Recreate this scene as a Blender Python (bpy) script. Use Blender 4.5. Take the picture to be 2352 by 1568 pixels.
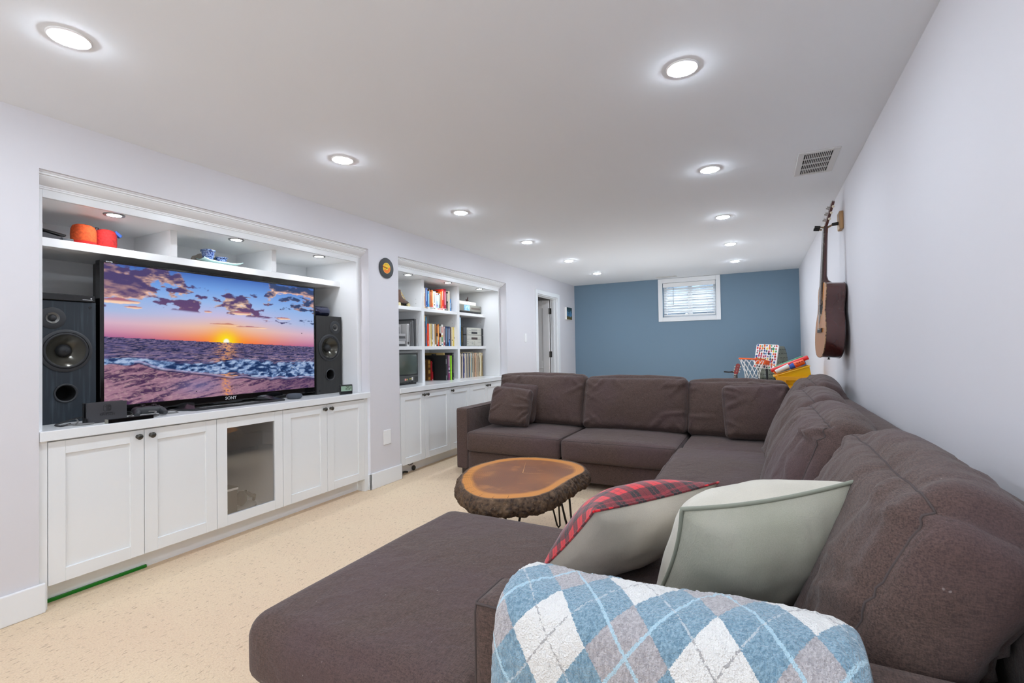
import bpy, bmesh, math, random
import numpy as np
from mathutils import Matrix, Vector, Euler

for o in list(bpy.data.objects):
    bpy.data.objects.remove(o)
SC = bpy.context.scene
COL = SC.collection
RNG = random.Random(7)

# ------------------------------------------------------------------ camera, world, exposure
cd = bpy.data.cameras.new('camera')
cam = bpy.data.objects.new('camera', cd)
COL.objects.link(cam)
cd.sensor_fit = 'HORIZONTAL'
cd.sensor_width = 36.0
cd.lens = 1095.378 / 2352 * 36.0
cd.clip_start = 0.02
_yaw, _pitch, _roll = math.radians(27.296), math.radians(0.920), math.radians(-0.897)
_F = Vector((-math.sin(_yaw) * math.cos(_pitch), math.cos(_yaw) * math.cos(_pitch), math.sin(_pitch)))
_R = Vector((math.cos(_yaw), math.sin(_yaw), 0))
_U = _R.cross(_F)
_R2 = math.cos(_roll) * _R + math.sin(_roll) * _U
_U2 = -math.sin(_roll) * _R + math.cos(_roll) * _U
m3 = Matrix((_R2, _U2, -_F)).transposed()
cam.matrix_world = Matrix.Translation((0, 0, 1.197)) @ m3.to_4x4()
SC.camera = cam

SC.view_settings.view_transform = 'Standard'
SC.view_settings.look = 'None'
SC.view_settings.gamma = 1.0
SC.view_settings.use_curve_mapping = False
SC.cycles.use_denoising = True
SC.cycles.max_bounces = 12
SC.cycles.diffuse_bounces = 8
SC.cycles.glossy_bounces = 5
SC.cycles.transmission_bounces = 8
SC.cycles.sample_clamp_indirect = 6.0
SC.cycles.caustics_reflective = False
SC.cycles.caustics_refractive = False

world = bpy.data.worlds.new('sky')
SC.world = world
world.use_nodes = True
wn = world.node_tree
bgn = wn.nodes.get('Background') or wn.nodes.new('ShaderNodeBackground')
sky = wn.nodes.new('ShaderNodeTexSky')
sky.sky_type = 'HOSEK_WILKIE'
sky.sun_direction = (0.3, -0.4, 0.85)
sky.turbidity = 4.0
_m = wn.nodes.new('ShaderNodeMix'); _m.data_type = 'RGBA'; _m.inputs[0].default_value = 0.8
wn.links.new(sky.outputs[0], _m.inputs[6]); _m.inputs[7].default_value = (0.30, 0.31, 0.32, 1)   # thin bright cloud over the sky
wn.links.new(_m.outputs[2], bgn.inputs[0])
bgn.inputs[1].default_value = 15.0

EXPO = 1.54
SC.view_settings.exposure = EXPO
POT_POWER = 100.0       # emission of the ceiling downlights
PUCK_POWER = 56.0      # emission of the small shelf lights
def area_light(name, loc, target, sx, sy, power, col):
    ld = bpy.data.lights.new(name, 'AREA'); ld.shape = 'RECTANGLE'; ld.size = sx; ld.size_y = sy; ld.energy = power; ld.color = col
    o = bpy.data.objects.new(name, ld); COL.objects.link(o); o.location = loc
    o.rotation_euler = (Vector(target) - Vector(loc)).to_track_quat('-Z', 'Y').to_euler()
    return o
# daylight of the glazed door at the near end of the room, behind the camera
area_light('door_daylight', (-1.3, -2.5, 1.15), (-1.3, 3.0, 1.3), 2.6, 2.0, 6.0, (0.90, 0.97, 1.05))
# fill light added behind the camera, aimed at the ceiling like a bounced flash
area_light('bounce_fill', (-1.0, -1.3, 1.45), (-1.0, 0.6, 2.35), 0.6, 0.6, 5.2, (0.90, 0.97, 1.06))
# unseen fill light added behind the sofa, aimed up to brighten the far ceiling
area_light('rear_bounce_fill', (-1.3, 6.3, 0.35), (-1.1, 6.5, 2.35), 0.7, 0.7, 6.0, (0.90, 0.97, 1.05))

# ------------------------------------------------------------------ helpers: colour, materials
def lin(h):
    h = h.lstrip('#')
    c = [int(h[i:i + 2], 16) / 255 for i in (0, 2, 4)]
    return tuple((x / 12.92 if x <= 0.04045 else ((x + 0.055) / 1.055) ** 2.4) for x in c) + (1.0,)

MATS = {}
def mat(name, col='#ffffff', rough=0.5, metal=0.0, noise=None, bump=None, coat=0.0, emit=None, spec=0.5, sheen=0.0):
    """noise=(scale, other colour, contrast lo, hi[, stretch xyz]) mixes two colours; bump=(scale, strength, distance[, stretch])"""
    if name in MATS:
        return MATS[name]
    m = bpy.data.materials.new(name)
    m.use_nodes = True
    nt = m.node_tree
    b = nt.nodes['Principled BSDF']
    b.inputs['Base Color'].default_value = lin(col)
    b.inputs['Roughness'].default_value = rough
    b.inputs['Metallic'].default_value = metal
    b.inputs['Specular IOR Level'].default_value = spec
    b.inputs['Coat Weight'].default_value = coat
    b.inputs['Coat Roughness'].default_value = 0.08
    b.inputs['Sheen Weight'].default_value = sheen
    tc = None
    def coords(st):
        nonlocal tc
        if tc is None:
            tc = nt.nodes.new('ShaderNodeTexCoord')
        mp = nt.nodes.new('ShaderNodeMapping')
        mp.inputs['Scale'].default_value = st
        nt.links.new(tc.outputs['Object'], mp.inputs[0])
        return mp.outputs[0]
    if noise:
        n = nt.nodes.new('ShaderNodeTexNoise')
        n.inputs['Scale'].default_value = noise[0]
        n.inputs['Detail'].default_value = 5
        nt.links.new(coords(noise[4] if len(noise) > 4 else (1, 1, 1)), n.inputs['Vector'])
        r = nt.nodes.new('ShaderNodeValToRGB')
        r.color_ramp.elements[0].position = noise[2]
        r.color_ramp.elements[1].position = noise[3]
        r.color_ramp.elements[0].color = lin(col)
        r.color_ramp.elements[1].color = lin(noise[1])
        nt.links.new(n.outputs['Fac'], r.inputs[0])
        nt.links.new(r.outputs[0], b.inputs['Base Color'])
    if bump:
        n = nt.nodes.new('ShaderNodeTexNoise')
        n.inputs['Scale'].default_value = bump[0]
        n.inputs['Detail'].default_value = 4
        nt.links.new(coords(bump[3] if len(bump) > 3 else (1, 1, 1)), n.inputs['Vector'])
        bp = nt.nodes.new('ShaderNodeBump')
        bp.inputs['Strength'].default_value = bump[1]
        bp.inputs['Distance'].default_value = bump[2]
        nt.links.new(n.outputs['Fac'], bp.inputs['Height'])
        nt.links.new(bp.outputs[0], b.inputs['Normal'])
    if emit:
        b.inputs['Emission Color'].default_value = lin(emit[0])
        b.inputs['Emission Strength'].default_value = emit[1]
    MATS[name] = m
    return m

def thin_glass(name, tint='#ffffff', refl=0.08, rough=0.02):
    """thin pane: light passes straight through, a little is mirrored"""
    if name in MATS: return MATS[name]
    m = bpy.data.materials.new(name); m.use_nodes = True; MATS[name] = m
    nt = m.node_tree; nt.nodes.clear()
    o = nt.nodes.new('ShaderNodeOutputMaterial'); mx = nt.nodes.new('ShaderNodeMixShader')
    t = nt.nodes.new('ShaderNodeBsdfTransparent'); g = nt.nodes.new('ShaderNodeBsdfGlossy'); lw = nt.nodes.new('ShaderNodeLayerWeight')
    mr = nt.nodes.new('ShaderNodeMapRange'); mr.inputs[3].default_value = refl; mr.inputs[4].default_value = 0.7
    lw.inputs[0].default_value = 0.35
    t.inputs[0].default_value = lin(tint); g.inputs['Roughness'].default_value = rough
    nt.links.new(lw.outputs['Facing'], mr.inputs[0]); nt.links.new(mr.outputs[0], mx.inputs[0])
    pw = nt.nodes.new('ShaderNodeMath'); pw.operation = 'POWER'; pw.inputs[1].default_value = 3.0
    nt.links.new(lw.outputs['Facing'], pw.inputs[0]); nt.links.new(pw.outputs[0], mr.inputs[0])
    nt.links.new(t.outputs[0], mx.inputs[1]); nt.links.new(g.outputs[0], mx.inputs[2]); nt.links.new(mx.outputs[0], o.inputs[0])
    return m

class S:
    """tiny wrapper to write shader maths as expressions"""
    nt = None
    def __init__(self, s): self.s = s
    @staticmethod
    def op(o, a, b=0.0, c=None):
        n = S.nt.nodes.new('ShaderNodeMath'); n.operation = o
        for i, v in enumerate((a, b) if c is None else (a, b, c)):
            if isinstance(v, S): S.nt.links.new(v.s, n.inputs[i])
            else: n.inputs[i].default_value = v
        return S(n.outputs[0])
    def __add__(s, o): return S.op('ADD', s, o)
    def __radd__(s, o): return S.op('ADD', o, s)
    def __sub__(s, o): return S.op('SUBTRACT', s, o)
    def __rsub__(s, o): return S.op('SUBTRACT', o, s)
    def __mul__(s, o): return S.op('MULTIPLY', s, o)
    def __rmul__(s, o): return S.op('MULTIPLY', o, s)
    def __truediv__(s, o): return S.op('DIVIDE', s, o)
    def __lt__(s, o): return S.op('LESS_THAN', s, o)
    def __gt__(s, o): return S.op('GREATER_THAN', s, o)
    def fract(s): return S.op('FRACT', s)
    def abs(s): return S.op('ABSOLUTE', s)
    def floor(s): return S.op('FLOOR', s)
    def mod(s, o): return S.op('FLOORED_MODULO', s, o)
    def sin(s): return S.op('SINE', s)
def smix(f, a, b):
    n = S.nt.nodes.new('ShaderNodeMix'); n.data_type = 'RGBA'
    if isinstance(f, S): S.nt.links.new(f.s, n.inputs[0])
    else: n.inputs[0].default_value = f
    for i, v in ((6, a), (7, b)):
        if isinstance(v, str): n.inputs[i].default_value = lin(v)
        else: S.nt.links.new(v, n.inputs[i])
    return n.outputs[2]
def snoise(vec, scale, detail=4, stretch=(1, 1, 1), dist=0.0):
    mp = S.nt.nodes.new('ShaderNodeMapping'); mp.inputs['Scale'].default_value = stretch
    S.nt.links.new(vec, mp.inputs[0])
    n = S.nt.nodes.new('ShaderNodeTexNoise'); n.inputs['Scale'].default_value = scale
    n.inputs['Detail'].default_value = detail; n.inputs['Distortion'].default_value = dist
    S.nt.links.new(mp.outputs[0], n.inputs['Vector'])
    return S(n.outputs['Fac'])
def srange(v, a, b, c=0.0, d=1.0):
    n = S.nt.nodes.new('ShaderNodeMapRange')
    S.nt.links.new(v.s, n.inputs[0])
    for i, x in enumerate((a, b, c, d)): n.inputs[i + 1].default_value = x
    return S(n.outputs[0])
def begin(name, rough=0.7, **kw):
    m = mat(name, '#808080', rough, **kw)
    S.nt = m.node_tree
    tc = S.nt.nodes.new('ShaderNodeTexCoord')
    return m, S.nt.nodes['Principled BSDF'], tc
def sbump(b, h, strength, dist):
    bp = S.nt.nodes.new('ShaderNodeBump'); bp.inputs['Strength'].default_value = strength
    bp.inputs['Distance'].default_value = dist
    S.nt.links.new(h.s, bp.inputs['Height']); S.nt.links.new(bp.outputs[0], b.inputs['Normal'])

# ------------------------------------------------------------------ helpers: meshes
class MB:
    def __init__(s): s.v = []; s.f = []
    def add(s, vs, fs):
        o = len(s.v); s.v.extend([tuple(map(float, p)) for p in vs]); s.f.extend([tuple(i + o for i in f) for f in fs]); return s
    def box(s, x0, x1, y0, y1, z0, z1):
        return s.add([(x0, y0, z0), (x1, y0, z0), (x1, y1, z0), (x0, y1, z0), (x0, y0, z1), (x1, y0, z1), (x1, y1, z1), (x0, y1, z1)],
                     [(0, 3, 2, 1), (4, 5, 6, 7), (0, 1, 5, 4), (1, 2, 6, 5), (2, 3, 7, 6), (3, 0, 4, 7)])
    def obox(s, M, sx, sy, sz):
        b = MB().box(-sx / 2, sx / 2, -sy / 2, sy / 2, -sz / 2, sz / 2)
        return s.add([M @ Vector(p) for p in b.v], b.f)
    def cyl(s, p0, p1, r0, r1=None, n=16, caps=True):
        r1 = r0 if r1 is None else r1
        p0, p1 = Vector(p0), Vector(p1); d = (p1 - p0).normalized()
        a = d.orthogonal().normalized(); b = d.cross(a)
        vs = []
        for p, r in ((p0, r0), (p1, r1)):
            for i in range(n):
                t = 2 * math.pi * i / n
                vs.append(p + (a * math.cos(t) + b * math.sin(t)) * r)
        fs = [(i, (i + 1) % n, n + (i + 1) % n, n + i) for i in range(n)]
        if caps: fs += [tuple(range(n - 1, -1, -1)), tuple(range(n, 2 * n))]
        return s.add(vs, fs)
    def lathe(s, prof, c=(0, 0, 0), axis='z', n=24, ang=None):
        """prof: list of (radius, height along axis)"""
        c = Vector(c)
        ax = {'z': (Vector((1, 0, 0)), Vector((0, 1, 0)), Vector((0, 0, 1))), 'x': (Vector((0, 1, 0)), Vector((0, 0, 1)), Vector((1, 0, 0))),
              'y': (Vector((0, 0, 1)), Vector((1, 0, 0)), Vector((0, 1, 0)))}[axis]
        vs = []; fs = []; rows = []
        for r, h in prof:
            if r < 1e-6:
                rows.append([len(vs)]); vs.append(c + ax[2] * h)
            else:
                rows.append(list(range(len(vs), len(vs) + n)))
                for i in range(n):
                    t = 2 * math.pi * i / n
                    vs.append(c + (ax[0] * math.cos(t) + ax[1] * math.sin(t)) * r + ax[2] * h)
        for A, B in zip(rows[:-1], rows[1:]):
            for i in range(n):
                j = (i + 1) % n
                if len(A) == 1 and len(B) == 1: continue
                if len(A) == 1: fs.append((A[0], B[j], B[i]))
                elif len(B) == 1: fs.append((A[i], A[j], B[0]))
                else: fs.append((A[i], A[j], B[j], B[i]))
        return s.add(vs, fs)
    def tube(s, pts, r, n=8, closed=False, caps=True):
        P = [Vector(p) for p in pts]; k = len(P); vs = []; fs = []
        nrm = None
        for i, p in enumerate(P):
            a = P[(i - 1) % k] if (closed or i > 0) else p
            b = P[(i + 1) % k] if (closed or i < k - 1) else p
            d = (b - a)
            if d.length < 1e-9: d = Vector((0, 0, 1))
            d.normalize()
            if nrm is None: nrm = d.orthogonal().normalized()
            nrm = (nrm - d * nrm.dot(d))
            if nrm.length < 1e-6: nrm = d.orthogonal()
            nrm.normalize(); bn = d.cross(nrm)
            rr = r[i] if isinstance(r, (list, tuple)) else r
            for q in range(n):
                t = 2 * math.pi * q / n
                vs.append(p + (nrm * math.cos(t) + bn * math.sin(t)) * rr)
        for i in range(k if closed else k - 1):
            for q in range(n):
                a, b = i * n, ((i + 1) % k) * n
                fs.append((a + q, a + (q + 1) % n, b + (q + 1) % n, b + q))
        if caps and not closed:
            fs += [tuple(range(n - 1, -1, -1)), tuple(range((k - 1) * n, k * n))]
        return s.add(vs, fs)
    def prism(s, poly, axis, d0, d1):
        """poly in the two other axes (order: x->(y,z), y->(x,z), z->(x,y))"""
        k = len(poly)
        def P(a, b, d): return {'x': (d, a, b), 'y': (a, d, b), 'z': (a, b, d)}[axis]
        vs = [P(a, b, d0) for a, b in poly] + [P(a, b, d1) for a, b in poly]
        fs = [tuple(range(k - 1, -1, -1)), tuple(range(k, 2 * k))] + [(i, (i + 1) % k, k + (i + 1) % k, k + i) for i in range(k)]
        return s.add(vs, fs)
    def grid(s, fn, nu, nv):
        vs = [fn(i / nu, j / nv) for j in range(nv + 1) for i in range(nu + 1)]
        fs = [(j * (nu + 1) + i, j * (nu + 1) + i + 1, (j + 1) * (nu + 1) + i + 1, (j + 1) * (nu + 1) + i) for j in range(nv) for i in range(nu)]
        return s.add(vs, fs)
    def xf(s, M):
        s.v = [tuple(M @ Vector(p)) for p in s.v]; return s
    def build(s, name, material, parent=None, world=True, smooth=30, bevel=0, seg=2, fix=True):
        off = Vector((0, 0, 0)); p = parent
        if world:
            while p is not None: off += p.location; p = p.parent
        me = bpy.data.meshes.new(name)
        me.from_pydata([(a - off.x, b - off.y, c - off.z) for a, b, c in s.v], [], s.f)
        if fix:
            bm = bmesh.new(); bm.from_mesh(me); bmesh.ops.recalc_face_normals(bm, faces=bm.faces); bm.to_mesh(me); bm.free()
        me.materials.append(material)
        o = bpy.data.objects.new(name, me); COL.objects.link(o)
        if parent is not None: o.parent = parent
        if smooth:
            me.polygons.foreach_set('use_smooth', [True] * len(me.polygons))
            if smooth < 180: me.set_sharp_from_angle(angle=math.radians(smooth))
        if bevel:
            b = o.modifiers.new('bevel', 'BEVEL'); b.width = bevel; b.segments = seg; b.limit_method = 'ANGLE'; b.angle_limit = math.radians(40)
            b.harden_normals = False
        return o
def bx(*a): return MB().box(*a)
def tag(o, label=None, cat=None, group=None, kind=None):
    if label: o['label'] = label
    if cat: o['category'] = cat
    if group: o['group'] = group
    if kind: o['kind'] = kind
    return o
def thing(name, label, cat, loc=(0, 0, 0), rot=(0, 0, 0), group=None):
    o = bpy.data.objects.new(name, None); COL.objects.link(o)
    o.location = loc; o.rotation_euler = rot; o.empty_display_size = 0.1
    return tag(o, label, cat, group)
def struct(name, mb, m, parent=None, **kw):
    o = mb.build(name, m, parent, **kw)
    if parent is None: o['kind'] = 'structure'
    return o
def dup(root, loc, label=None, rot=None):
    r = root.copy(); COL.objects.link(r); r.location = loc
    if rot is not None: r.rotation_euler = rot
    if label: r['label'] = label
    for ch in list(root.children):
        c = ch.copy(); COL.objects.link(c); c.parent = r
        for g in list(ch.children):
            d = g.copy(); COL.objects.link(d); d.parent = c
    return r
def text(name, body, size, m, parent, M, extrude=0.0004, align='CENTER'):
    cu = bpy.data.curves.new(name, 'FONT'); cu.body = body; cu.size = size; cu.extrude = extrude
    cu.align_x = align; cu.align_y = 'CENTER'; cu.resolution_u = 3
    cu.materials.append(m)
    t = bpy.data.objects.new(name, cu); COL.objects.link(t)
    bpy.context.view_layer.update()
    me = bpy.data.meshes.new_from_object(t.evaluated_get(bpy.context.evaluated_depsgraph_get()))
    bpy.data.objects.remove(t); me.materials.clear(); me.materials.append(m); me.transform(M)
    o = bpy.data.objects.new(name, me); COL.objects.link(o); o.parent = parent
    return o
# text facing +x (read from the room side of the left wall): x axis -> +y, y axis -> +z
def facing_px(x, y, z):
    return Matrix(((0, 0, 1, x), (1, 0, 0, y), (0, 1, 0, z), (0, 0, 0, 1)))
def shadow_gap(): pass

# numpy value noise
def _h(ix, iy, iz, seed):
    n = (ix * 374761393 + iy * 668265263 + iz * 2147483647 + seed * 1274126177) & 0xffffffff
    n = ((n ^ (n >> 13)) * 1274126177) & 0xffffffff
    return ((n ^ (n >> 16)) & 0xffff) / 65535.0
def vnoise(P, seed=0):
    P = np.asarray(P, float); I = np.floor(P).astype(np.int64); f = P - I; f = f * f * (3 - 2 * f)
    r = 0
    for a in (0, 1):
        for b in (0, 1):
            for c in (0, 1):
                w = (f[..., 0] if a else 1 - f[..., 0]) * (f[..., 1] if b else 1 - f[..., 1]) * (f[..., 2] if c else 1 - f[..., 2])
                r = r + w * _h(I[..., 0] + a, I[..., 1] + b, I[..., 2] + c, seed)
    return r
def fbm(P, seed=0, o=4):
    P = np.asarray(P, float); r = 0; a = 0.5; t = 0
    for k in range(o):
        r = r + a * vnoise(P * 2 ** k, seed + k * 17); t += a; a *= 0.5
    return r / t
def ss(x, a, b):
    t = np.clip((x - a) / (b - a), 0, 1); return t * t * (3 - 2 * t)
def np_obj(name, V, F, material, parent, smooth=True):
    me = bpy.data.meshes.new(name)
    off = Vector((0, 0, 0)); p = parent
    while p is not None: off += p.location; p = p.parent
    me.from_pydata((np.asarray(V) - np.array(off)).tolist(), [], F if isinstance(F, list) else F.tolist())
    me.materials.append(material)
    if smooth: me.polygons.foreach_set('use_smooth', [True] * len(me.polygons))
    o = bpy.data.objects.new(name, me); COL.objects.link(o)
    if parent is not None: o.parent = parent
    return o

def softbox(H, r, n, bulge, wr, seed, folds=None):
    """rounded, bulged, creased box. returns verts (N,3), faces, index lookup"""
    H = np.array(H, float); n = np.array(n)
    idx = {}; L = []
    for i in range(n[0] + 1):
        for j in range(n[1] + 1):
            for k in range(n[2] + 1):
                if i in (0, n[0]) or j in (0, n[1]) or k in (0, n[2]):
                    idx[(i, j, k)] = len(L); L.append((i, j, k))
    L = np.array(L, float)
    a = 2 * L / n - 1
    a = np.sign(a) * (1 - (1 - np.abs(a)) ** 1.25)      # finer rows near the edges
    q = a * H
    inner = np.clip(q, -(H - r), H - r)
    d = q - inner
    ln = np.linalg.norm(d, axis=1, keepdims=True); ln[ln < 1e-9] = 1
    nr = d / ln
    p = inner + nr * r
    s2 = np.clip(1 - a ** 2, 0, 1)
    for ax in range(3):
        o1, o2 = [x for x in range(3) if x != ax]
        w = (s2[:, o1] ** 0.7) * (s2[:, o2] ** 0.7)
        for sg, key in ((1, 2 * ax + 1), (-1, 2 * ax)):
            bl = bulge[key]
            if bl: p[:, ax] += sg * bl * w * np.clip(sg * a[:, ax], 0, 1)
    if wr:
        amp, fr, ridged = wr
        nn = fbm(p * np.array(fr) + seed * 3.7, seed, 3)
        if ridged: nn = 1 - np.abs(2 * nn - 1) * 2.2
        else: nn = nn * 2 - 1
        n2 = fbm(p * 9 + seed, seed + 5, 3) * 2 - 1
        edge = 1.0
        p = p + nr * (amp * (nn * 0.75 + n2 * 0.45))[:, None] * edge
    if folds:
        cnt, amp = folds; rs = np.random.RandomState(seed)
        t = int(np.argmin(H)); o1, o2 = [x for x in range(3) if x != t]
        q2 = p[:, [o1, o2]]; h2 = H[[o1, o2]]
        tot = np.zeros(len(p))
        for k in range(cnt):
            sd = rs.randint(4); pos = rs.uniform(-0.9, 0.9)
            if k % 3 == 0: pos = np.sign(pos) * 0.93
            st = np.array([(pos, -1), (pos, 1), (-1, pos), (1, pos)][sd]) * h2
            ang = [90, -90, 0, 180][sd] + rs.uniform(-48, 48)
            dr = np.array((math.cos(math.radians(ang)), math.sin(math.radians(ang)))); pp = np.array((-dr[1], dr[0]))
            Ln = rs.uniform(0.45, 1.25) * min(h2); w = rs.uniform(0.014, 0.030)
            rel = q2 - st; s_ = rel @ dr; d_ = rel @ pp + rs.uniform(-1.2, 1.2) * s_ ** 2
            tap = ss(s_, -0.03, 0.05) * (1 - ss(s_, 0.35 * Ln, Ln))
            tot += rs.uniform(0.5, 1.0) * (1 - 1.6 * (d_ / w) ** 2) * np.exp(-(d_ / w) ** 2) * tap
        p[:, t] += amp * np.clip(tot, -1.2, 1.2) * np.sign(a[:, t]) * np.abs(a[:, t]) ** 2
    F = []
    def g(i, j, k): return idx[(i, j, k)]
    for i in range(n[0]):
        for j in range(n[1]):
            F.append((g(i, j, 0), g(i, j + 1, 0), g(i + 1, j + 1, 0), g(i + 1, j, 0)))
            F.append((g(i, j, n[2]), g(i + 1, j, n[2]), g(i + 1, j + 1, n[2]), g(i, j + 1, n[2])))
    for i in range(n[0]):
        for k in range(n[2]):
            F.append((g(i, 0, k), g(i + 1, 0, k), g(i + 1, 0, k + 1), g(i, 0, k + 1)))
            F.append((g(i, n[1], k), g(i, n[1], k + 1), g(i + 1, n[1], k + 1), g(i + 1, n[1], k)))
    for j in range(n[1]):
        for k in range(n[2]):
            F.append((g(0, j, k), g(0, j, k + 1), g(0, j + 1, k + 1), g(0, j + 1, k)))
            F.append((g(n[0], j, k), g(n[0], j + 1, k), g(n[0], j + 1, k + 1), g(n[0], j, k + 1)))
    return p, F, idx, n
def cushion(name, material, parent, c, H, r=0.05, n=(16, 16, 8), bulge=(0, 0, 0, 0, 0, 0), wr=None, seed=1, rot=(0, 0, 0), seams=(), seam_mat=None, warp=None, label=None, seam_r=0.0028, folds=None):
    p, F, idx, n = softbox(H, r, n, bulge, wr, seed, folds)
    if warp: p = warp(p)
    R = np.array(Euler(rot).to_matrix())
    p = p @ R.T + np.array(c)
    o = np_obj(name, p, F, material, parent)
    if label: o['label'] = label
    for (ax, sa, bxs, sb) in seams:
        # polyline of the edge where axis ax is at side sa and axis bxs at side sb
        fr = [x for x in range(3) if x not in (ax, bxs)][0]
        pts = []
        for t in range(n[fr] + 1):
            ii = [0, 0, 0]; ii[ax] = n[ax] if sa > 0 else 0; ii[bxs] = n[bxs] if sb > 0 else 0; ii[fr] = t
            pts.append(tuple(p[idx[tuple(ii)]]))
        MB().tube(pts, seam_r, 6).build('seam', seam_mat or material, o, smooth=180)
    return o
def pillow_mesh(w, h, t, nu=36, nv=30, pinch=0.05, wr=0.006, seed=3, pw=0.55):
    """returns verts/faces of a knife-edge pillow in its own frame: x width, z height, y thickness; and border loop"""
    u = np.linspace(-1, 1, nu + 1); v = np.linspace(-1, 1, nv + 1)
    U, Vv = np.meshgrid(u, v)
    X = U * w / 2 * (1 - pinch * (1 - Vv ** 2) * 1.0 * np.abs(U) ** 2)
    Z = Vv * h / 2 * (1 - pinch * (1 - U ** 2) * 1.0 * np.abs(Vv) ** 2)
    T = t / 2 * (np.clip(1 - U ** 2, 0, 1) ** pw) * (np.clip(1 - Vv ** 2, 0, 1) ** pw)
    P = np.stack([X, np.zeros_like(X), Z], -1)
    ns = (fbm(P * np.array((9, 1, 9)) + seed, seed, 3) - 0.5)
    rad = np.sqrt(U ** 2 + Vv ** 2)
    edge = np.clip(1 - np.maximum(np.abs(U), np.abs(Vv)), 0, 1)
    gather = np.sin(np.arctan2(Vv, U) * 26 + seed) * np.exp(-edge * 7) * (edge > 0)
    Y = T + (ns * wr * 3 + gather * wr * 0.5) * np.clip(edge * 6, 0, 1)
    N = (nu + 1) * (nv + 1)
    front = np.stack([X, -Y, Z], -1).reshape(-1, 3); back = np.stack([X, T + (ns * wr * 2) * np.clip(edge * 6, 0, 1), Z], -1).reshape(-1, 3)
    F1 = []; F2 = []
    for j in range(nv):
        for i in range(nu):
            a = j * (nu + 1) + i
            F1.append((a, a + 1, a + nu + 2, a + nu + 1)); F2.append((a, a + nu + 1, a + nu + 2, a + 1))
    loop = [(0, i) for i in range(nu + 1)] + [(j, nu) for j in range(1, nv + 1)] + [(nv, i) for i in range(nu - 1, -1, -1)] + [(j, 0) for j in range(nv - 1, 0, -1)]
    border = [front[j * (nu + 1) + i] for j, i in loop]
    return front, F1, back, F2, border

# ------------------------------------------------------------------ materials
WALLP = mat('lavender_paint', '#dad8db', 0.75, bump=(260, 0.05, 0.001))
BLUEP = mat('blue_paint', '#71899b', 0.7, bump=(260, 0.05, 0.001))
CEILP = mat('ceiling_paint', '#e9ecef', 0.9, bump=(180, 0.06, 0.001))
TRIM = mat('white_trim_paint', '#ebedee', 0.32)
CABW = mat('white_cabinet_paint', '#eaecec', 0.22, coat=0.25)
CABI = mat('white_shelf_paint', '#eaebeb', 0.4)
KNOB = mat('pewter_metal', '#56544f', 0.3, metal=0.9)
BLACK = mat('black_plastic', '#141415', 0.35)
GLOSSB = mat('gloss_black', '#070708', 0.08, coat=0.5)
CHARC = mat('charcoal_plastic', '#3a393c', 0.55)
DARKG = mat('dark_grey_plastic', '#4b4d50', 0.6)
SILVER = mat('silver_plastic', '#c9c8bd', 0.35, metal=0.25)
WHITEP = mat('white_plastic', '#efefee', 0.4)
SCREWM = mat('screw_metal', '#77787a', 0.35, metal=0.9)
HALLP = mat('hall_paint', '#cfcdcb', 0.8)
CHROME = mat('chrome', '#d8d8d8', 0.15, metal=1.0)

def carpet_mat():
    m, b, tc = begin('beige_loop_carpet', 0.95, sheen=0.15)
    v = tc.outputs['Object']
    n1 = snoise(v, 260, 2, (1, 0.55, 1)); n2 = snoise(v, 1.3, 3); n3 = snoise(v, 60, 3, (1, 0.4, 1))
    vo = S.nt.nodes.new('ShaderNodeTexVoronoi'); vo.inputs['Scale'].default_value = 120
    S.nt.links.new(v, vo.inputs['Vector']); d = S(vo.outputs['Distance'])
    fl = snoise(v, 95, 3, (1, 0.33, 1)); fl2 = snoise(v, 170, 2, (0.5, 1, 1))
    c = smix(srange(n2, 0.35, 0.65), '#ddc4a2', '#d8b999')
    c = smix(srange(n1, 0.3, 0.72) * 0.5, c, '#efdfc2')
    c = smix(srange(fl2, 0.52, 0.70) * 0.30, c, '#b89a7c')
    c = smix(srange(fl, 0.60, 0.70) * 0.65, c, '#9a7c62')
    c = smix(srange(n3, 0.66, 0.76) * 0.4, c, '#8f735a')
    S.nt.links.new(c, b.inputs['Base Color'])
    sbump(b, n1 * 0.6 + (1.0 - d) * 0.5 + n3 * 0.35, 0.55, 0.006)
    return m
CARPET = carpet_mat()

def sofa_mat(name='sofa_fabric', c0='#3f312c', c1='#624e46', c2='#554147'):
    m, b, tc = begin(name, 0.95, sheen=0.10)
    v = tc.outputs['Object']
    w1 = snoise(v, 380, 3, (1, 0.2, 1)); w2 = snoise(v, 380, 3, (0.2, 1, 1)); w3 = snoise(v, 380, 3, (1, 1, 0.2))
    th = w1 * 0.4 + w2 * 0.35 + w3 * 0.25
    big = snoise(v, 2.2, 3)
    c = smix(srange(th, 0.40, 0.60), c0, c1)
    c = smix(srange(big, 0.42, 0.68) * 0.45, c, c2)
    lint = snoise(v, 75, 1)
    c = smix(srange(lint, 0.79, 0.83) * 0.35, c, '#b8b0ac')
    S.nt.links.new(c, b.inputs['Base Color'])
    wr = snoise(v, 14, 4, (1, 1, 1), 0.6)
    sbump(b, th * 0.25 + wr * 1.4, 0.45, 0.014)
    return m
SOFA = sofa_mat()
SEAM = mat('sofa_seam', '#4f4543', 0.95)

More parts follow.
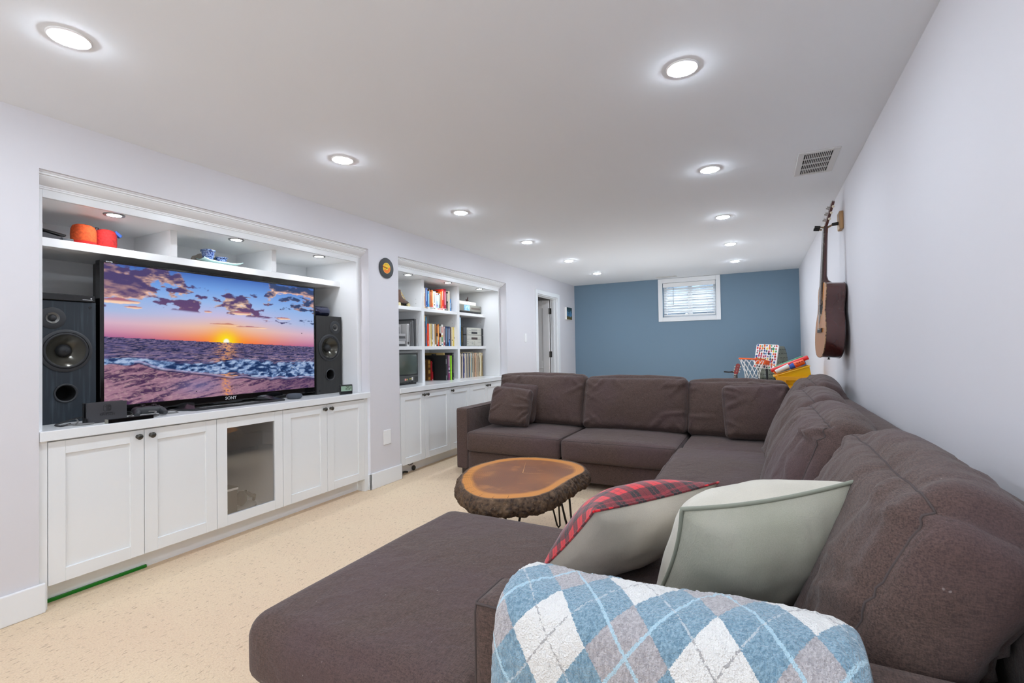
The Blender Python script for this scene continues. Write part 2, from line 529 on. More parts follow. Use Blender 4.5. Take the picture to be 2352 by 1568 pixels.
# ------------------------------------------------------------------ room shell
XL, XR, YF, YB, ZC = -3.003, 0.569, 8.365, -2.6, 2.347
struct('floor', bx(-3.20, XR + 0.1, YB - 0.1, YF + 0.1, -0.06, 0.0), CARPET, smooth=0)
struct('ceiling', bx(XL - 0.1, XR + 0.1, YB - 0.1, YF + 0.1, ZC, ZC + 0.08), CEILP, smooth=0)
wl = MB()
T = XL - 0.10
for y0, y1 in ((YB, 0.972), (3.115, 3.50), (5.667, 6.675), (7.494, YF)): wl.box(T, XL, y0, y1, 0, ZC)
for y0, y1 in ((0.972, 3.115), (3.50, 5.667)): wl.box(T, XL, y0, y1, 2.088, ZC)
wl.box(T, XL, 6.675, 7.494, 2.044, ZC)
struct('wall_left', wl, WALLP, smooth=0)
struct('wall_right', bx(XR, XR + 0.1, YB, YF, 0, ZC), WALLP, smooth=0)
WX0, WX1, WZ0, WZ1 = -1.43, -0.585, 1.69, 2.275
wf = MB()
wf.box(T, WX0, YF, YF + 0.22, 0, ZC).box(WX1, XR + 0.1, YF, YF + 0.22, 0, ZC)
wf.box(WX0, WX1, YF, YF + 0.22, 0, WZ0).box(WX0, WX1, YF, YF + 0.22, WZ1, ZC)
struct('wall_far', wf, BLUEP, smooth=0)
struct('wall_back', bx(T, XR + 0.1, YB - 0.1, YB, 0, ZC), WALLP, smooth=0)

def baseboard(name, x0, x1, y0, y1):
    struct(name, bx(x0, x1, y0, y1, 0, 0.137), TRIM, bevel=0.005, smooth=0)
baseboard('baseboard_left', XL, XL + 0.016, YB, 0.992)
bp = MB().box(XL, XL + 0.016, 3.099, 3.512, 0, 0.137).box(XL - 0.08, XL + 0.016, 3.099, 3.115, 0, 0.137).box(XL - 0.08, XL + 0.016, 3.50, 3.512, 0, 0.137)
struct('baseboard_pier', bp, TRIM, bevel=0.004, smooth=0)
baseboard('baseboard_door', XL, XL + 0.016, 5.67, 6.597)
baseboard('baseboard_corner', XL, XL + 0.016, 7.597, YF)
baseboard('baseboard_far', XL + 0.016, XR - 0.016, YF - 0.016, YF)
baseboard('baseboard_right', XR - 0.016, XR, YB, YF)
baseboard('baseboard_back', XL + 0.016, XR - 0.016, YB, YB + 0.016)

# door opening, hall beyond
dc = MB().box(XL, XL + 0.018, 6.597, 6.675, 0, 2.107).box(XL, XL + 0.018, 7.494, 7.580, 0, 2.107).box(XL, XL + 0.018, 6.675, 7.494, 2.044, 2.107)
struct('trim_1', dc, TRIM, bevel=0.003, smooth=0)
jm = MB().box(T - 0.02, XL, 6.675, 6.690, 0, 2.044).box(T - 0.02, XL, 7.479, 7.494, 0, 2.044).box(T - 0.02, XL, 6.690, 7.479, 2.029, 2.044)
jm.box(T + 0.02, T + 0.055, 7.467, 7.479, 0, 2.029).box(T + 0.02, T + 0.055, 6.690, 6.702, 0, 2.029).box(T + 0.02, T + 0.055, 6.702, 7.467, 2.017, 2.029)
struct('trim_2', jm, TRIM, bevel=0.002, smooth=0)
hall = MB().box(-4.75, -4.65, 6.2, 8.1, 0, ZC).box(-4.65, T - 0.02, 8.0, 8.1, 0, ZC).box(-4.65, T - 0.02, 6.2, 6.3, 0, ZC).box(-4.65, T - 0.02, 6.3, 8.0, 2.2, 2.3).box(-4.65, -3.2, 6.3, 8.0, -0.05, -0.002)
struct('wall_hall', hall, HALLP, smooth=0)
# open door leaf, hinged on the far jamb, swung into the hall
dr = thing('door_1', None, None, (T - 0.03, 7.455, 0.0)); dr['kind'] = 'structure'
DOORW = mat('door_paint', '#e2e0de', 0.4)
LX0, LX1, LY0, LY1 = -3.93, -3.137, 7.452, 7.487
leaf = MB().box(LX0, LX0 + 0.115, LY0, LY1, 0.012, 2.015).box(LX1 - 0.115, LX1, LY0, LY1, 0.012, 2.015)
leaf.box(LX0 + 0.115, LX1 - 0.115, LY0, LY1, 0.012, 0.22).box(LX0 + 0.115, LX1 - 0.115, LY0, LY1, 0.86, 0.99).box(LX0 + 0.115, LX1 - 0.115, LY0, LY1, 1.89, 2.015)
leaf.build('door_leaf', DOORW, dr, smooth=0, bevel=0.004)
for z0, z1 in ((0.22, 0.86), (0.99, 1.89)):
    bx(LX0 + 0.115, LX1 - 0.115, LY0 + 0.012, LY1 - 0.012, z0, z1).build('door_panel', DOORW, dr, smooth=0)
HINGE = mat('hinge_metal', '#4a4844', 0.45, metal=0.7)
for z in (0.30, 1.10, 1.83):
    h = MB().box(LX1 - 0.001, LX1 + 0.004, LY0 - 0.004, LY1 - 0.004, z - 0.05, z + 0.05)
    h.cyl((LX1 + 0.008, LY0 - 0.006, z - 0.05), (LX1 + 0.008, LY0 - 0.006, z + 0.05), 0.007, n=10)
    h.box(LX1 + 0.010, LX1 + 0.036, 7.4765, 7.4788, z - 0.05, z + 0.05)
    h.build('hinge', HINGE, dr)

# window
cs = MB()
for a in ((-1.495, WX0 + 0.004, 1.621, 2.343), (WX1 - 0.004, -0.522, 1.621, 2.343)): cs.box(a[0], a[1], YF - 0.02, YF, a[2], a[3])
cs.box(WX0 + 0.004, WX1 - 0.004, YF - 0.02, YF, 1.621, WZ0 + 0.004).box(WX0 + 0.004, WX1 - 0.004, YF - 0.02, YF, WZ1 - 0.004, 2.343)
struct('trim_3', cs, TRIM, bevel=0.003, smooth=0)
win = thing('window_1', None, None, (-1.0075, YF + 0.15, WZ0)); win['kind'] = 'structure'
wfm = MB(); f = 0.055
wfm.box(WX0, WX1, YF + 0.13, YF + 0.19, WZ0, WZ0 + f).box(WX0, WX1, YF + 0.13, YF + 0.19, WZ1 - f, WZ1)
wfm.box(WX0, WX0 + f, YF + 0.13, YF + 0.19, WZ0 + f, WZ1 - f).box(WX1 - f, WX1, YF + 0.13, YF + 0.19, WZ0 + f, WZ1 - f)
wfm.build('window_frame', WHITEP, win, smooth=0, bevel=0.003)
mx = -1.0
bx(mx - 0.035, mx + 0.03, YF + 0.135, YF + 0.185, WZ0 + f, WZ1 - f).build('mullion', WHITEP, win, smooth=0, bevel=0.002)
glass = thin_glass('window_glass')
for x0, x1 in ((WX0 + f, mx - 0.035), (mx + 0.03, WX1 - f)):
    bx(x0, x1, YF + 0.158, YF + 0.162, WZ0 + f, WZ1 - f).build('pane', glass, win, smooth=0)
# window well outside: corrugated steel liner, gravel bottom
STEEL = mat('galvanised_steel', '#8fa6b8', 0.5, metal=0.2, noise=(6, '#46586a', 0.35, 0.7))
ww = MB()
def wellf(u, v):
    a = math.pi * u; z = 1.2 + v * 1.25; rr = 0.68 + 0.02 * math.sin(v * 70)
    return (-1.0 - rr * math.cos(a), YF + 0.22 + rr * 0.95 * math.sin(a), z)
ww.grid(wellf, 28, 60)
tag(ww.build('window_well', STEEL, None, smooth=60), 'grey corrugated window well outside the small basement window', 'window well')
STONE = [mat('well_stone_%s' % n, c, 0.9) for n, c in (('pale', '#b9c2c8'), ('blue', '#5f7990'), ('tan', '#d5b189'))]
well_floor = MB().box(-1.75, -0.25, YF + 0.22, YF + 1.0, 1.15, 1.2)
tag(well_floor.build('gravel_bed', STONE[0], None, smooth=0), 'pale gravel bed at the bottom of the window well', 'gravel', kind='stuff')
# blind
bl = thing('window_blind', 'white horizontal slat blind hanging in the small basement window', 'blind', (-1.0075, YF + 0.03, WZ1))
bx(WX0 + 0.012, WX1 - 0.012, YF - 0.004, YF + 0.05, 2.198, 2.268).build('headrail', WHITEP, bl, smooth=0, bevel=0.003)
SLAT = mat('blind_slat_white', '#f6f6f4', 0.45)
_nt = SLAT.node_tree; _tr = _nt.nodes.new('ShaderNodeBsdfTranslucent'); _tr.inputs[0].default_value = (0.95, 0.96, 0.97, 1)
_mx = _nt.nodes.new('ShaderNodeMixShader'); _mx.inputs[0].default_value = 0.6
_out = [n for n in _nt.nodes if n.type == 'OUTPUT_MATERIAL'][0]
_nt.links.new(_nt.nodes['Principled BSDF'].outputs[0], _mx.inputs[1]); _nt.links.new(_tr.outputs[0], _mx.inputs[2]); _nt.links.new(_mx.outputs[0], _out.inputs[0])
sl = bpy.data.meshes.new('slat')
th = math.radians(35)
sm = MB().obox(Matrix.Rotation(-th, 4, 'X'), WX1 - WX0 - 0.04, 0.05, 0.003)
for k in range(10):
    z = 2.165 - k * 0.0432
    if k == 0:
        o = sm.build('slat', SLAT, bl, world=False, smooth=0); me0 = o.data
    else:
        o = bpy.data.objects.new('slat', me0); COL.objects.link(o); o.parent = bl
    o.location = (0, 0.0, z - WZ1)
bx(WX0 + 0.02, WX1 - 0.02, YF + 0.004, YF + 0.05, 1.712, 1.735).build('bottom_rail', WHITEP, bl, smooth=0, bevel=0.004)
for x in (WX0 + 0.14, mx + 0.02, WX1 - 0.14):
    MB().cyl((x, YF + 0.004, 1.725), (x, YF + 0.004, 2.2), 0.0016, n=6).build('ladder_cord', SLAT, bl)
MB().cyl((WX0 + 0.18, YF - 0.008, 1.90), (WX0 + 0.18, YF - 0.008, 2.2), 0.004, n=8).build('tilt_wand', mat('clear_wand', '#9aa2a6', 0.2), bl)

# ------------------------------------------------------------------ ceiling downlights
LEDM = mat('led_diffuser', '#ffffff', 0.5, emit=('#e4f0ff', POT_POWER))
def downlight(x, y, label):
    r = thing('ceiling_downlight', label, 'downlight', (x, y, ZC), group='downlights in the ceiling')
    MB().lathe([(0.064, 0), (0.064, -0.003), (0.060, -0.006), (0.053, -0.006), (0.053, 0)], n=32).build('trim_ring', WHITEP, r, world=False)
    MB().lathe([(0.053, -0.003), (0.048, -0.008), (0.036, -0.0125), (0.02, -0.0145), (0, -0.015)], n=24).build('diffuser', LEDM, r, world=False, smooth=180, fix=False)
    return r
PX = (-2.189, -0.255)
PY = (0.79, 2.065, 3.342, 4.629, 5.908, 7.14)
LN = ['nearest the camera, before the media niche', 'above the television', 'above the gap between the two niches', 'above the book shelves', 'before the doorway', 'by the far blue wall']
RN = ['above the camera', 'large, in the right half of the ceiling', 'beside the ceiling vent', 'between the vent and the far wall', 'above the corner of the sofa back', 'nearest the blue wall on the window side']
p0 = downlight(PX[0], PY[0], 'round recessed ceiling light in the left row, nearest the camera')
ordn = ['first', 'second', 'third', 'fourth', 'fifth', 'sixth']
for i in range(1, 6): dup(p0, (PX[0], PY[i], ZC), 'round recessed ceiling light, %s of the left row counted from the camera' % ordn[i])
for i in range(0, 6):
    dup(p0, (PX[1], PY[i], ZC), 'round recessed ceiling light, %s of the right row counted from the camera' % ordn[i] if i else 'round recessed ceiling light right above the camera')
for k, y in enumerate((-0.49,)):
    for j, x in enumerate(PX): dup(p0, (x, y, ZC), 'round recessed ceiling light behind the camera in the %s row' % ('left', 'right')[j])

# ceiling vents
def vent(name, label, x0, x1, y0, y1, gx0, gx1, gy0, gy1, nslot, rows):
    r = thing(name, label, 'vent', ((x0 + x1) / 2, (y0 + y1) / 2, ZC))
    fr = MB().box(x0, gx0, y0, y1, ZC - 0.008, ZC).box(gx1, x1, y0, y1, ZC - 0.008, ZC).box(gx0, gx1, y0, gy0, ZC - 0.008, ZC).box(gx0, gx1, gy1, y1, ZC - 0.008, ZC)
    fr.build('frame', mat('vent_paint', '#d6d6d4', 0.6), r, smooth=0, bevel=0.002)
    bx(gx0, gx1, gy0, gy1, ZC - 0.0015, ZC - 0.0005).build('duct', mat('vent_dark', '#2b2a29', 0.9), r, smooth=0)
    px = (gx1 - gx0) / nslot
    me = None
    for i in range(nslot - 1):
        x = gx0 + px * (i + 1)
        bx(x - px * 0.19, x + px * 0.19, gy0, gy1, ZC - 0.007, ZC - 0.002).build('louver', MATS['vent_paint'], r, smooth=0)
    for k in range(1, rows):
        y = gy0 + (gy1 - gy0) * k / rows
        bx(gx0, gx1, y - 0.004, y + 0.004, ZC - 0.0075, ZC - 0.002).build('crossbar', MATS['vent_paint'], r, smooth=0)
    return r
vent('ceiling_vent', 'rectangular slotted air vent on the ceiling near the right wall', 0.240, 0.455, 3.330, 3.760, 0.273, 0.420, 3.360, 3.737, 15, 4)
vent('floor_vent', 'thin white vent strip on the ceiling above the window', -1.48, -1.155, 8.05, 8.17, -1.46, -1.175, 8.07, 8.15, 14, 2).name = 'ceiling_vent_strip'

# ------------------------------------------------------------------ built-ins
def crown(y0, y1):
    prof = [(-3.112, 2.018), (-3.094, 2.018), (-3.094, 2.026), (-3.089, 2.027), (-3.089, 2.033), (-3.084, 2.034), (-3.076, 2.038), (-3.060, 2.045), (-3.045, 2.055), (-3.036, 2.066), (-3.036, 2.071), (-3.026, 2.072), (-3.026, 2.080), (-3.018, 2.081), (-3.018, 2.088), (-3.112, 2.088)]
    return MB().prism(prof, 'y', y0, y1)
def shaker(y0, y1, z0, z1, parent, knob=None, name='door', glassy=False):
    x0, x1 = -3.035, -3.013
    st = 0.064
    g = 0.0015
    y0 += g; y1 -= g; z0 += g; z1 -= g
    fr = MB().box(x0, x1, y0, y0 + st, z0, z1).box(x0, x1, y1 - st, y1, z0, z1).box(x0, x1, y0 + st, y1 - st, z0, z0 + st).box(x0, x1, y0 + st, y1 - st, z1 - st, z1)
    d = fr.build(name, CABW, parent, smooth=0, bevel=0.0015)
    if glassy:
        bx(x0 + 0.008, x0 + 0.012, y0 + st, y1 - st, z0 + st, z1 - st).build('glass_pane', glassdark(), d, smooth=0)
    else:
        bx(x0 + 0.002, x0 + 0.012, y0 + st, y1 - st, z0 + st, z1 - st).build('panel', CABW, d, smooth=0)
    if knob:
        ky = y0 + 0.030 if knob < 0 else y1 - 0.030
        MB().lathe([(0.0, 0), (0.011, 0), (0.0105, 0.003), (0.006, 0.006), (0.006, 0.013), (0.012, 0.017), (0.0155, 0.022), (0.0155, 0.026), (0.012, 0.030), (0, 0.032)], (x1, ky, 0.753), 'x', 20).build('knob', KNOB, d, smooth=50)
    return d
def glassdark(): return thin_glass('cabinet_glass', '#f2f1f0', 0.15)
def base_unit(label, y0, y1, doors, stile=None, hollow=False):
    r = thing('base_cabinet', label, 'cabinet', (-3.4, (y0 + y1) / 2, 0.0))
    zb = 0.105; zt = 0.795; xb = -3.74; xf = -3.037
    c = MB().box(xb, xf, y0, y0 + 0.016, zb, zt).box(xb, xf, y1 - 0.016, y1, zb, zt).box(xb, xf, y0 + 0.016, y1 - 0.016, zb, zb + 0.018)
    c.box(xb, xb + 0.012, y0 + 0.016, y1 - 0.016, zb + 0.018, zt).box(xb + 0.012, xf, y0 + 0.016, y1 - 0.016, zt - 0.016, zt)
    c.build('carcass', CABI, r, smooth=0)
    bx(-3.125, -3.105, y0, y1, 0, zb).build('toe_kick', TRIM, r, smooth=0)
    if stile:
        s0, s1 = stile
        bx(-3.11, -3.015, s0, s1, 0, zt).build('stile', CABW, r, smooth=0, bevel=0.0015)
    for d in doors: shaker(d[0], d[1], zb, 0.788, r, d[2], glassy=d[3] if len(d) > 3 else False)
    return r
def upper_unit(name, label, y0, y1, divs, shelves):
    """y0,y1 opening; divs [(a,b,z0,z1)]; shelves [(z0,z1)]"""
    r = thing(name, label, 'shelving', (-3.4, (y0 + y1) / 2, 0.843))
    s = 0.044
    for n, a, b in (('side_panel', y0, y0 + s), ('side_panel', y1 - s, y1)):
        bx(-3.74, -3.10, a, b, 0.843, 2.02).build(n, CABI, r, smooth=0, bevel=0.002)
    bx(-3.76, -3.74, y0, y1, 0.843, 2.02).build('back_panel', CABI, r, smooth=0)
    bx(-3.74, -3.122, y0 + s, y1 - s, 1.988, 2.02).build('top_panel', CABI, r, smooth=0)
    bx(-3.122, -3.10, y0 + s, y1 - s, 1.979, 2.02).build('frieze', CABW, r, smooth=0, bevel=0.0015)
    crown(y0 + 0.001, y1 - 0.001).build('crown_moulding', CABI, r, smooth=25)
    edges = [y0 + s] + [v for d in divs for v in d[:2]] + [y1 - s]
    full = divs and divs[0][2] < 1.0
    for z0, z1 in shelves:
        if full:
            for a, b in zip(edges[0::2], edges[1::2]): bx(-3.74, -3.302, a, b, z0, z1).build('shelf', CABI, r, smooth=0, bevel=0.0015)
        else: bx(-3.74, -3.30, y0 + s, y1 - s, z0, z1).build('shelf', CABI, r, smooth=0, bevel=0.0015)
    for a, b, z0, z1 in divs: bx(-3.74, -3.30, a, b, z0, z1).build('divider', CABI, r, smooth=0, bevel=0.0015)
    if full:   # shelf pin holes
        pin = mat('pin_hole', '#5c5856', 0.8)
        hb = MB()
        for a in edges[1::2]:
            for z in [1.30 + 0.045 * k for k in range(7)] + [1.72 + 0.05 * k for k in range(2)]:
                for x in (-3.38, -3.66): hb.cyl((x, a - 0.0012, z), (x, a + 0.0, z), 0.003, n=8)
        o = hb.build('pin_holes', pin, r); o['kind'] = 'stuff'
    return r
upper_unit('media_shelving', 'wide white built-in shelf niche around the television', 0.972, 3.115, [(1.689, 1.730, 1.82, 1.988), (2.398, 2.439, 1.82, 1.988)], [(1.775, 1.82)])
upper_unit('book_shelving', 'white built-in book shelves with nine compartments', 3.50, 5.667, [(4.228, 4.275, 0.843, 1.988), (4.933, 4.980, 0.843, 1.988)], [(1.634, 1.670), (1.208, 1.245)])
for nm, lb, a, b in (('worktop', 'long white worktop under the television', 0.974, 3.113), ('worktop', 'white worktop under the book shelves', 3.502, 5.665)):
    tag(bx(-3.74, -2.992, a, b, 0.795, 0.843).build(nm, CABW, None, smooth=0, bevel=0.003), lb, 'worktop')
base_unit('white two-door base cabinet at the near end of the media niche', 1.007, 1.803, [(1.007, 1.408, 1), (1.408, 1.803, -1)], (0.974, 1.006))
base_unit('white base cabinet with a glass door below the television', 1.803, 2.269, [(1.803, 2.269, None, True)])
base_unit('white two-door base cabinet at the far end of the media niche', 2.269, 3.056, [(2.269, 2.661, 1), (2.661, 3.056, -1)], (3.057, 3.098))
base_unit('white two-door base cabinet below the old television set', 3.522, 4.338, [(3.522, 3.893, 1), (3.893, 4.338, -1)], (3.513, 3.521))
base_unit('narrow white single-door base cabinet in the middle of the book niche', 4.338, 4.746, [(4.338, 4.746, -1)])
base_unit('white two-door base cabinet half hidden behind the sofa arm', 4.746, 5.60, [(4.746, 5.151, 1), (5.151, 5.60, -1)], (5.601, 5.66))

PUCKM = mat('puck_diffuser', '#ffffff', 0.5, emit=('#f0f6ff', PUCK_POWER))
RINGM = mat('puck_ring', '#8f8f8d', 0.35, metal=0.6)
def puck(y, label):
    r = thing('shelf_downlight', label, 'downlight', (-3.205, y, 1.988), group='small downlights in the niches')
    MB().lathe([(0.050, 0), (0.048, -0.006), (0.034, -0.005), (0.034, 0)], n=28).build('trim_ring', RINGM, r, world=False)
    MB().lathe([(0.034, -0.002), (0, -0.0045)], n=20).build('diffuser', PUCKM, r, world=False, fix=False)
    return r
q = puck(1.353, 'small round shelf light above the orange pouch')
dup(q, (-3.205, 2.060, 1.988), 'small round shelf light above the blue and white bowls')
dup(q, (-3.205, 2.763, 1.988), 'small round shelf light above the empty compartment')
dup(q, (-3.215, 3.900, 1.988), 'small round shelf light above the roller skates')
dup(q, (-3.215, 4.617, 1.988), 'small round shelf light above the top row of books')
dup(q, (-3.215, 5.325, 1.988), 'small round shelf light above the projector')

# wall plates
pl = thing('wall_plate', 'blank white wall plate low on the pier between the niches', 'wall plate', (XL, 3.321, 0.42))
bx(XL, XL + 0.008, 3.274, 3.369, 0.355, 0.487).build('cover', WHITEP, pl, smooth=0, bevel=0.004)
for z in (0.375, 0.467): MB().cyl((XL + 0.008, 3.3215, z), (XL + 0.0088, 3.3215, z), 0.003, n=10).build('screw', WHITEP, pl)
sw = thing('light_switch', 'white dimmer light switch on the wall before the doorway', 'light switch', (XL, 6.243, 1.36))
bx(XL, XL + 0.007, 6.207, 6.279, 1.298, 1.423).build('cover', WHITEP, sw, smooth=0, bevel=0.003)
bx(XL + 0.007, XL + 0.011, 6.226, 6.260, 1.327, 1.394).build('rocker', WHITEP, sw, smooth=0, bevel=0.002)
# small painting
pt = thing('small_painting', 'small canvas painting of blue trees on the wall by the doorway', 'painting', (XL, 7.99, 1.81))
bx(XL, XL + 0.035, 7.862, 8.12, 1.706, 1.918).build('canvas', mat('canvas_white', '#eceae4', 0.8), pt, smooth=0)
def paint_mat():
    m, b, tc = begin('tree_painting', 0.6)
    sp = S.nt.nodes.new('ShaderNodeSeparateXYZ'); S.nt.links.new(tc.outputs['Object'], sp.inputs[0])
    z = S(sp.outputs[2])
    n = snoise(tc.outputs['Object'], 22, 5); tr = snoise(tc.outputs['Object'], 40, 2, (1, 1, 0.08)); sp2 = snoise(tc.outputs['Object'], 70, 3)
    c = smix(srange(n, 0.4, 0.6), '#3c7fb0', '#7fb6dc')
    c = smix(srange(sp2 + z * 3.0, 0.52, 0.62), c, '#143a3c')
    c = smix(srange(tr, 0.56, 0.6) * (z > -0.06), c, '#10303a')
    c = smix(srange(z + n * 0.06, -0.005, -0.03), c, smix(srange(sp2, 0.4, 0.62), '#6d5a1e', '#3a3a16'))
    S.nt.links.new(c, b.inputs['Base Color'])
    return m
bx(XL + 0.035, XL + 0.0362, 7.862, 8.12, 1.706, 1.918).build('paint_surface', paint_mat(), pt, smooth=0)
# green strip along the toe kick
tag(bx(-3.104, -3.09, 1.008, 1.455, 0.0, 0.016).build('green_strip', mat('green_plastic', '#0b7a12', 0.5), None, smooth=0, bevel=0.002), 'thin bright green strip lying along the toe kick', 'strip')

# ------------------------------------------------------------------ television
CZ = 0.843    # worktop height
tv = thing('television', 'large flat television showing a sunset over the sea', 'television', (-3.29, 2.054, CZ))
TY0, TY1, TZ0, TZ1 = 1.318, 2.785, 0.866, 1.738
SY0, SY1, SZ0, SZ1 = 1.338, 2.772, 0.908, 1.725
bz = MB().box(-3.335, -3.284, TY0, SY0, TZ0, TZ1).box(-3.335, -3.284, SY1, TY1, TZ0, TZ1).box(-3.335, -3.284, SY0, SY1, TZ0, SZ0).box(-3.335, -3.284, SY0, SY1, SZ1, TZ1)
bz.build('bezel', GLOSSB, tv, smooth=0, bevel=0.002)
bx(-3.40, -3.292, TY0 + 0.01, TY1 - 0.02, TZ0 + 0.01, TZ1 - 0.01).build('rear_housing', BLACK, tv, smooth=0, bevel=0.01)
def screen_colors(nu, nv):
    u = np.linspace(0, 1, nu + 1); v = np.linspace(0, 1, nv + 1)
    U, V = np.meshgrid(u, v)
    hz = 0.484 - 0.076 * U
    def C(h): return np.array(lin(h)[:3])
    def mixc(a, b, t): return a * (1 - t[..., None]) + b * t[..., None]
    one = np.ones_like(U)
    t = np.clip((V - hz) / (1 - hz), 0, 1)
    def ramp(t, stops):
        out = np.zeros(t.shape + (3,)); out[:] = C(stops[0][1])
        for (a, ca), (b, cb) in zip(stops[:-1], stops[1:]):
            out = np.where((t >= a)[..., None], mixc(C(ca) * one[..., None], C(cb) * one[..., None], np.clip((t - a) / (b - a), 0, 1)), out)
        return out
    cool = ramp(t, [(0, '#a8649a'), (0.08, '#c98fb0'), (0.2, '#d7b4cc'), (0.36, '#a9bde4'), (0.6, '#8db4ea'), (0.8, '#6c9ce4'), (1, '#3d66b4')])
    warm = ramp(t, [(0, '#ff7a1c'), (0.08, '#fb9a4c'), (0.22, '#f0c0a0'), (0.40, '#cbc0e2'), (0.6, '#9bbcee'), (0.8, '#74a4e8'), (1, '#416ab8')])
    su, sv = 0.487, 0.455
    w = np.exp(-((U - su - 0.02) / 0.30) ** 2)
    sky = mixc(cool, warm, w)
    # clouds: a band from upper left to the middle right, dark with lit lower edges
    P = np.stack([U * 8.5 + 0.4 * V, V * 12.5, np.zeros_like(U)], -1)
    wp = fbm(P * 0.8 + 3, 11, 4)
    n = 0.72 * fbm(P + (wp[..., None] - 0.5) * 1.0, 4, 6) + 0.28 * fbm(P * 3.3 + 5, 14, 5)
    lower = 0.715 + 0.022 * np.sin(U * 9) + 0.03 * np.exp(-((U - 0.5) / 0.15) ** 2) - 0.02 * U
    upper = 1.3 - 0.33 * ss(U, 0.20, 0.42) + 0.33 * ss(U, 0.62, 0.9)
    envl = ss(V, lower - 0.05, lower + 0.06) * (1 - ss(V, upper - 0.30, upper - 0.02))
    envr = ss(V, 0.58, 0.68) * ss(U, 0.64, 0.8) * 0.62
    env = np.maximum(envl, envr)
    thr = 0.615 - 0.165 * env - 0.06 * env * (1 - ss(U, 0.15, 0.45)) + 0.03 * ss(V, 0.88, 1.0) * ss(U, 0.2, 0.4) - 0.03 * np.exp(-((U - 0.42) / 0.2) ** 2)
    P2 = P.copy(); P2[..., 1] += 0.36; 
    n_up = 0.72 * fbm(P2 + (wp[..., None] - 0.5) * 1.0, 4, 6) + 0.28 * fbm(P2 * 3.3 + 5, 14, 5)
    dens = ss(n, thr - 0.012, thr + 0.03) * (env > 0.02) * ss(env, 0.02, 0.2)
    lit = np.clip((n_up - n) * 5.5 + 0.20, 0, 1) * (1 - 0.65 * ss(n - thr, 0.05, 0.16))
    dark = mixc(C('#4c3f6e') * one[..., None], C('#30446f') * one[..., None], ss(U + 0.6 * (V - 0.8), 0.55, 0.9))
    dark = mixc(dark, C('#6d4a74') * one[..., None], np.clip((0.86 - V) / 0.2, 0, 1) * (U < 0.75))
    glow = mixc(C('#f0b9a4') * one[..., None], C('#ffd9b8') * one[..., None], w)
    cl = mixc(dark, glow, lit)
    sky = mixc(sky, cl, dens)
    # low thin clouds over the sun and scattered wisps
    for (cu, cv, ww_, hh) in ((0.47, 0.60, 0.10, 0.014), (0.62, 0.585, 0.09, 0.012), (0.56, 0.705, 0.06, 0.02), (0.10, 0.70, 0.04, 0.012), (0.40, 0.70, 0.03, 0.01), (0.80, 0.68, 0.06, 0.012), (0.05, 0.74, 0.08, 0.025)):
        nn = fbm(np.stack([U * 26, V * 60, 0 * U + cu], -1), 21, 4)
        d = np.exp(-(((U - cu) / ww_) ** 2 + ((V - cv + 0.05 * (U - cu)) / hh) ** 2)) * 1.5 - (1 - nn) * 1.25
        sky = mixc(sky, mixc(C('#a8687c') * one[..., None], C('#ffd7b8') * one[..., None], np.clip((cv + 0.006 - V) / 0.012, 0, 1)), ss(d, 0.10, 0.35))
    rs = np.sqrt(((U - su) * 1.76) ** 2 + (V - sv) ** 2)
    sky = mixc(sky, C('#ffb000') * one[..., None], 0.9 * np.exp(-(rs / 0.13) ** 2))
    sky = mixc(sky, C('#ffe920') * one[..., None], 0.97 * np.exp(-(rs / 0.075) ** 2))
    sky = mixc(sky, np.array((1.0, 1.0, 0.85)) * one[..., None], ss(rs, 0.03, 0.016))
    # sea
    dpt = np.clip((hz - V) / hz, 0, 1)
    per = 1.0 / (dpt * 0.9 + 0.07)
    Q = np.stack([U * 10 * np.sqrt(per), np.log(dpt + 0.06) * 13, 0 * U], -1)
    Q = Q * np.array((1.8, 1.7, 1)); wv = fbm(Q, 31, 5); wv2 = fbm(Q * np.array((1.0, 2.2, 1)) + 9, 35, 4)
    sea = mixc(C('#20264c') * one[..., None], C('#5d5580') * one[..., None], ss(wv, 0.36, 0.62))
    pink = ss(wv2, 0.50, 0.68) * (0.35 + 0.6 * ss(dpt, 0.08, 0.4))
    sea = mixc(sea, C('#b79aae') * one[..., None], pink * 0.8)
    g = np.exp(-((U - su) / (0.035 + 0.05 * dpt)) ** 2)
    sea = mixc(sea, C('#f2a765') * one[..., None], g * ss(wv2, 0.42, 0.62) * 0.85)
    # breaker
    yb = 0.30 - 0.135 * U + 0.012 * np.sin(U * 14)
    hb = 0.035 + 0.055 * ss(U, 0.25, 0.75)
    fo = fbm(np.stack([U * 48 + 2 * fbm(np.stack([U * 20, V * 20, 0 * U], -1), 43, 2), V * 62, 0 * U], -1), 41, 6)
    band = np.exp(-(((V - yb) / hb) ** 2))
    brk = mixc(C('#17305e') * one[..., None], C('#6f8cbc') * one[..., None], ss(fo, 0.40, 0.62))
    brk = mixc(brk, C('#b4c6e4') * one[..., None], 0.8 * ss(fo, 0.56, 0.70))
    sea = mixc(sea, brk, np.clip(ss(band + 0.35 * (fo - 0.5), 0.30, 0.62), 0, 1))
    # wet sand
    ys = np.where(U < 0.12, 0.29, 0.29 - 0.19 * (1 - np.exp(-(U - 0.12) * 3.2))) - 0.02 * U
    ys = ys + 0.006 * np.sin(U * 40 + 3 * np.sin(U * 9))
    sd = fbm(np.stack([U * 16 + V * 12, V * 70 - U * 26, 0 * U], -1), 51, 5)
    rip = fbm(np.stack([U * 110 + V * 40, V * 150, 0 * U], -1), 55, 4)
    sand = mixc(C('#4a2f52') * one[..., None], C('#a2788c') * one[..., None], ss(sd, 0.34, 0.62))
    sand = mixc(sand, C('#c8a4a8') * one[..., None], ss(rip, 0.50, 0.75) * 0.45)
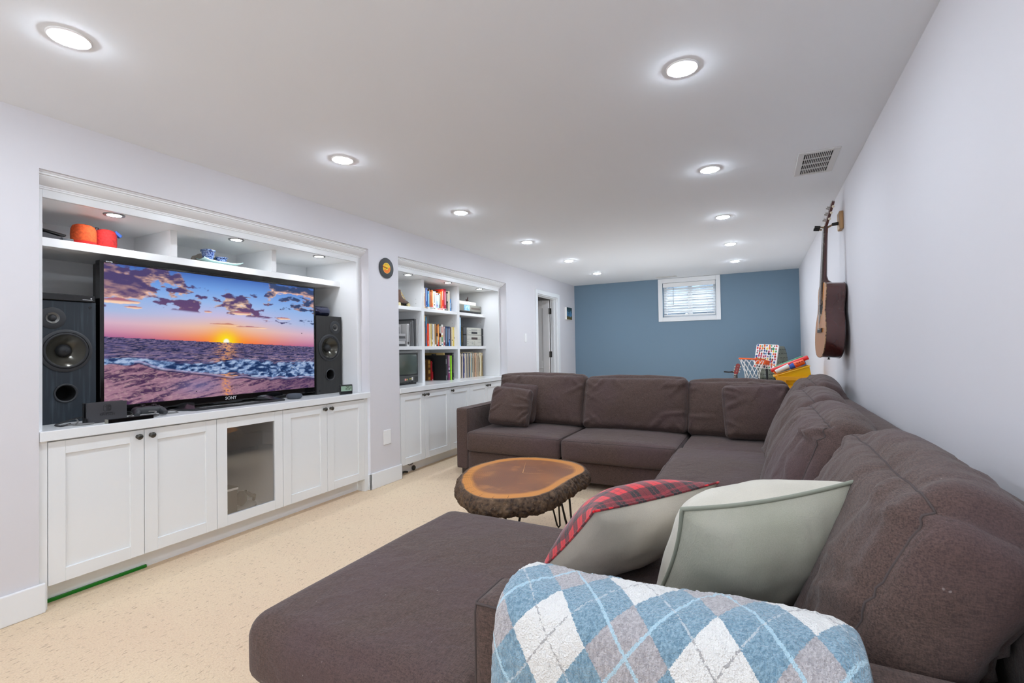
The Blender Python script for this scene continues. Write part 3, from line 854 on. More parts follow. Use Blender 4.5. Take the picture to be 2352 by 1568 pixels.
    sand = mixc(sand, C('#3c2a58') * one[..., None], 0.55 * ss(U + 0.8 * (0.15 - V), 0.55, 1.0))
    sand = mixc(sand, C('#7d7cae') * one[..., None], 0.45 * np.exp(-(((U - 0.36) / 0.10) ** 2 + ((V - 0.10) / 0.07) ** 2)))
    sand = mixc(sand, C('#ee9a50') * one[..., None], 0.8 * np.exp(-((U - 0.475 - 0.1 * (0.2 - V)) / 0.02) ** 2) * ss(rip, 0.4, 0.6))
    sea = mixc(sea, sand, ss(ys - V, -0.002, 0.006))
    sea = mixc(sea, C('#241f4c') * one[..., None], 0.8 * np.exp(-((V - ys) / 0.006) ** 2) * (U > 0.1))
    sea = mixc(sea, C('#b9a6c8') * one[..., None], 0.6 * np.exp(-((V - ys - 0.014) / 0.006) ** 2) * (U > 0.1))
    col = np.where((V > hz)[..., None], sky, sea)
    return np.clip(col, 0, 1)
def colored_grid(name, V, nu, nv, colr, material, parent):
    i, j = np.meshgrid(np.arange(nu), np.arange(nv)); a = (j * (nu + 1) + i).ravel()
    F = np.stack([a, a + 1, a + nu + 2, a + nu + 1], 1)
    o = np_obj(name, V, F, material, parent, smooth=False)
    at = o.data.color_attributes.new('paint', 'FLOAT_COLOR', 'POINT')
    at.data.foreach_set('color', np.concatenate([colr.reshape(-1, 3), np.ones((len(V), 1))], 1).astype(np.float32).ravel())
    return o
sm_ = bpy.data.materials.new('tv_picture'); sm_.use_nodes = True
_b = sm_.node_tree.nodes['Principled BSDF']; _a = sm_.node_tree.nodes.new('ShaderNodeAttribute'); _a.attribute_name = 'paint'
_b.inputs['Base Color'].default_value = (0.003, 0.003, 0.003, 1); _b.inputs['Roughness'].default_value = 0.25; _b.inputs['Specular IOR Level'].default_value = 0.15
sm_.node_tree.links.new(_a.outputs[0], _b.inputs['Emission Color']); _b.inputs['Emission Strength'].default_value = 0.95 / 2 ** EXPO
NU, NV = 420, 236
_u, _v = np.meshgrid(np.linspace(0, 1, NU + 1), np.linspace(0, 1, NV + 1))
_P = np.stack([np.full(_u.size, -3.2865), (SY0 + _u * (SY1 - SY0)).ravel(), (SZ0 + _v * (SZ1 - SZ0)).ravel()], 1)
colored_grid('screen', _P, NU, NV, screen_colors(NU, NV), sm_, tv)
# stand: flat loop base with two wedge struts
STANDM = mat('stand_black', '#1a1b1e', 0.2, coat=0.4)
sb = MB()
def loop_prism(outer, inner, z0, z1):
    k = len(outer); vs = [(x, y, z) for z in (z0, z1) for ring in (outer, inner) for x, y in ring]; fs = []
    for i in range(k):
        j = (i + 1) % k
        fs += [(i, j, k + j, k + i), (2 * k + i, 3 * k + i, 3 * k + j, 2 * k + j), (i, 2 * k + i, 2 * k + j, j), (k + i, k + j, 3 * k + j, 3 * k + i)]
    return MB().add(vs, fs)
loop_prism([(-3.115, 1.735), (-3.115, 2.365), (-3.46, 2.50), (-3.46, 1.60)], [(-3.150, 1.800), (-3.150, 2.300), (-3.42, 2.40), (-3.42, 1.70)], CZ, CZ + 0.014).build('stand_base', STANDM, tv, smooth=0, bevel=0.003)
for ya, yb in ((1.74, 1.70), (2.345, 2.385)):
    s_ = 1 if ya < 2 else -1
    MB().add([(-3.125, ya, CZ + 0.014), (-3.19, ya + s_ * 0.03, CZ + 0.014), (-3.30, ya + s_ * 0.09, CZ + 0.014), (-3.36, yb, CZ + 0.014), (-3.27, ya + s_ * 0.02, 0.885), (-3.30, ya + s_ * 0.09, 0.885), (-3.35, yb + s_ * 0.03, 0.885)],
             [(0, 1, 4), (1, 2, 5, 4), (2, 3, 6, 5), (3, 0, 4, 6), (4, 5, 6), (0, 3, 2, 1)]).build('stand_strut', STANDM, tv, smooth=0)
bx(-3.345, -3.30, 1.95, 2.16, CZ + 0.012, 0.875).build('stand_neck', STANDM, tv, smooth=0, bevel=0.004)
text('maker_lettering', 'SONY', 0.030, mat('pale_lettering', '#d9dadc', 0.4, metal=0.3), tv, facing_px(0.0064, 0.010, 0.887 - CZ))
text('model_lettering', 'BRAVIA', 0.010, MATS['pale_lettering'], tv, facing_px(0.0064, 1.362 - 2.054, 1.7315 - CZ))

# ------------------------------------------------------------------ loudspeakers
def spk_mat(name, c0, c1):
    return mat(name, c0, 0.55, noise=(7, c1, 0.52, 0.75, (1, 9, 0.55)), bump=(30, 0.15, 0.002, (1, 8, 0.3)))
CONE = mat('woofer_cone', '#4a4840', 0.22, metal=0.55)
RUB = mat('rubber_surround', '#202123', 0.6)
RIM = mat('driver_rim', '#2b2d30', 0.45)
PORTD = mat('port_dark', '#030303', 0.9)
def speaker(name, label, x, yc, wood, tw_off, wf_off=0.0, port_off=0.0, k=1.0):
    r = thing(name, label, 'speaker', (x, yc, CZ))
    w, h, d = 0.262 * k, 0.648 * k, 0.26
    def K(pr): return [(q * k, e * k) for q, e in pr]
    MB().box(x - d, x, yc - w / 2, yc + w / 2, CZ, CZ + h).build('cabinet', wood, r, smooth=0, bevel=0.003)
    # woofer
    c = (x, yc + wf_off, CZ + 0.383 * k)
    dv = MB().lathe(K([(0.113, 0.0), (0.113, 0.005), (0.106, 0.008), (0.098, 0.008), (0.096, 0.002)]), c, 'x', 40).build('woofer_rim', RIM, r, smooth=40)
    MB().lathe(K([(0.097, 0.003), (0.094, 0.009), (0.088, 0.011), (0.083, 0.006)]), c, 'x', 40).build('surround', RUB, dv, smooth=180)
    MB().lathe(K([(0.084, 0.0062), (0.074, -0.004), (0.055, -0.018), (0.035, -0.03), (0.03, -0.032)]), c, 'x', 40).build('cone', CONE, dv, smooth=180)
    MB().lathe(K([(0.034, -0.030), (0.030, -0.016), (0.020, -0.006), (0.008, -0.002), (0, -0.0015)]), c, 'x', 32).build('dust_cap', RUB, dv, smooth=180)
    # carve room for the cone: dark recess disc hides the cabinet front
    t = (x, yc + tw_off, CZ + 0.555 * k)
    tw = MB().lathe(K([(0.056, 0.0), (0.056, 0.003), (0.054, 0.004), (0.030, 0.004), (0.0285, 0.006), (0.027, 0.004), (0.0165, 0.0015)]), t, 'x', 32).build('tweeter_plate', RIM, r, smooth=40)
    MB().lathe(K([(0.0285, 0.0062), (0.026, 0.005), (0.0185, 0.0022)]), t, 'x', 32).build('tweeter_ring', mat('tweeter_grey', '#6b6a66', 0.35, metal=0.5), tw, smooth=180)
    MB().lathe(K([(0.0165, 0.0015), (0.014, 0.008), (0.008, 0.0125), (0, 0.014)]), t, 'x', 24).build('dome', RUB, tw, smooth=180)
    p = (x, yc + port_off, CZ + 0.157 * k)
    po = MB().lathe(K([(0.051, 0.0), (0.051, 0.004), (0.048, 0.007), (0.044, 0.006), (0.041, 0.001)]), p, 'x', 32).build('bass_port', RIM, r, smooth=60)
    MB().lathe(K([(0.0425, 0.001), (0.041, -0.02), (0.040, -0.09), (0.0, -0.09)]), p, 'x', 32).build('port_hole', PORTD, po, smooth=40)
    for yy in (-0.105 * k, 0.105 * k):
        for zz in (0.028 * k, 0.62 * k): MB().lathe(K([(0.007, 0), (0.007, 0.002), (0.0035, 0.002), (0.0035, 0.0006), (0, 0.0006)]), (x, yc + yy, CZ + zz), 'x', 14).build('grille_socket', BLACK, r, smooth=0)
    for k in range(8):
        a = math.pi / 8 + k * math.pi / 4
        MB().cyl((x + 0.005, c[1] + 0.102 * k * math.cos(a), c[2] + 0.102 * k * math.sin(a)), (x + 0.0095, c[1] + 0.102 * k * math.cos(a), c[2] + 0.102 * k * math.sin(a)), 0.0035, n=8).build('screw', RIM, dv, smooth=0)
    for k in range(4):
        a = math.pi / 4 + k * math.pi / 2
        MB().cyl((x + 0.003, t[1] + 0.046 * k * math.cos(a), t[2] + 0.046 * k * math.sin(a)), (x + 0.0055, t[1] + 0.046 * k * math.cos(a), t[2] + 0.046 * k * math.sin(a)), 0.0032, n=8).build('screw', RIM, tw, smooth=0)
    return r
def cone_fix():
    # cabinets get a round hole under the woofer so that the cone can sink in
    pass
speaker('loudspeaker', 'blue-black wood grain loudspeaker to the left of the television', -3.28, 1.168, spk_mat('blue_black_ash', '#1f2830', '#39434b'), -0.055)
speaker('loudspeaker', 'black wood grain loudspeaker to the right of the television', -3.270, 2.921, spk_mat('black_ash', '#262625', '#343331'), 0.058, -0.004, 0.004, 1.02)
# boolean-free recess: replace each cabinet front by a face with holes
for o in [o for o in bpy.data.objects if o.name.startswith('cabinet') and o.parent and o.parent.name.startswith('loudspeaker')]:
    r = o.parent; x = r.location.x; yc = r.location.y
    wf_off = [c for c in r.children if c.name.startswith('woofer_rim')][0]
    cy = sum(v.co.y for v in wf_off.data.vertices) / len(wf_off.data.vertices)
    def mid(nm, ax):
        vv = [ch for ch in r.children if ch.name.startswith(nm)][0].data.vertices
        return (min(v.co[ax] for v in vv) + max(v.co[ax] for v in vv)) / 2
    cutm = MB().cyl((-0.05, mid('woofer_rim', 1), mid('woofer_rim', 2)), (0.02, mid('woofer_rim', 1), mid('woofer_rim', 2)), 0.098, n=40)
    cutm.cyl((-0.12, mid('bass_port', 1), mid('bass_port', 2)), (0.02, mid('bass_port', 1), mid('bass_port', 2)), 0.0425, n=32)
    cut = cutm.build('cutter', BLACK, None, world=False)
    cut.location = r.location
    md = o.modifiers.new('hole', 'BOOLEAN'); md.object = cut; md.operation = 'DIFFERENCE'; md.solver = 'EXACT'
    bpy.context.view_layer.update()
    dg = bpy.context.evaluated_depsgraph_get()
    nm = bpy.data.meshes.new_from_object(o.evaluated_get(dg))
    o.modifiers.clear(); o.data = nm
    nm.polygons.foreach_set('use_smooth', [False] * len(nm.polygons))
    bpy.data.objects.remove(cut)

# flat black box on the left speaker
b = thing('set_top_box', 'flat gloss black box lying on top of the left loudspeaker', 'set-top box', (-3.40, 1.155, 1.491))
bx(-3.53, -3.272, 1.027, 1.290, 1.493, 1.528).build('housing', BLACK, b, smooth=0, bevel=0.003)
bx(-3.272, -3.268, 1.029, 1.288, 1.496, 1.525).build('front_panel', GLOSSB, b, smooth=0)
bx(-3.268, -3.2672, 1.235, 1.278, 1.502, 1.504).build('marking', MATS['pale_lettering'], b, smooth=0)
bx(-3.268, -3.2672, 1.270, 1.276, 1.508, 1.514).build('marking', MATS['pale_lettering'], b, smooth=0)
# blue glossy capsule on the right speaker
cp = thing('glossy_case', 'shiny dark blue rounded case on top of the right loudspeaker', 'case', (-3.36, 2.90, 1.505))
bluegl = mat('glossy_navy', '#1c2448', 0.06, metal=0.6, coat=1.0)
MB().lathe([(0.0, -0.115), (0.025, -0.112), (0.040, -0.100), (0.045, -0.080), (0.045, 0.065), (0.040, 0.085), (0.025, 0.097), (0, 0.10)], (-3.37, 2.90, 1.551), 'y', 28).build('shell', bluegl, cp, smooth=180)
bx(-3.39, -3.35, 2.82, 2.96, 1.504, 1.5085).build('foot', BLACK, cp, smooth=0)

# game dock
gd = thing('game_dock', 'upright dark grey game console dock standing before the left loudspeaker', 'game dock', (-3.115, 1.27, CZ), (0, 0, math.radians(-1)))
def L(mb, nm, m, par, **k): return mb.build(nm, m, par, world=False, **k)
L(MB().box(-0.030, -0.020, -0.084, 0.092, 0.0, 0.106).box(-0.012, 0.022, -0.084, -0.076, 0, 0.03), 'rear_shell', BLACK, gd, smooth=0, bevel=0.002)
L(MB().box(-0.020, 0.010, -0.080, 0.090, 0.0, 0.024).box(-0.020, 0.008, 0.084, 0.092, 0.024, 0.104), 'tray', BLACK, gd, smooth=0)
L(bx(0.010, 0.022, -0.084, 0.092, 0, 0.106), 'front_shell', CHARC, gd, smooth=0, bevel=0.002)
LG = mat('dark_print', '#1f1f21', 0.5)
lg = MB()
def rr(y0, y1, z0, z1, left, n=5, r=0.009):
    pts = []
    if left:
        pts = [(y1, z0)] + [(y1, z1)] + [(y0 + r - r * math.sin(a), z1 - r + r * math.cos(a)) for a in np.linspace(0, math.pi / 2, n)] + [(y0 + r - r * math.cos(a), z0 + r - r * math.sin(a)) for a in np.linspace(0, math.pi / 2, n)]
    else:
        pts = [(y0, z1), (y0, z0)] + [(y1 - r + r * math.sin(a), z0 + r - r * math.cos(a)) for a in np.linspace(0, math.pi / 2, n)] + [(y1 - r + r * math.cos(a), z1 - r + r * math.sin(a)) for a in np.linspace(0, math.pi / 2, n)]
    return pts
L(MB().prism(rr(0.0055, 0.021, 0.058, 0.092, False), 'x', 0.022, 0.0226), 'logo_half', LG, gd, smooth=0)
a_ = [(p, q) for p, q in rr(-0.0135, 0.002, 0.058, 0.092, True)]
L(MB().tube([(0.0223, p, q) for p, q in a_], 0.0012, 5, closed=True), 'logo_half', LG, gd, smooth=0)
L(MB().cyl((0.022, -0.006, 0.082), (0.0228, -0.006, 0.082), 0.003, n=12), 'logo_dot', LG, gd, smooth=0)
L(MB().cyl((0.0226, 0.0135, 0.074), (0.0231, 0.0135, 0.074), 0.003, n=12), 'logo_dot', CHARC, gd, smooth=0)
text('lettering', 'NINTENDO', 0.0088, LG, gd, facing_px(0.0224, 0.004, 0.049))
text('lettering', 'SWITCH', 0.0175, LG, gd, facing_px(0.0224, 0.004, 0.040))
# sensor bar
sn = thing('sensor_bar', 'thin black sensor bar lying at the worktop edge before the game dock', 'sensor bar', (-3.02, 1.345, CZ))
MB().box(-3.032, -3.008, 1.242, 1.452, CZ, CZ + 0.021).build('housing', GLOSSB, sn, smooth=0, bevel=0.002)
bx(-3.032, -3.008, 1.236, 1.2425, CZ, CZ + 0.021).build('end_cap', mat('end_grey', '#7b7a70', 0.5), sn, smooth=0, bevel=0.001)
# game controller
gc = thing('game_controller', 'dark grey game controller lying before the television stand', 'controller', (-3.17, 1.50, CZ), (0, 0, math.radians(-12)))
p, F, idx, n = softbox((0.045, 0.072, 0.018), 0.016, (10, 14, 6), (0, 0, 0, 0, 0, 0.006), None, 1)
o = np_obj('body', p + np.array((0, 0, 0.032)), F, mat('pad_charcoal', '#2b2d30', 0.5), None); o.parent = gc
for s_ in (-1, 1):
    L(MB().tube([(0.02, s_ * 0.052, 0.030), (0.045, s_ * 0.062, 0.024), (0.07, s_ * 0.068, 0.016)], [0.02, 0.019, 0.012], 12), 'grip', MATS['pad_charcoal'], gc, smooth=60)
    L(MB().cyl((0.012, s_ * 0.026, 0.045), (0.012, s_ * 0.026, 0.062), 0.006, n=12).cyl((0.012, s_ * 0.026, 0.060), (0.012, s_ * 0.026, 0.066), 0.0125, n=18), 'thumb_stick', BLACK, gc, smooth=40)
    L(MB().obox(Matrix.Translation((-0.044, s_ * 0.045, 0.034)), 0.012, 0.03, 0.016), 'shoulder_button', BLACK, gc, smooth=0, bevel=0.004)
for k in range(4):
    a = k * math.pi / 2
    L(MB().cyl((-0.016 + 0.011 * math.cos(a), 0.046 + 0.011 * math.sin(a), 0.048), (-0.016 + 0.011 * math.cos(a), 0.046 + 0.011 * math.sin(a), 0.056), 0.005, n=10), 'button', BLACK, gc, smooth=40)
L(MB().box(-0.020, -0.010, -0.060, -0.032, 0.048, 0.055).box(-0.029, -0.001, -0.051, -0.041, 0.048, 0.055), 'direction_pad', BLACK, gc, smooth=0)
# cables on the worktop
def cable(name, label, pts, r, m, cat='cable', sub=6):
    P = [Vector(p) for p in pts]; out = []
    for i in range(len(P) - 1):
        a, b, c, d = P[max(i - 1, 0)], P[i], P[i + 1], P[min(i + 2, len(P) - 1)]
        for k in range(sub):
            t = k / sub
            out.append(0.5 * ((2 * b) + (c - a) * t + (2 * a - 5 * b + 4 * c - d) * t * t + (3 * b - a - 3 * c + d) * t ** 3))
    out.append(P[-1])
    return tag(MB().tube(out, r, 8).build(name, m, None, smooth=180), label, cat)
GREYC = mat('grey_cable', '#6d6c6a', 0.5); DKC = mat('dark_cable', '#2d2d2e', 0.5); WHC = mat('white_cable', '#d9d8d6', 0.5)
zc = CZ + 0.004
cable('cable', 'grey looped cable lying between game dock and controller', [(-3.13, 1.375, zc), (-3.06, 1.40, zc), (-3.045, 1.46, zc + 0.012), (-3.09, 1.50, zc + 0.024), (-3.16, 1.46, zc + 0.022), (-3.15, 1.40, zc + 0.008), (-3.08, 1.385, zc + 0.01), (-3.04, 1.43, zc), (-3.07, 1.49, zc), (-3.12, 1.53, zc)], 0.0038, GREYC)
cable('cable', 'grey cable trailing from the left loudspeaker along the worktop edge', [(-3.20, 1.18, zc + 0.02), (-3.12, 1.16, zc + 0.012), (-3.08, 1.13, zc), (-3.06, 1.17, zc), (-3.07, 1.205, zc), (-3.10, 1.15, zc + 0.002), (-3.14, 1.10, zc)], 0.0036, GREYC)
cable('cable', 'dark cable curling at the foot of the left loudspeaker', [(-3.15, 1.19, zc + 0.03), (-3.20, 1.17, zc + 0.02), (-3.24, 1.13, zc), (-3.18, 1.09, zc), (-3.11, 1.095, zc), (-3.15, 1.14, zc + 0.004)], 0.0036, DKC)
cable('cable', 'white cable hanging between left loudspeaker and television', [(-3.40, 1.305, 1.02), (-3.41, 1.312, 0.97), (-3.40, 1.303, 0.92), (-3.36, 1.31, 0.87), (-3.32, 1.312, zc)], 0.004, WHC)
cable('cable', 'white cable crossing the other behind the television edge', [(-3.43, 1.325, 1.04), (-3.41, 1.305, 0.98), (-3.41, 1.318, 0.90), (-3.38, 1.306, zc + 0.004)], 0.004, WHC)
cable('cable', 'short grey cable lying beside the television stand foot', [(-3.22, 1.60, zc), (-3.17, 1.63, zc + 0.012), (-3.13, 1.64, zc), (-3.15, 1.60, zc), (-3.19, 1.57, zc)], 0.0036, GREYC)
# smart speaker puck
sp_ = thing('smart_speaker', 'small grey fabric puck speaker on the worktop by the television', 'speaker', (-3.17, 2.487, CZ))
MB().lathe([(0.0, 0.0), (0.040, 0.0), (0.046, 0.003)], (-3.17, 2.487, CZ), 'z', 32).build('base', BLACK, sp_, smooth=60)
MB().lathe([(0.046, 0.003), (0.056, 0.013), (0.058, 0.022), (0.054, 0.033), (0.042, 0.040), (0.02, 0.0425), (0, 0.043)], (-3.17, 2.487, CZ), 'z', 32).build('fabric_top', mat('slate_fabric', '#474c54', 0.95, bump=(400, 0.4, 0.001)), sp_, smooth=180)
# desk clock
ck = thing('digital_clock', 'small black digital clock with a green display on the worktop end', 'clock', (-3.055, 2.90, CZ), (0, 0, math.radians(-16)))
L(MB().box(-0.018, 0.0, -0.056, 0.056, 0, 0.080), 'case', BLACK, ck, smooth=0, bevel=0.006, seg=3)
LCD = mat('lcd_green', '#93ab96', 0.3)
L(bx(0.0, 0.0012, -0.047, 0.047, 0.027, 0.069), 'display', LCD, ck, smooth=0)
SEGS = {'2': 'abged', '5': 'afgcd', '1': 'bc'}
INK = mat('lcd_ink', '#2a332c', 0.5)
def digit(ch, y, z, h):
    w = h * 0.52; t = h * 0.11; m = MB(); X0, X1 = 0.0012, 0.0018
    for s_ in SEGS[ch]:
        if s_ == 'a': m.box(X0, X1, y, y + w, z + h - t, z + h)
        if s_ == 'g': m.box(X0, X1, y, y + w, z + h / 2 - t / 2, z + h / 2 + t / 2)
        if s_ == 'd': m.box(X0, X1, y, y + w, z, z + t)
        if s_ == 'b': m.box(X0, X1, y + w - t, y + w, z + h / 2, z + h)
        if s_ == 'c': m.box(X0, X1, y + w - t, y + w, z, z + h / 2)
        if s_ == 'f': m.box(X0, X1, y, y + t, z + h / 2, z + h)
        if s_ == 'e': m.box(X0, X1, y, y + t, z, z + h / 2)
    return L(m, 'digit', INK, ck, smooth=0)
digit('2', -0.006, 0.035, 0.030); digit('5', 0.0125, 0.035, 0.030); digit('2', 0.031, 0.045, 0.020)

# ------------------------------------------------------------------ upper shelf of the media niche (top at z 1.82)
UZ = 1.82
g = thing('phone_cradle', 'black flip gadget lying on the left end of the upper shelf', 'gadget', (-3.40, 1.13, UZ))
MB().prism([(1.05, UZ), (1.175, UZ), (1.19, UZ + 0.028), (1.12, UZ + 0.044), (1.05, UZ + 0.040)], 'x', -3.45, -3.38).build('base', CHARC, g, smooth=0, bevel=0.003)
MB().obox(Matrix.Translation((-3.41, 1.125, UZ + 0.052)) @ Matrix.Rotation(math.radians(-9), 4, 'X'), 0.075, 0.16, 0.013).build('lid', GLOSSB, g, smooth=0, bevel=0.005)
tag(bx(-3.43, -3.345, 1.178, 1.226, UZ, UZ + 0.021).build('black_case', DARKG, None, smooth=0, bevel=0.003), 'small flat dark grey case between the gadget and orange pouch', 'case')
def pouch(name, label, yc, x, w, h, c0, c1):
    r = thing(name, label, 'pouch', (x, yc, UZ))
    m = mat('fabric_' + c0[1:], c0, 0.9, noise=(90, c1, 0.35, 0.65), bump=(350, 0.5, 0.0015))
    pr = [(0, 0), (w * 0.40, 0.0), (w * 0.46, h * 0.04), (w * 0.495, h * 0.22), (w * 0.5, h * 0.5), (w * 0.485, h * 0.75), (w * 0.42, h * 0.92), (w * 0.28, h * 0.99), (0, h)]
    mb = MB().lathe(pr, (0, 0, 0), 'z', 36); mb.v = [(a * 0.85, b, c) for a, b, c in mb.v]
    L(mb, 'body', m, r, smooth=180)
    b2 = MB().lathe([(w * 0.402, -0.0 + 0.0006), (w * 0.462, h * 0.04), (w * 0.49, h * 0.17)], (0, 0, 0), 'z', 36); b2.v = [(a * 0.86, b * 1.005, c) for a, b, c in b2.v]
    L(b2, 'base_band', mat('bright_red_fabric', '#c4160c', 0.8), r, smooth=180)
    return r
o1 = pouch('fabric_pouch', 'round orange fabric pouch with a red base on the upper shelf', 1.279, -3.372, 0.116, 0.116, '#c8501a', '#a83c10')
o2 = pouch('fabric_pouch', 'round red fabric pouch with a blue tab on the upper shelf', 1.384, -3.375, 0.105, 0.110, '#b8201c', '#8e1412')
L(MB().tube([(0.01, -0.052, 0.055), (0.012, -0.060, 0.085), (0.012, -0.052, 0.112), (0.010, -0.040, 0.112), (0.008, -0.038, 0.085), (0.01, -0.050, 0.055)], 0.0032, 8), 'carabiner', BLACK, o2)
L(MB().obox(Matrix.Translation((0.0, 0.056, 0.094)) @ Matrix.Rotation(math.radians(-38), 4, 'X'), 0.03, 0.042, 0.018), 'blue_tab', mat('blue_webbing', '#3f66b4', 0.8), o2, smooth=0, bevel=0.004)

CERA = None
def bluewhite():
    m, b, tc = begin('blue_white_porcelain', 0.15, coat=0.5)
    v = tc.outputs['Object']
    vo = snoise(v, 130, 3, (1, 1, 1), 1.5); bl = snoise(v, 45, 2)
    c = smix(srange(vo, 0.50, 0.57), '#15316c', '#93a6cc')
    c = smix(srange(bl, 0.62, 0.66), c, '#0c1f5a')
    S.nt.links.new(c, b.inputs['Base Color'])
    return m
BW = bluewhite()
def bowl(name, label, y, x, z, r, h):
    t = thing(name, label, 'bowl', (x, y, z))
    L(MB().lathe([(0, 0), (r * 0.45, 0), (r * 0.48, h * 0.04), (r * 0.66, h * 0.22), (r * 0.80, h * 0.5), (r * 0.86, h * 0.82), (r * 0.86, h * 0.88), (r * 0.80, h * 0.88), (r * 0.70, h * 0.45), (r * 0.40, h * 0.12), (0, h * 0.1)], n=36), 'body', BW, t, smooth=60)
    L(MB().lathe([(r * 0.85, h * 0.86), (r, h * 0.88), (r * 1.02, h * 0.93), (r, h), (r * 0.84, h), (r * 0.80, h * 0.9)], n=36), 'rim', mat('porcelain_rim', '#7f93b6', 0.2, noise=(120, '#22386e', 0.45, 0.55), coat=0.5), t, smooth=60)
    return t
PLT = thing('glass_plate', 'long curved pale green glass plate under the blue bowls', 'plate', (-3.365, 2.045, UZ))
gl = mat('pale_green_glass', '#b9d8d2', 0.1, coat=0.6)
gm = MB()
def platef(u, v):
    y = (u - 0.5) * 0.275; x = (v - 0.5) * 0.10
    return (x, y, 0.006 + 0.016 * (2 * u - 1) ** 4 + 0.010 * (2 * v - 1) ** 2)
gm.grid(platef, 24, 8)
po = L(gm, 'plate_body', gl, PLT, smooth=180); sd = po.modifiers.new('thickness', 'SOLIDIFY'); sd.thickness = 0.005; sd.offset = -1
bowl('porcelain_bowl', 'taller blue and white porcelain bowl on the glass plate', 1.962, -3.368, UZ + 0.012, 0.046, 0.080)
L(MB().lathe([(0.028, 0.0), (0.030, 0.016), (0.027, 0.017), (0.0, 0.012)], (0.0, 0.0, 0.070), n=24), 'stacked_cup', BW, bpy.data.objects['porcelain_bowl'], smooth=60)
bowl('porcelain_bowl', 'small low blue and white porcelain bowl beside the taller one', 2.052, -3.365, UZ + 0.0105, 0.042, 0.045)
bp_ = thing('stone_bookend', 'beige curved stone piece standing behind the blue bowls', 'ornament', (-3.46, 2.03, UZ))
STN = mat('beige_stone', '#a8a094', 0.7, noise=(18, '#8f867a', 0.4, 0.65))
MB().lathe([(0, 0), (0.088, 0), (0.084, 0.02), (0.072, 0.05), (0.054, 0.075), (0.042, 0.082), (0, 0.085)], (-3.47, 2.005, UZ), 'z', 30).build('body', STN, bp_, smooth=60)
MB().tube([(-3.46, 1.94, UZ + 0.055), (-3.455, 1.915, UZ + 0.045), (-3.455, 1.905, UZ + 0.022), (-3.455, 1.90, UZ + 0.006)], 0.012, 10).build('spout', STN, bp_)

# ------------------------------------------------------------------ inside the glass-door cabinet
GZ = 0.123
bxx = thing('gift_box', 'dark box with a white lid edge inside the glass-door cabinet', 'box', (-3.15, 1.94, GZ))
GBX = mat('dark_box_card', '#1d1d1f', 0.6)
bx(-3.21, -3.065, 1.845, 1.966, GZ, 0.305).build('box_body', GBX, bxx, smooth=0, bevel=0.002)
bx(-3.215, -3.06, 1.840, 1.970, 0.305, 0.318).build('lid', WHITEP, bxx, smooth=0, bevel=0.002)
bx(-3.213, -3.064, 1.842, 1.968, 0.318, 0.322).build('lid_top', GBX, bxx, smooth=0)
text('mark', '?', 0.05, MATS['pale_lettering'], bxx, facing_px(0.0855, -0.045, 0.052))
hp = thing('headphones', 'dark over-ear headphones resting on a round stand in the cabinet', 'headphones', (-3.15, 2.06, GZ))
HPM = mat('headphone_dark', '#141416', 0.45)
R_ = Matrix.Translation((-3.105, 2.018, 0.225)) @ Matrix.Rotation(math.radians(14), 4, 'X') @ Matrix.Rotation(math.radians(24), 4, 'Z')
MB().lathe([(0, -0.012), (0.044, -0.012), (0.049, -0.004), (0.049, 0.006), (0.040, 0.016), (0, 0.019)], (0, 0, 0), 'x', 28).xf(R_).build('ear_cup', HPM, hp, smooth=50)
MB().lathe([(0.036, -0.03), (0.049, -0.026), (0.050, -0.012), (0.036, -0.010)], (0, 0, 0), 'x', 28).xf(R_).build('ear_pad', mat('pad_grey', '#9b9895', 0.8), hp, smooth=60)
MB().tube([(-3.115, 2.055, 0.262), (-3.13, 2.085, 0.235), (-3.14, 2.115, 0.213), (-3.15, 2.14, 0.205), (-3.17, 2.155, 0.19), (-3.18, 2.158, 0.165)], [0.010, 0.012, 0.013, 0.013, 0.011, 0.009], 10).build('headband', HPM, hp, smooth=60)
rs = thing('round_stand', 'low round dark stand with a pale top under the headphones', 'stand', (-3.15, 2.05, GZ))
MB().lathe([(0, 0), (0.105, 0), (0.105, 0.034), (0, 0.034)], (-3.17, 2.045, GZ), 'z', 36).build('drum', mat('stand_dark', '#2d2d2e', 0.6), rs)
MB().lathe([(0, 0.034), (0.105, 0.034), (0.105, 0.040), (0, 0.041)], (-3.17, 2.045, GZ), 'z', 36).build('top_disc', mat('stand_pale', '#b5b3b0', 0.6), rs)

# ------------------------------------------------------------------ record clock on the pier
rc = thing('record_clock', 'black vinyl record wall clock with an orange label on the pier', 'clock', (XL, 3.331, 1.952))
MB().lathe([(0, 0.006), (0.093, 0.006), (0.0935, 0.008), (0.093, 0.010), (0, 0.010)], (XL, 3.331, 1.952), 'x', 48).build('record', mat('vinyl_black', '#151516', 0.3, bump=(1, 0, 0)), rc)
lblm, lb, tcx = begin('record_label', 0.5)
sp = S.nt.nodes.new('ShaderNodeSeparateXYZ'); S.nt.links.new(tcx.outputs['Object'], sp.inputs[0])
S.nt.links.new(smix(srange(S(sp.outputs[2]) - S(sp.outputs[1]) * 0.4, -0.006, -0.004), '#ef7a12', '#f0bf16'), lb.inputs['Base Color'])
MB().lathe([(0, 0.0102), (0.049, 0.0102), (0.049, 0.0112), (0, 0.0112)], (XL, 3.331, 1.952), 'x', 40).build('label_disc', lblm, rc)
MB().lathe([(0.047, 0.0112), (0.049, 0.0112), (0.049, 0.0118), (0.047, 0.0118)], (XL, 3.331, 1.952), 'x', 40).build('label_ring', mat('pale_yellow', '#f6dc7a', 0.5), rc)
MB().lathe([(0, 0.0112), (0.018, 0.0112), (0.018, 0.012), (0, 0.012)], (XL, 3.331, 1.952), 'x', 24).build('centre_disc', mat('lemon', '#f2d536', 0.5), rc)
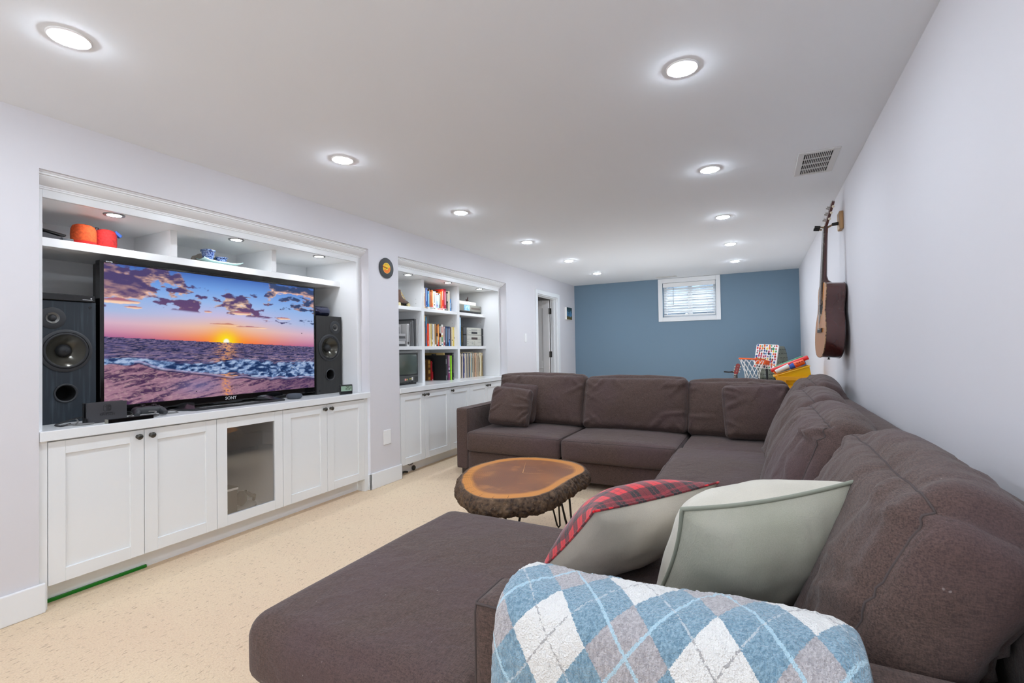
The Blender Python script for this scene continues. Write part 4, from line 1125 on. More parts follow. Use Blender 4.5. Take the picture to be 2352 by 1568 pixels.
MB().lathe([(0, 0.012), (0.006, 0.012), (0.006, 0.018), (0, 0.018)], (XL, 3.331, 1.952), 'x', 14).build('spindle', BLACK, rc)
RED = mat('clock_red', '#cf1f12', 0.5)
for a, ln, w in ((math.radians(168), 0.062, 0.0035), (math.radians(172), 0.036, 0.005)):
    M_ = Matrix.Translation((XL + 0.017, 3.331, 1.952)) @ Matrix.Rotation(a, 4, 'X') @ Matrix.Translation((0, ln / 2, 0))
    MB().obox(M_, 0.0015, ln, w).build('clock_hand', RED, rc, smooth=0)
for k in range(3):
    MB().obox(Matrix.Translation((XL + 0.0116, 3.331, 1.985 - k * 0.0)) @ Matrix.Translation((0, (-0.012, 0.006, 0.016)[k], (0.0, 0.002, -0.002)[k])), 0.0006, (0.012, 0.010, 0.006)[k], 0.003).build('label_print', mat('brown_print', '#5a3a08', 0.6), rc, smooth=0)
bx(XL, XL + 0.006, 3.321, 3.341, 1.94, 1.962).build('mount', BLACK, rc, smooth=0)

# ------------------------------------------------------------------ books
PAPER = mat('paper', '#e6dfd0', 0.9)
def cloth(c):
    return mat('cover_' + c[1:], c, 0.55, bump=(220, 0.1, 0.0008))
def book(label, y0, y1, z0, z1, x, col, depth=0.17, marks=(), lean=0.0, grp=None, name='book', coverx=None):
    """spine at x facing the room, pages behind. marks: (z from, z to as fraction, width fraction, colour)"""
    yc = (y0 + y1) / 2
    r = thing(name, label, 'book', (x, yc, z0), (math.radians(lean), 0, 0), grp)
    w = (y1 - y0) / 2; h = z1 - z0; t = min(0.0022, w * 0.3)
    m = cloth(col)
    c = MB().box(-0.004, 0.0, -w, w, 0, h).box(-depth, -0.004, -w, -w + t, 0, h).box(-depth, -0.004, w - t, w, 0, h)
    L(c, 'cover', m, r, smooth=0)
    L(bx(-depth + 0.004, -0.004, -w + t, w - t, 0.003, h - 0.003), 'pages', PAPER, r, smooth=0)
    for a, b, ww, mc in marks:
        L(bx(0.0, 0.0006, -w * ww, w * ww, h * a, h * b), 'spine_title', mat('ink_' + mc[1:], mc, 0.5), r, smooth=0)
    return r
ZA = 1.670; ZL = 1.695
B1 = [ # y0 y1 z0 z1 colour marks lean label
 (4.327, 4.354, ZA, 1.906, '#e9c7a4', [(0.75, 0.98, 0.9, '#efe6d2'), (0.15, 0.6, 0.35, '#c98a6a')], 'peach book with a cream spine top at the left end of the top book row'),
 (4.359, 4.394, ZL, 1.912, '#1d4f9e', [(0.28, 0.9, 0.3, '#9fc2e8'), (0.03, 0.07, 0.2, '#c8d8ea')], 'deep blue tall book second in the top book row'),
 (4.400, 4.426, ZL, 1.880, '#4a9fd8', [(0.2, 0.8, 0.3, '#bfe0f2')], 'sky blue book in the top book row beside the deep blue one'),
 (4.428, 4.445, ZL, 1.898, '#8a5a30', [(0.08, 0.95, 0.45, '#d8b27e')], 'thin brown book in the top book row after the sky blue one'),
 (4.447, 4.470, ZL, 1.873, '#b84e10', [(0.3, 0.8, 0.3, '#8c3406')], 'dark rust orange book in the top book row'),
 (4.473, 4.497, ZL, 1.895, '#e87f22', [(0.25, 0.85, 0.3, '#f6c890'), (0.02, 0.10, 0.7, '#d8497a')], 'light orange book with a pink foot in the top book row'),
 (4.500, 4.553, ZL, 1.886, '#dedbd2', [(0.30, 0.92, 0.28, '#8f8d84'), (0.13, 0.21, 0.35, '#4a4a40')], 'thick white book with a small dark emblem in the top book row'),
 (4.557, 4.599, ZL, 1.872, '#9db2c8', [(0.86, 0.94, 0.8, '#a86a62'), (0.45, 0.75, 0.4, '#d6e2ea'), (0.1, 0.22, 0.5, '#8a6aa8')], 'thick pale grey-blue book in the top book row'),
 (4.601, 4.613, ZL, 1.853, '#a9d4dc', [(0.2, 0.8, 0.4, '#e6f2f2')], 'very thin pale cyan book in the top book row'),
 (4.616, 4.643, ZL, 1.870, '#6f6d62', [(0.25, 0.85, 0.35, '#c9c5b6'), (0.88, 0.97, 0.8, '#d8d4c8')], 'olive grey book in the middle of the top book row'),
 (4.647, 4.667, ZL, 1.893, '#e0772a', [(0.2, 0.8, 0.3, '#f2b070')], 'narrow orange book left of the bright red one'),
 (4.672, 4.708, ZL, 1.925, '#e8381a', [(0.45, 0.92, 0.35, '#f6b8a0'), (0.05, 0.1, 0.4, '#f2d0c0')], 'bright red-orange tall book in the top book row'),
 (4.722, 4.758, ZL, 1.938, '#a81f3c', [(0.2, 0.85, 0.4, '#e8b8c0'), (0.9, 0.99, 0.9, '#7c1028')], 'crimson book, tallest of the top book row'),
 (4.764, 4.799, ZA + 0.006, 1.903, '#26241f', [(0.5, 0.92, 0.5, '#d6d0c0'), (0.08, 0.4, 0.25, '#a09a8a')], 'black book with pale lettering right of the crimson one'),
 (4.806, 4.838, ZA, 1.918, '#dfd5bd', [(0.3, 0.85, 0.2, '#b0a488')], 'cream book near the right end of the top book row'),
 (4.843, 4.861, ZA, 1.822, '#3f86c4', [(0.3, 0.7, 0.4, '#c8e0f0')], 'short blue book at the right end of the top book row'),
]
for y0, y1, z0, z1, c, mk, lb in B1: book(lb, y0, y1, z0, z1, -3.345, c, 0.17, mk, grp='books on the top shelf')
lb_ = thing('book', 'white book lying flat under the top row with red and black lettering', 'book', (-3.33, 4.58, ZA), group='books on the top shelf')
bx(-3.50, -3.328, 4.386, 4.760, ZA, ZA + 0.0245).build('cover', cloth('#e9e6de'), lb_, smooth=0)
bx(-3.328, -3.3274, 4.700, 4.755, ZA + 0.004, ZA + 0.020).build('spine_title', mat('ink_5c5a54', '#5c5a54', 0.5), lb_, smooth=0)
text('lettering', 'WITH THE', 0.022, mat('ink_black', '#151515', 0.5), lb_, facing_px(0.0025, -0.115, 0.0122))
text('lettering', 'NEWYORK', 0.022, mat('ink_red', '#d02018', 0.5), lb_, facing_px(0.0025, 0.035, 0.0122))
tag(MB().obox(Matrix.Translation((-3.47, 4.60, 1.905)) @ Matrix.Rotation(math.radians(-6), 4, 'X'), 0.15, 0.14, 0.010).build('notebook', BLACK, None, smooth=0), 'thin black notebook lying flat across the tops of the books', 'notebook')

ZM = 1.245
B2 = [
 (4.322, 4.346, 1.600, '#8c5a2c', [(0.80, 0.98, 0.95, '#d8b060'), (0.1, 0.6, 0.6, '#b5803c')], 'tall brown book with a tan top at the left end of the middle book row'),
 (4.353, 4.373, 1.580, '#1f6a98', [(0.1, 0.45, 0.7, '#8a5a72'), (0.7, 0.95, 0.6, '#3f9ac8')], 'thin tall blue book beside the tall brown one'),
 (4.381, 4.415, 1.503, '#ee4418', [(0.1, 0.25, 0.3, '#f8a080')], 'bright orange-red book in the middle book row'),
 (4.420, 4.445, 1.504, '#e8dcc0', [(0.35, 0.9, 0.3, '#c8a884')], 'cream book right of the orange-red one'),
 (4.448, 4.460, 1.504, '#d8b82a', [], 'thin mustard yellow book in the middle book row'),
 (4.463, 4.483, 1.504, '#e2ddd0', [(0.3, 0.98, 0.55, '#2a2824'), (0.08, 0.2, 0.8, '#a08a50')], 'white book with black spine lettering in the middle book row'),
 (4.487, 4.518, 1.503, '#e6e2d8', [(0.2, 0.9, 0.25, '#bdb4a2')], 'plain ivory book in the middle book row'),
 (4.522, 4.552, 1.505, '#a8783c', [(0.0, 0.08, 1.0, '#ece4d4'), (0.3, 0.8, 0.2, '#8a5c28')], 'tan brown book in the middle book row'),
 (4.556, 4.578, 1.502, '#2c221c', [(0.6, 0.95, 0.6, '#c86a28'), (0.08, 0.45, 0.6, '#e2dccc')], 'black book with orange and white blocks in the middle row'),
 (4.582, 4.606, 1.503, '#e08428', [(0.0, 0.2, 0.95, '#d84420'), (0.3, 0.9, 0.35, '#f2c070')], 'orange book with a red foot in the middle book row'),
 (4.612, 4.646, 1.501, '#1d1c1c', [(0.05, 0.95, 0.55, '#d9d4c8'), (0.42, 0.6, 0.8, '#a82a22')], 'black book with stencil-like white lettering in the middle row'),
 (4.652, 4.687, 1.503, '#e9e4d8', [(0.2, 0.42, 0.5, '#2f8a3c'), (0.44, 0.5, 0.8, '#e0b820'), (0.62, 0.9, 0.35, '#c83a2a'), (0.05, 0.12, 0.5, '#2f86a8')], 'white book with green, yellow and red spots on its spine'),
 (4.704, 4.729, 1.481, '#d8b8b4', [(0.05, 0.2, 0.8, '#8c2a34'), (0.3, 0.9, 0.35, '#5a4a50')], 'pale pink book in the middle book row'),
 (4.736, 4.772, 1.485, '#1c3a5e', [(0.1, 0.9, 0.25, '#86acc8')], 'navy book with a light stripe in the middle book row'),
 (4.779, 4.802, 1.484, '#20304c', [(0.2, 0.9, 0.4, '#c2c8d2')], 'dark slate blue book right of the navy striped one'),
 (4.807, 4.833, 1.485, '#243a6a', [(0.0, 0.3, 0.8, '#4a8ad0'), (0.35, 0.9, 0.4, '#aab4c8')], 'blue book with a bright blue foot in the middle row'),
 (4.839, 4.860, 1.480, '#6a5244', [(0.2, 0.8, 0.3, '#a08a78')], 'dull brown book in the middle book row'),
 (4.866, 4.889, 1.481, '#ece0bc', [(0.28, 0.34, 0.6, '#4a4034')], 'pale cream book left of the yellow one'),
 (4.893, 4.914, 1.482, '#e2c44a', [(0.3, 0.85, 0.3, '#f2e2a0')], 'yellow book near the right end of the middle book row'),
 (4.918, 4.931, 1.483, '#efe6c4', [(0.4, 0.46, 0.7, '#3a3430')], 'pale yellow thin book at the right end of the middle row'),
]
for y0, y1, z1, c, mk, lb in B2: book(lb, y0, y1, ZM, z1, -3.345, c, 0.17, mk, grp='books on the middle shelf')
# middle right: light blue file, dark book, two hi-fi units
book('tall light blue book beside the silver hi-fi units', 5.043, 5.074, ZM, 1.610, -3.345, '#9cc8ea', 0.22, [(0.72, 0.98, 0.7, '#cfe8f8'), (0.05, 0.5, 0.35, '#5a94c8')], grp='books beside the hi-fi units')
book('dark olive thin book between the light blue one and hi-fi units', 5.090, 5.110, ZM, 1.492, -3.345, '#4a4326', 0.2, [(0.2, 0.8, 0.35, '#a8862a')], grp='books beside the hi-fi units')
def hifi(name, label, z0, z1, tuner):
    y0, y1 = 5.118, 5.612; x = -3.335
    r = thing(name, label, 'stereo', (x, (y0 + y1) / 2, z0))
    bx(x - 0.24, x - 0.012, y0 + 0.01, y1 - 0.01, z0 + 0.004, z1).build('case', BLACK, r, smooth=0, bevel=0.004)
    bx(x - 0.012, x + 0.004, y0 + 0.078, y1 - 0.06, z0 + 0.004, z1).build('face', SILVER, r, smooth=0, bevel=0.003)
    bx(x - 0.02, x + 0.001, y0, y0 + 0.076, z0 + 0.004, z1 - 0.002).build('side_cheek', DARKG, r, smooth=0, bevel=0.008)
    bx(x - 0.02, x + 0.001, y1 - 0.058, y1, z0 + 0.004, z1 - 0.002).build('side_cheek', BLACK, r, smooth=0, bevel=0.008)
    h = z1 - z0; yc = y0 + 0.26
    fx = x + 0.004
    if tuner:
        bx(fx, fx + 0.001, yc - 0.078, yc + 0.072, z0 + h * 0.60, z0 + h * 0.80).build('display', mat('brown_display', '#3c2420', 0.15), r, smooth=0)
        MB().lathe([(0.033, 0), (0.032, 0.012), (0.028, 0.014), (0, 0.0145)], (fx, yc + 0.005, z0 + h * 0.30), 'x', 28).build('volume_knob', SILVER, r)
        for k in range(2): MB().cyl((fx, yc - 0.065, z0 + h * (0.22 + 0.14 * k)), (fx + 0.005, yc - 0.065, z0 + h * (0.22 + 0.14 * k)), 0.007, n=12).build('button', CHROME, r)
    else:
        bx(fx, fx + 0.001, yc - 0.076, yc + 0.068, z0 + h * 0.18, z0 + h * 0.46).build('display', mat('dark_display', '#26262a', 0.15), r, smooth=0)
        bx(fx, fx + 0.002, yc - 0.076, yc + 0.068, z0 + h * 0.58, z0 + h * 0.80).build('disc_tray', mat('tray_grey', '#a3a39c', 0.4), r, smooth=0, bevel=0.001)
    mk = MB()
    for k in range(3): mk.cyl((fx, y0 + 0.095, z0 + h * (0.22 + 0.2 * k)), (fx + 0.002, y0 + 0.095, z0 + h * (0.22 + 0.2 * k)), 0.005, n=8)
    o = mk.build('indicator_buttons', BLACK, r); o['kind'] = 'stuff'
    for yy, ww in ((y0 + 0.15, 0.05), (y1 - 0.115, 0.075)):
        for zz in (0.36, 0.62): bx(fx, fx + 0.0005, yy - ww / 2, yy + ww / 2, z0 + h * zz, z0 + h * zz + 0.003).build('marking', mat('marking_grey', '#7d7d76', 0.6), r, smooth=0)
    for yy in (y0 + 0.05, y1 - 0.05): MB().cyl((x - 0.05, yy, z0), (x - 0.05, yy, z0 + 0.005), 0.012, n=12).build('foot', BLACK, r)
hifi('stereo_receiver', 'silver stereo receiver with a round volume knob, lower of two units', ZM, 1.388, True)
hifi('disc_player', 'silver disc player stacked on top of the stereo receiver', 1.388, 1.486, False)

# ------------------------------------------------------------------ top right: projector, white box, framed print, leaf ornament
pj = thing('projector', 'grey projector with a light blue square on its front', 'projector', (-3.45, 5.36, ZA))
PG = mat('projector_grey', '#8b8a80', 0.4, metal=0.2)
bx(-3.60, -3.352, 5.02, 5.600, ZA + 0.030, ZA + 0.115).build('upper_shell', PG, pj, smooth=0, bevel=0.008)
bx(-3.60, -3.356, 5.03, 5.592, ZA + 0.016, ZA + 0.034).build('lower_shell', BLACK, pj, smooth=0, bevel=0.004)
bx(-3.352, -3.350, 5.165, 5.30, ZA + 0.038, ZA + 0.108).build('lens_window', mat('lens_blue', '#7fb4e0', 0.1, noise=(30, '#b8dcf4', 0.45, 0.6)), pj, smooth=0)
bx(-3.352, -3.351, 5.34, 5.56, ZA + 0.060, ZA + 0.085).build('badge_band', mat('band_brown', '#6a5f56', 0.4), pj, smooth=0)
for yy in (5.09, 5.43, 5.55): MB().cyl((-3.40, yy, ZA), (-3.40, yy, ZA + 0.018), 0.018, n=12).build('foot', BLACK, pj)
wb = thing('white_box', 'flat white box lying on top of the grey projector', 'box', (-3.45, 5.25, ZA + 0.115))
bx(-3.58, -3.37, 4.995, 5.49, ZA + 0.115, ZA + 0.160).build('housing', mat('off_white', '#e4e0d2', 0.45), wb, smooth=0, bevel=0.005)
bx(-3.37, -3.3694, 5.26, 5.29, ZA + 0.134, ZA + 0.139).build('badge', mat('marking_grey', '#7d7d76', 0.6), wb, smooth=0)
fp = thing('framed_print', 'small black and grey framed print on the white box', 'picture', (-3.50, 5.09, ZA + 0.160))
bx(-3.53, -3.515, 5.02, 5.21, ZA + 0.160, ZA + 0.285).build('frame', BLACK, fp, smooth=0, bevel=0.002)
bx(-3.515, -3.5142, 5.035, 5.195, ZA + 0.172, ZA + 0.273).build('print', mat('grey_print', '#3a3a3e', 0.5, noise=(35, '#b8b8ba', 0.5, 0.62)), fp, smooth=0)
lf = thing('leaf_ornament', 'dark red pointed leaf ornament standing on the white box', 'ornament', (-3.46, 5.42, ZA + 0.160))
lfm = MB()
for a, ln in ((20, 0.085), (52, 0.055), (-25, 0.05), (80, 0.045)):
    a = math.radians(a)
    d = (math.sin(a), math.cos(a)); nrm = (d[1], -d[0]); w = 0.011
    lfm.prism([(5.40, ZA + 0.162), (5.40 + d[0] * ln * .5 + nrm[0] * w, ZA + 0.162 + d[1] * ln * .5 + nrm[1] * w), (5.40 + d[0] * ln, ZA + 0.162 + d[1] * ln), (5.40 + d[0] * ln * .5 - nrm[0] * w, ZA + 0.162 + d[1] * ln * .5 - nrm[1] * w)], 'x', -3.462, -3.456)
lfm.box(-3.475, -3.445, 5.385, 5.425, ZA + 0.160, ZA + 0.165)
lfm.build('leaves', mat('dark_red_metal', '#3a0f10', 0.4), lf, smooth=0)

# ------------------------------------------------------------------ roller skates, top left
def skate(name, label, x, y, rz):
    r = thing(name, label, 'roller skate', (x, y, ZA), (0, 0, rz))
    LE = mat('brown_leather', '#4a2d18', 0.5, noise=(25, '#2e1a0c', 0.35, 0.7), bump=(60, 0.2, 0.002))
    # boot, toe along +y
    rings = []
    prof = [(-0.115, 0.058, 0.030, 0.0), (-0.10, 0.058, 0.036, 0.0)]
    secs = [  # centre y, z, half width x, half length y, along the boot from cuff to toe
        (-0.062, 0.175, 0.030, 0.048), (-0.062, 0.150, 0.031, 0.050), (-0.060, 0.120, 0.032, 0.053), (-0.052, 0.095, 0.034, 0.064), (-0.035, 0.078, 0.037, 0.085), (-0.012, 0.062, 0.040, 0.112), (0.0, 0.048, 0.042, 0.128), (0.0, 0.040, 0.042, 0.130)]
    n = 20; vs = []; fs = []
    for cy, z, hw, hl in secs:
        for i in range(n):
            t = 2 * math.pi * i / n
            zz = z
            if hl > 0.07: zz = z + 0.012 * max(0, -math.sin(t)) * (1 if hl < 0.12 else 0.3)
            vs.append((hw * math.cos(t), cy + hl * math.sin(t), zz))
    for k in range(len(secs) - 1):
        for i in range(n): fs.append((k * n + i, k * n + (i + 1) % n, (k + 1) * n + (i + 1) % n, (k + 1) * n + i))
    fs += [tuple(range(n)), tuple(range(len(vs) - n, len(vs)))]
    o = L(MB().add(vs, fs), 'boot', LE, r, smooth=60)
    b = MB()
    so = [( 0.043 * math.cos(2 * math.pi * i / 24), 0.132 * math.sin(2 * math.pi * i / 24)) for i in range(24)]
    L(MB().prism(so, 'z', 0.032, 0.041), 'sole', mat('dark_sole', '#2c2018', 0.6), r, smooth=0)
    LC = mat('yellow_lace', '#d8b44a', 0.7)
    for k in range(6):
        t = k / 5; yy = -0.010 + 0.075 * t; zz = 0.150 - 0.082 * t
        L(MB().tube([(-0.022, yy - 0.006, zz - 0.004), (0, yy + 0.004, zz + 0.006), (0.022, yy - 0.004, zz - 0.006)], 0.0032, 6), 'lace', LC, r)
    AX = mat('axle_metal', '#8f8d86', 0.35, metal=0.8); WH = mat('cream_wheel', '#b9ac80', 0.5)
    for yy in (-0.075, 0.075):
        tr = L(MB().box(-0.012, 0.012, yy - 0.018, yy + 0.018, 0.020, 0.033).cyl((-0.045, yy, 0.019), (0.045, yy, 0.019), 0.004, n=8), 'truck', AX, r)
        for s_ in (-1, 1):
            MB().cyl((s_ * 0.026, yy, 0.0195), (s_ * 0.048, yy, 0.0195), 0.0195, n=18).build('wheel', WH, tr, world=False)
    L(MB().cyl((0, 0.108, 0.010), (0, 0.098, 0.034), 0.013, n=14), 'toe_stop', mat('stopper', '#4a4238', 0.7), r)
    return r
skate('roller_skate', 'brown leather roller skate with yellow laces, front of the pair', -3.385, 3.985, 0.0)
skate('roller_skate', 'brown leather roller skate, rear of the pair by the back panel', -3.50, 4.105, 0.0)

# ------------------------------------------------------------------ middle left: grey frames and albums
FG = [mat('frame_dark', '#565656', 0.35, metal=0.3), mat('frame_mid', '#858585', 0.35, metal=0.3), mat('frame_pale', '#cfcfce', 0.5)]
def frame(label, x, y0, y1, z1, m, pic, thick=0.02):
    """a standing picture frame whose face looks towards the near side, leaning on the divider"""
    r = thing('picture_frame', label, 'picture frame', (x, (y0 + y1) / 2, ZM), group=None)
    return r
def upright(name, label, cat, y0, y1, z1, x0, x1, m, facem=None, border=0.02, grp=None):
    """frame standing edge-on: front edge at x1, face (towards -y) carries the picture"""
    r = thing(name, label, cat, ((x0 + x1) / 2, (y0 + y1) / 2, ZM), group=grp)
    fr = MB().box(x0, x0 + border, y0, y1, ZM, z1).box(x1 - border, x1, y0, y1, ZM, z1).box(x0 + border, x1 - border, y0, y1, ZM, ZM + border).box(x0 + border, x1 - border, y0, y1, z1 - border, z1)
    fr.build('frame', m, r, smooth=0, bevel=0.002)
    if facem: bx(x0 + border, x1 - border, y0 + 0.004, y1 - 0.002, ZM + border, z1 - border).build('picture', facem, r, smooth=0)
    return r
GP = mat('grey_photo', '#b5b5b5', 0.5, noise=(14, '#7c7c7c', 0.42, 0.6))
upright('picture_frame', 'white edged flat frame leaning at the right of the grey frames', 'picture frame', 4.192, 4.206, 1.545, -3.62, -3.345, FG[2], GP, 0.03)
upright('picture_frame', 'large dark grey picture frame standing in the middle-left compartment', 'picture frame', 4.150, 4.176, 1.548, -3.66, -3.342, FG[0], GP, 0.03)
upright('picture_frame', 'second dark grey frame standing just left of the largest', 'picture frame', 4.116, 4.138, 1.526, -3.66, -3.342, FG[1], GP, 0.022)
upright('picture_frame', 'slim pale grey frame edge in the middle-left compartment', 'picture frame', 4.088, 4.100, 1.505, -3.65, -3.342, FG[1], GP, 0.015)
book('white patterned ring binder beside the grey frames', 4.030, 4.066, ZM, 1.487, -3.345, '#d0cfcd', 0.25, [(0.05, 0.95, 0.4, '#8c8c8c'), (0.1, 0.2, 0.7, '#6a6a6a')], name='binder')
al = thing('photo_album', 'pale grey photo album facing out in the middle-left compartment', 'album', (-3.40, 3.97, ZM + 0.1))
bx(-3.44, -3.42, 3.90, 4.02, ZM, 1.480).build('cover', FG[2], al, smooth=0)
bx(-3.42, -3.4192, 3.91, 3.995, 1.375, 1.455).build('photo', mat('mid_photo', '#6f6f6f', 0.5, noise=(30, '#a4a4a4', 0.4, 0.6)), al, smooth=0)
for k, (lb, c, h) in enumerate((('dark grey box', '#3c3c3c', 0.026), ('white card box', '#b8b8b8', 0.030), ('pale roll box', '#8e8e8e', 0.028), ('mid grey box', '#4e4e4e', 0.024), ('light grey case', '#a8a8a8', 0.026))):
    z = ZM + sum((0.026, 0.030, 0.028, 0.024, 0.026)[:k])
    tag(bx(-3.415, -3.345, 3.895, 4.005 - 0.012 * (k % 2), z, z + h - 0.001).build('small_case', mat('case_' + c[1:], c, 0.5), None, smooth=0, bevel=0.002), '%s, %s in the small stack before the photo album' % (lb, ('lowest', 'second from below', 'third from below', 'fourth from below', 'topmost')[k]), 'case', 'small stacked cases')
tag(bx(-3.40, -3.36, 4.205, 4.222, ZM, ZM + 0.008).build('memory_stick', BLACK, None, smooth=0), 'tiny black object lying by the divider', 'gadget')

# ------------------------------------------------------------------ old television set
ct = thing('crt_television', 'old grey tube television set with stickers below its screen', 'television', (-3.42, 3.94, CZ))
CG = mat('crt_grey', '#4e4f4c', 0.5, bump=(300, 0.1, 0.0008))
MB().box(-3.35, -3.255, 3.71, 4.108, CZ + 0.012, 1.192).build('front_shell', CG, ct, smooth=0, bevel=0.022, seg=4)
bk = [(3.73, 4.09, CZ + 0.02, 1.18, -3.35), (3.80, 4.03, CZ + 0.03, 1.12, -3.62)]
vs = [(x, y, z) for (y0, y1, z0, z1, x) in bk for y, z in ((y0, z0), (y1, z0), (y1, z1), (y0, z1))]
MB().add(vs, [(0, 1, 5, 4), (1, 2, 6, 5), (2, 3, 7, 6), (3, 0, 4, 7), (0, 3, 2, 1), (4, 5, 6, 7)]).build('rear_shell', CG, ct, smooth=0, bevel=0.01)
bx(-3.36, -3.27, 3.74, 4.08, CZ, CZ + 0.014).build('foot', BLACK, ct, smooth=0)
# bulged tube in a dark mask
bx(-3.256, -3.2535, 3.735, 4.088, 0.938, 1.172).build('screen_mask', mat('mask_dark', '#262725', 0.5), ct, smooth=0)
def tubef(u, v):
    a, b = 2 * u - 1, 2 * v - 1
    k = 1 - 0.05 * b * b; k2 = 1 - 0.05 * a * a
    return (-3.253 + 0.014 * (1 - 0.6 * a * a - 0.4 * b * b), 3.912 + 0.162 * a * k, 1.055 + 0.105 * b * k2)
MB().grid(tubef, 18, 14).build('tube_face', mat('tube_green_grey', '#4e554c', 0.06, coat=0.8), ct, smooth=180)
bx(-3.2555, -3.2525, 3.73, 4.09, CZ + 0.03, 0.928).build('control_panel', mat('panel_grey', '#434441', 0.55), ct, smooth=0, bevel=0.001)
for i, (yy, zz, w, h, c) in enumerate(((3.885, 0.897, 0.026, 0.022, '#d89088'), (3.912, 0.897, 0.012, 0.016, '#d8c24a'), (3.965, 0.902, 0.04, 0.008, '#c8bc58'), (3.995, 0.903, 0.022, 0.030, '#dcd6d0'))):
    bx(-3.2525, -3.2515, yy - w / 2, yy + w / 2, zz - h / 2, zz + h / 2).build('sticker', mat('sticker_%d' % i, c, 0.5), ct, smooth=0)
for yy in (3.948, 3.995): bx(-3.2525, -3.248, yy - 0.014, yy + 0.014, 0.862, 0.876).build('button', BLACK, ct, smooth=0, bevel=0.001)
o = MB()
for k in range(7): o.box(-3.2525, -3.2505, 3.80 + 0.018 * k, 3.812 + 0.018 * k, 0.862, 0.868)
o = o.build('small_buttons', BLACK, ct, smooth=0); o['kind'] = 'stuff'
o = MB()
for k in range(9): o.box(-3.2525, -3.2512, 4.035, 4.08, 0.868 + 0.006 * k, 0.870 + 0.006 * k)
o = o.build('speaker_grille', BLACK, ct, smooth=0); o['kind'] = 'stuff'

# ------------------------------------------------------------------ bottom middle: leather volumes, albums
def b3(*a, **k): return book(*a, grp='tall books on the worktop', **k)
b3('brown leather volume with dark bands, left of a pair', 4.454, 4.508, CZ, 1.090, -3.47, '#5a3a18', 0.17, [(0.1, 0.8, 0.25, '#8a6030'), (0.9, 0.93, 1.0, '#8a6434'), (0.05, 0.08, 1.0, '#3a220c')])
b3('brown leather volume with gold panels, right of a pair', 4.511, 4.560, CZ, 1.090, -3.44, '#63411a', 0.17, [(0.80, 0.95, 0.7, '#b08438'), (0.62, 0.76, 0.7, '#9a7030'), (0.34, 0.5, 0.7, '#b08a3c'), (0.05, 0.16, 0.7, '#a87c34'), (0.55, 0.58, 1, '#3a220c'), (0.25, 0.28, 1, '#3a220c')])
b3('thin book with black, white and red spine by the leather volumes', 4.566, 4.582, CZ, 1.072, -3.42, '#b41f28', 0.16, [(0.45, 1.0, 1.0, '#161416'), (0.48, 0.66, 0.7, '#d8d4cf'), (0.85, 0.95, 0.6, '#cfcac4'), (0.0, 0.06, 0.8, '#dcd0cc')])
b3('large black album with a plain black cover', 4.600, 4.618, CZ, 1.139, -3.25, '#0e0e0e', 0.30, [(0.65, 0.85, 0.4, '#a8a8ac'), (0.03, 0.2, 0.4, '#8c8c90')])
b3('tall tan-spined album behind the black one', 4.636, 4.650, CZ, 1.168, -3.30, '#a88f58', 0.34, [(0.0, 0.8, 1.0, '#33302a')])
b3('dark grey booklet right of the large black album', 4.622, 4.634, CZ, 1.138, -3.25, '#3a3c40', 0.26, [(0.1, 0.9, 0.3, '#70747a')])
b3('magenta and white mottled book right of the black album', 4.655, 4.683, CZ, 1.140, -3.25, '#7a4468', 0.24, [(0.55, 0.95, 0.6, '#b8a8b0'), (0.3, 0.5, 0.8, '#c8bcc4'), (0.1, 0.25, 0.8, '#a02a64'), (0.34, 0.40, 0.9, '#4a86b8')])
b3('bright lime green book among the tall books on the worktop', 4.696, 4.724, CZ, 1.132, -3.25, '#86c81c', 0.24, [(0.0, 1.0, 0.22, '#a8e03a')])
b3('tall black book at the right end of the tall books', 4.736, 4.768, CZ, 1.166, -3.25, '#1c1b1a', 0.30, [(0.25, 0.85, 0.3, '#6c6860'), (0.9, 0.96, 0.6, '#55524c'), (0.04, 0.08, 0.4, '#8a867c')])
MB_t = MB().lathe([(0, 0), (0.03, 0), (0.026, 0.014), (0, 0.018)], (-3.42, 4.60, 1.140), 'z', 16)
tag(MB_t.build('small_ornament', BLACK, None), 'small dark rounded ornament lying on top of the black album', 'ornament')

# ------------------------------------------------------------------ row of vinyl records
pal = ['#c9b9a2', '#4a423c', '#d8ccb8', '#8b7f72', '#2c3f86', '#cfc4b2', '#b7a68e', '#e0d6c4', '#5f5650', '#3c4a64', '#b8a890', '#cdbfa8', '#6d665e', '#2f4a6e', '#c2b49c', '#a8977f', '#3f8ea0', '#d8cbb4', '#8a7c6c', '#bba98e', '#554c4a', '#caa98a', '#c79a78', '#6c4f46', '#d3c2a6', '#b39f84', '#8c7660', '#e2d6bc', '#5a4a3e', '#cbb890', '#e6dcc2', '#9c8862', '#b8a47c', '#a8946c', '#7c6a4e', '#43301f']
tones = {'#2c3f86': 'royal blue', '#3f8ea0': 'teal', '#3c4a64': 'slate blue', '#2f4a6e': 'dark blue', '#43301f': 'dark brown', '#caa98a': 'peach', '#c79a78': 'light rust', '#6c4f46': 'red-brown'}
ORD = 'first second third fourth fifth sixth seventh eighth ninth tenth eleventh twelfth thirteenth fourteenth fifteenth sixteenth seventeenth eighteenth nineteenth twentieth twenty-first twenty-second twenty-third twenty-fourth twenty-fifth twenty-sixth twenty-seventh twenty-eighth twenty-ninth thirtieth thirty-first thirty-second thirty-third thirty-fourth thirty-fifth thirty-sixth'.split()
def shade(c):
    v = int(c[1:3], 16)
    return 'dark grey-brown' if v < 0x70 else 'grey-brown' if v < 0xa0 else 'tan' if v < 0xc8 else 'cream'
nrec = len(pal); y = 4.990; step = (5.545 - 4.990) / nrec
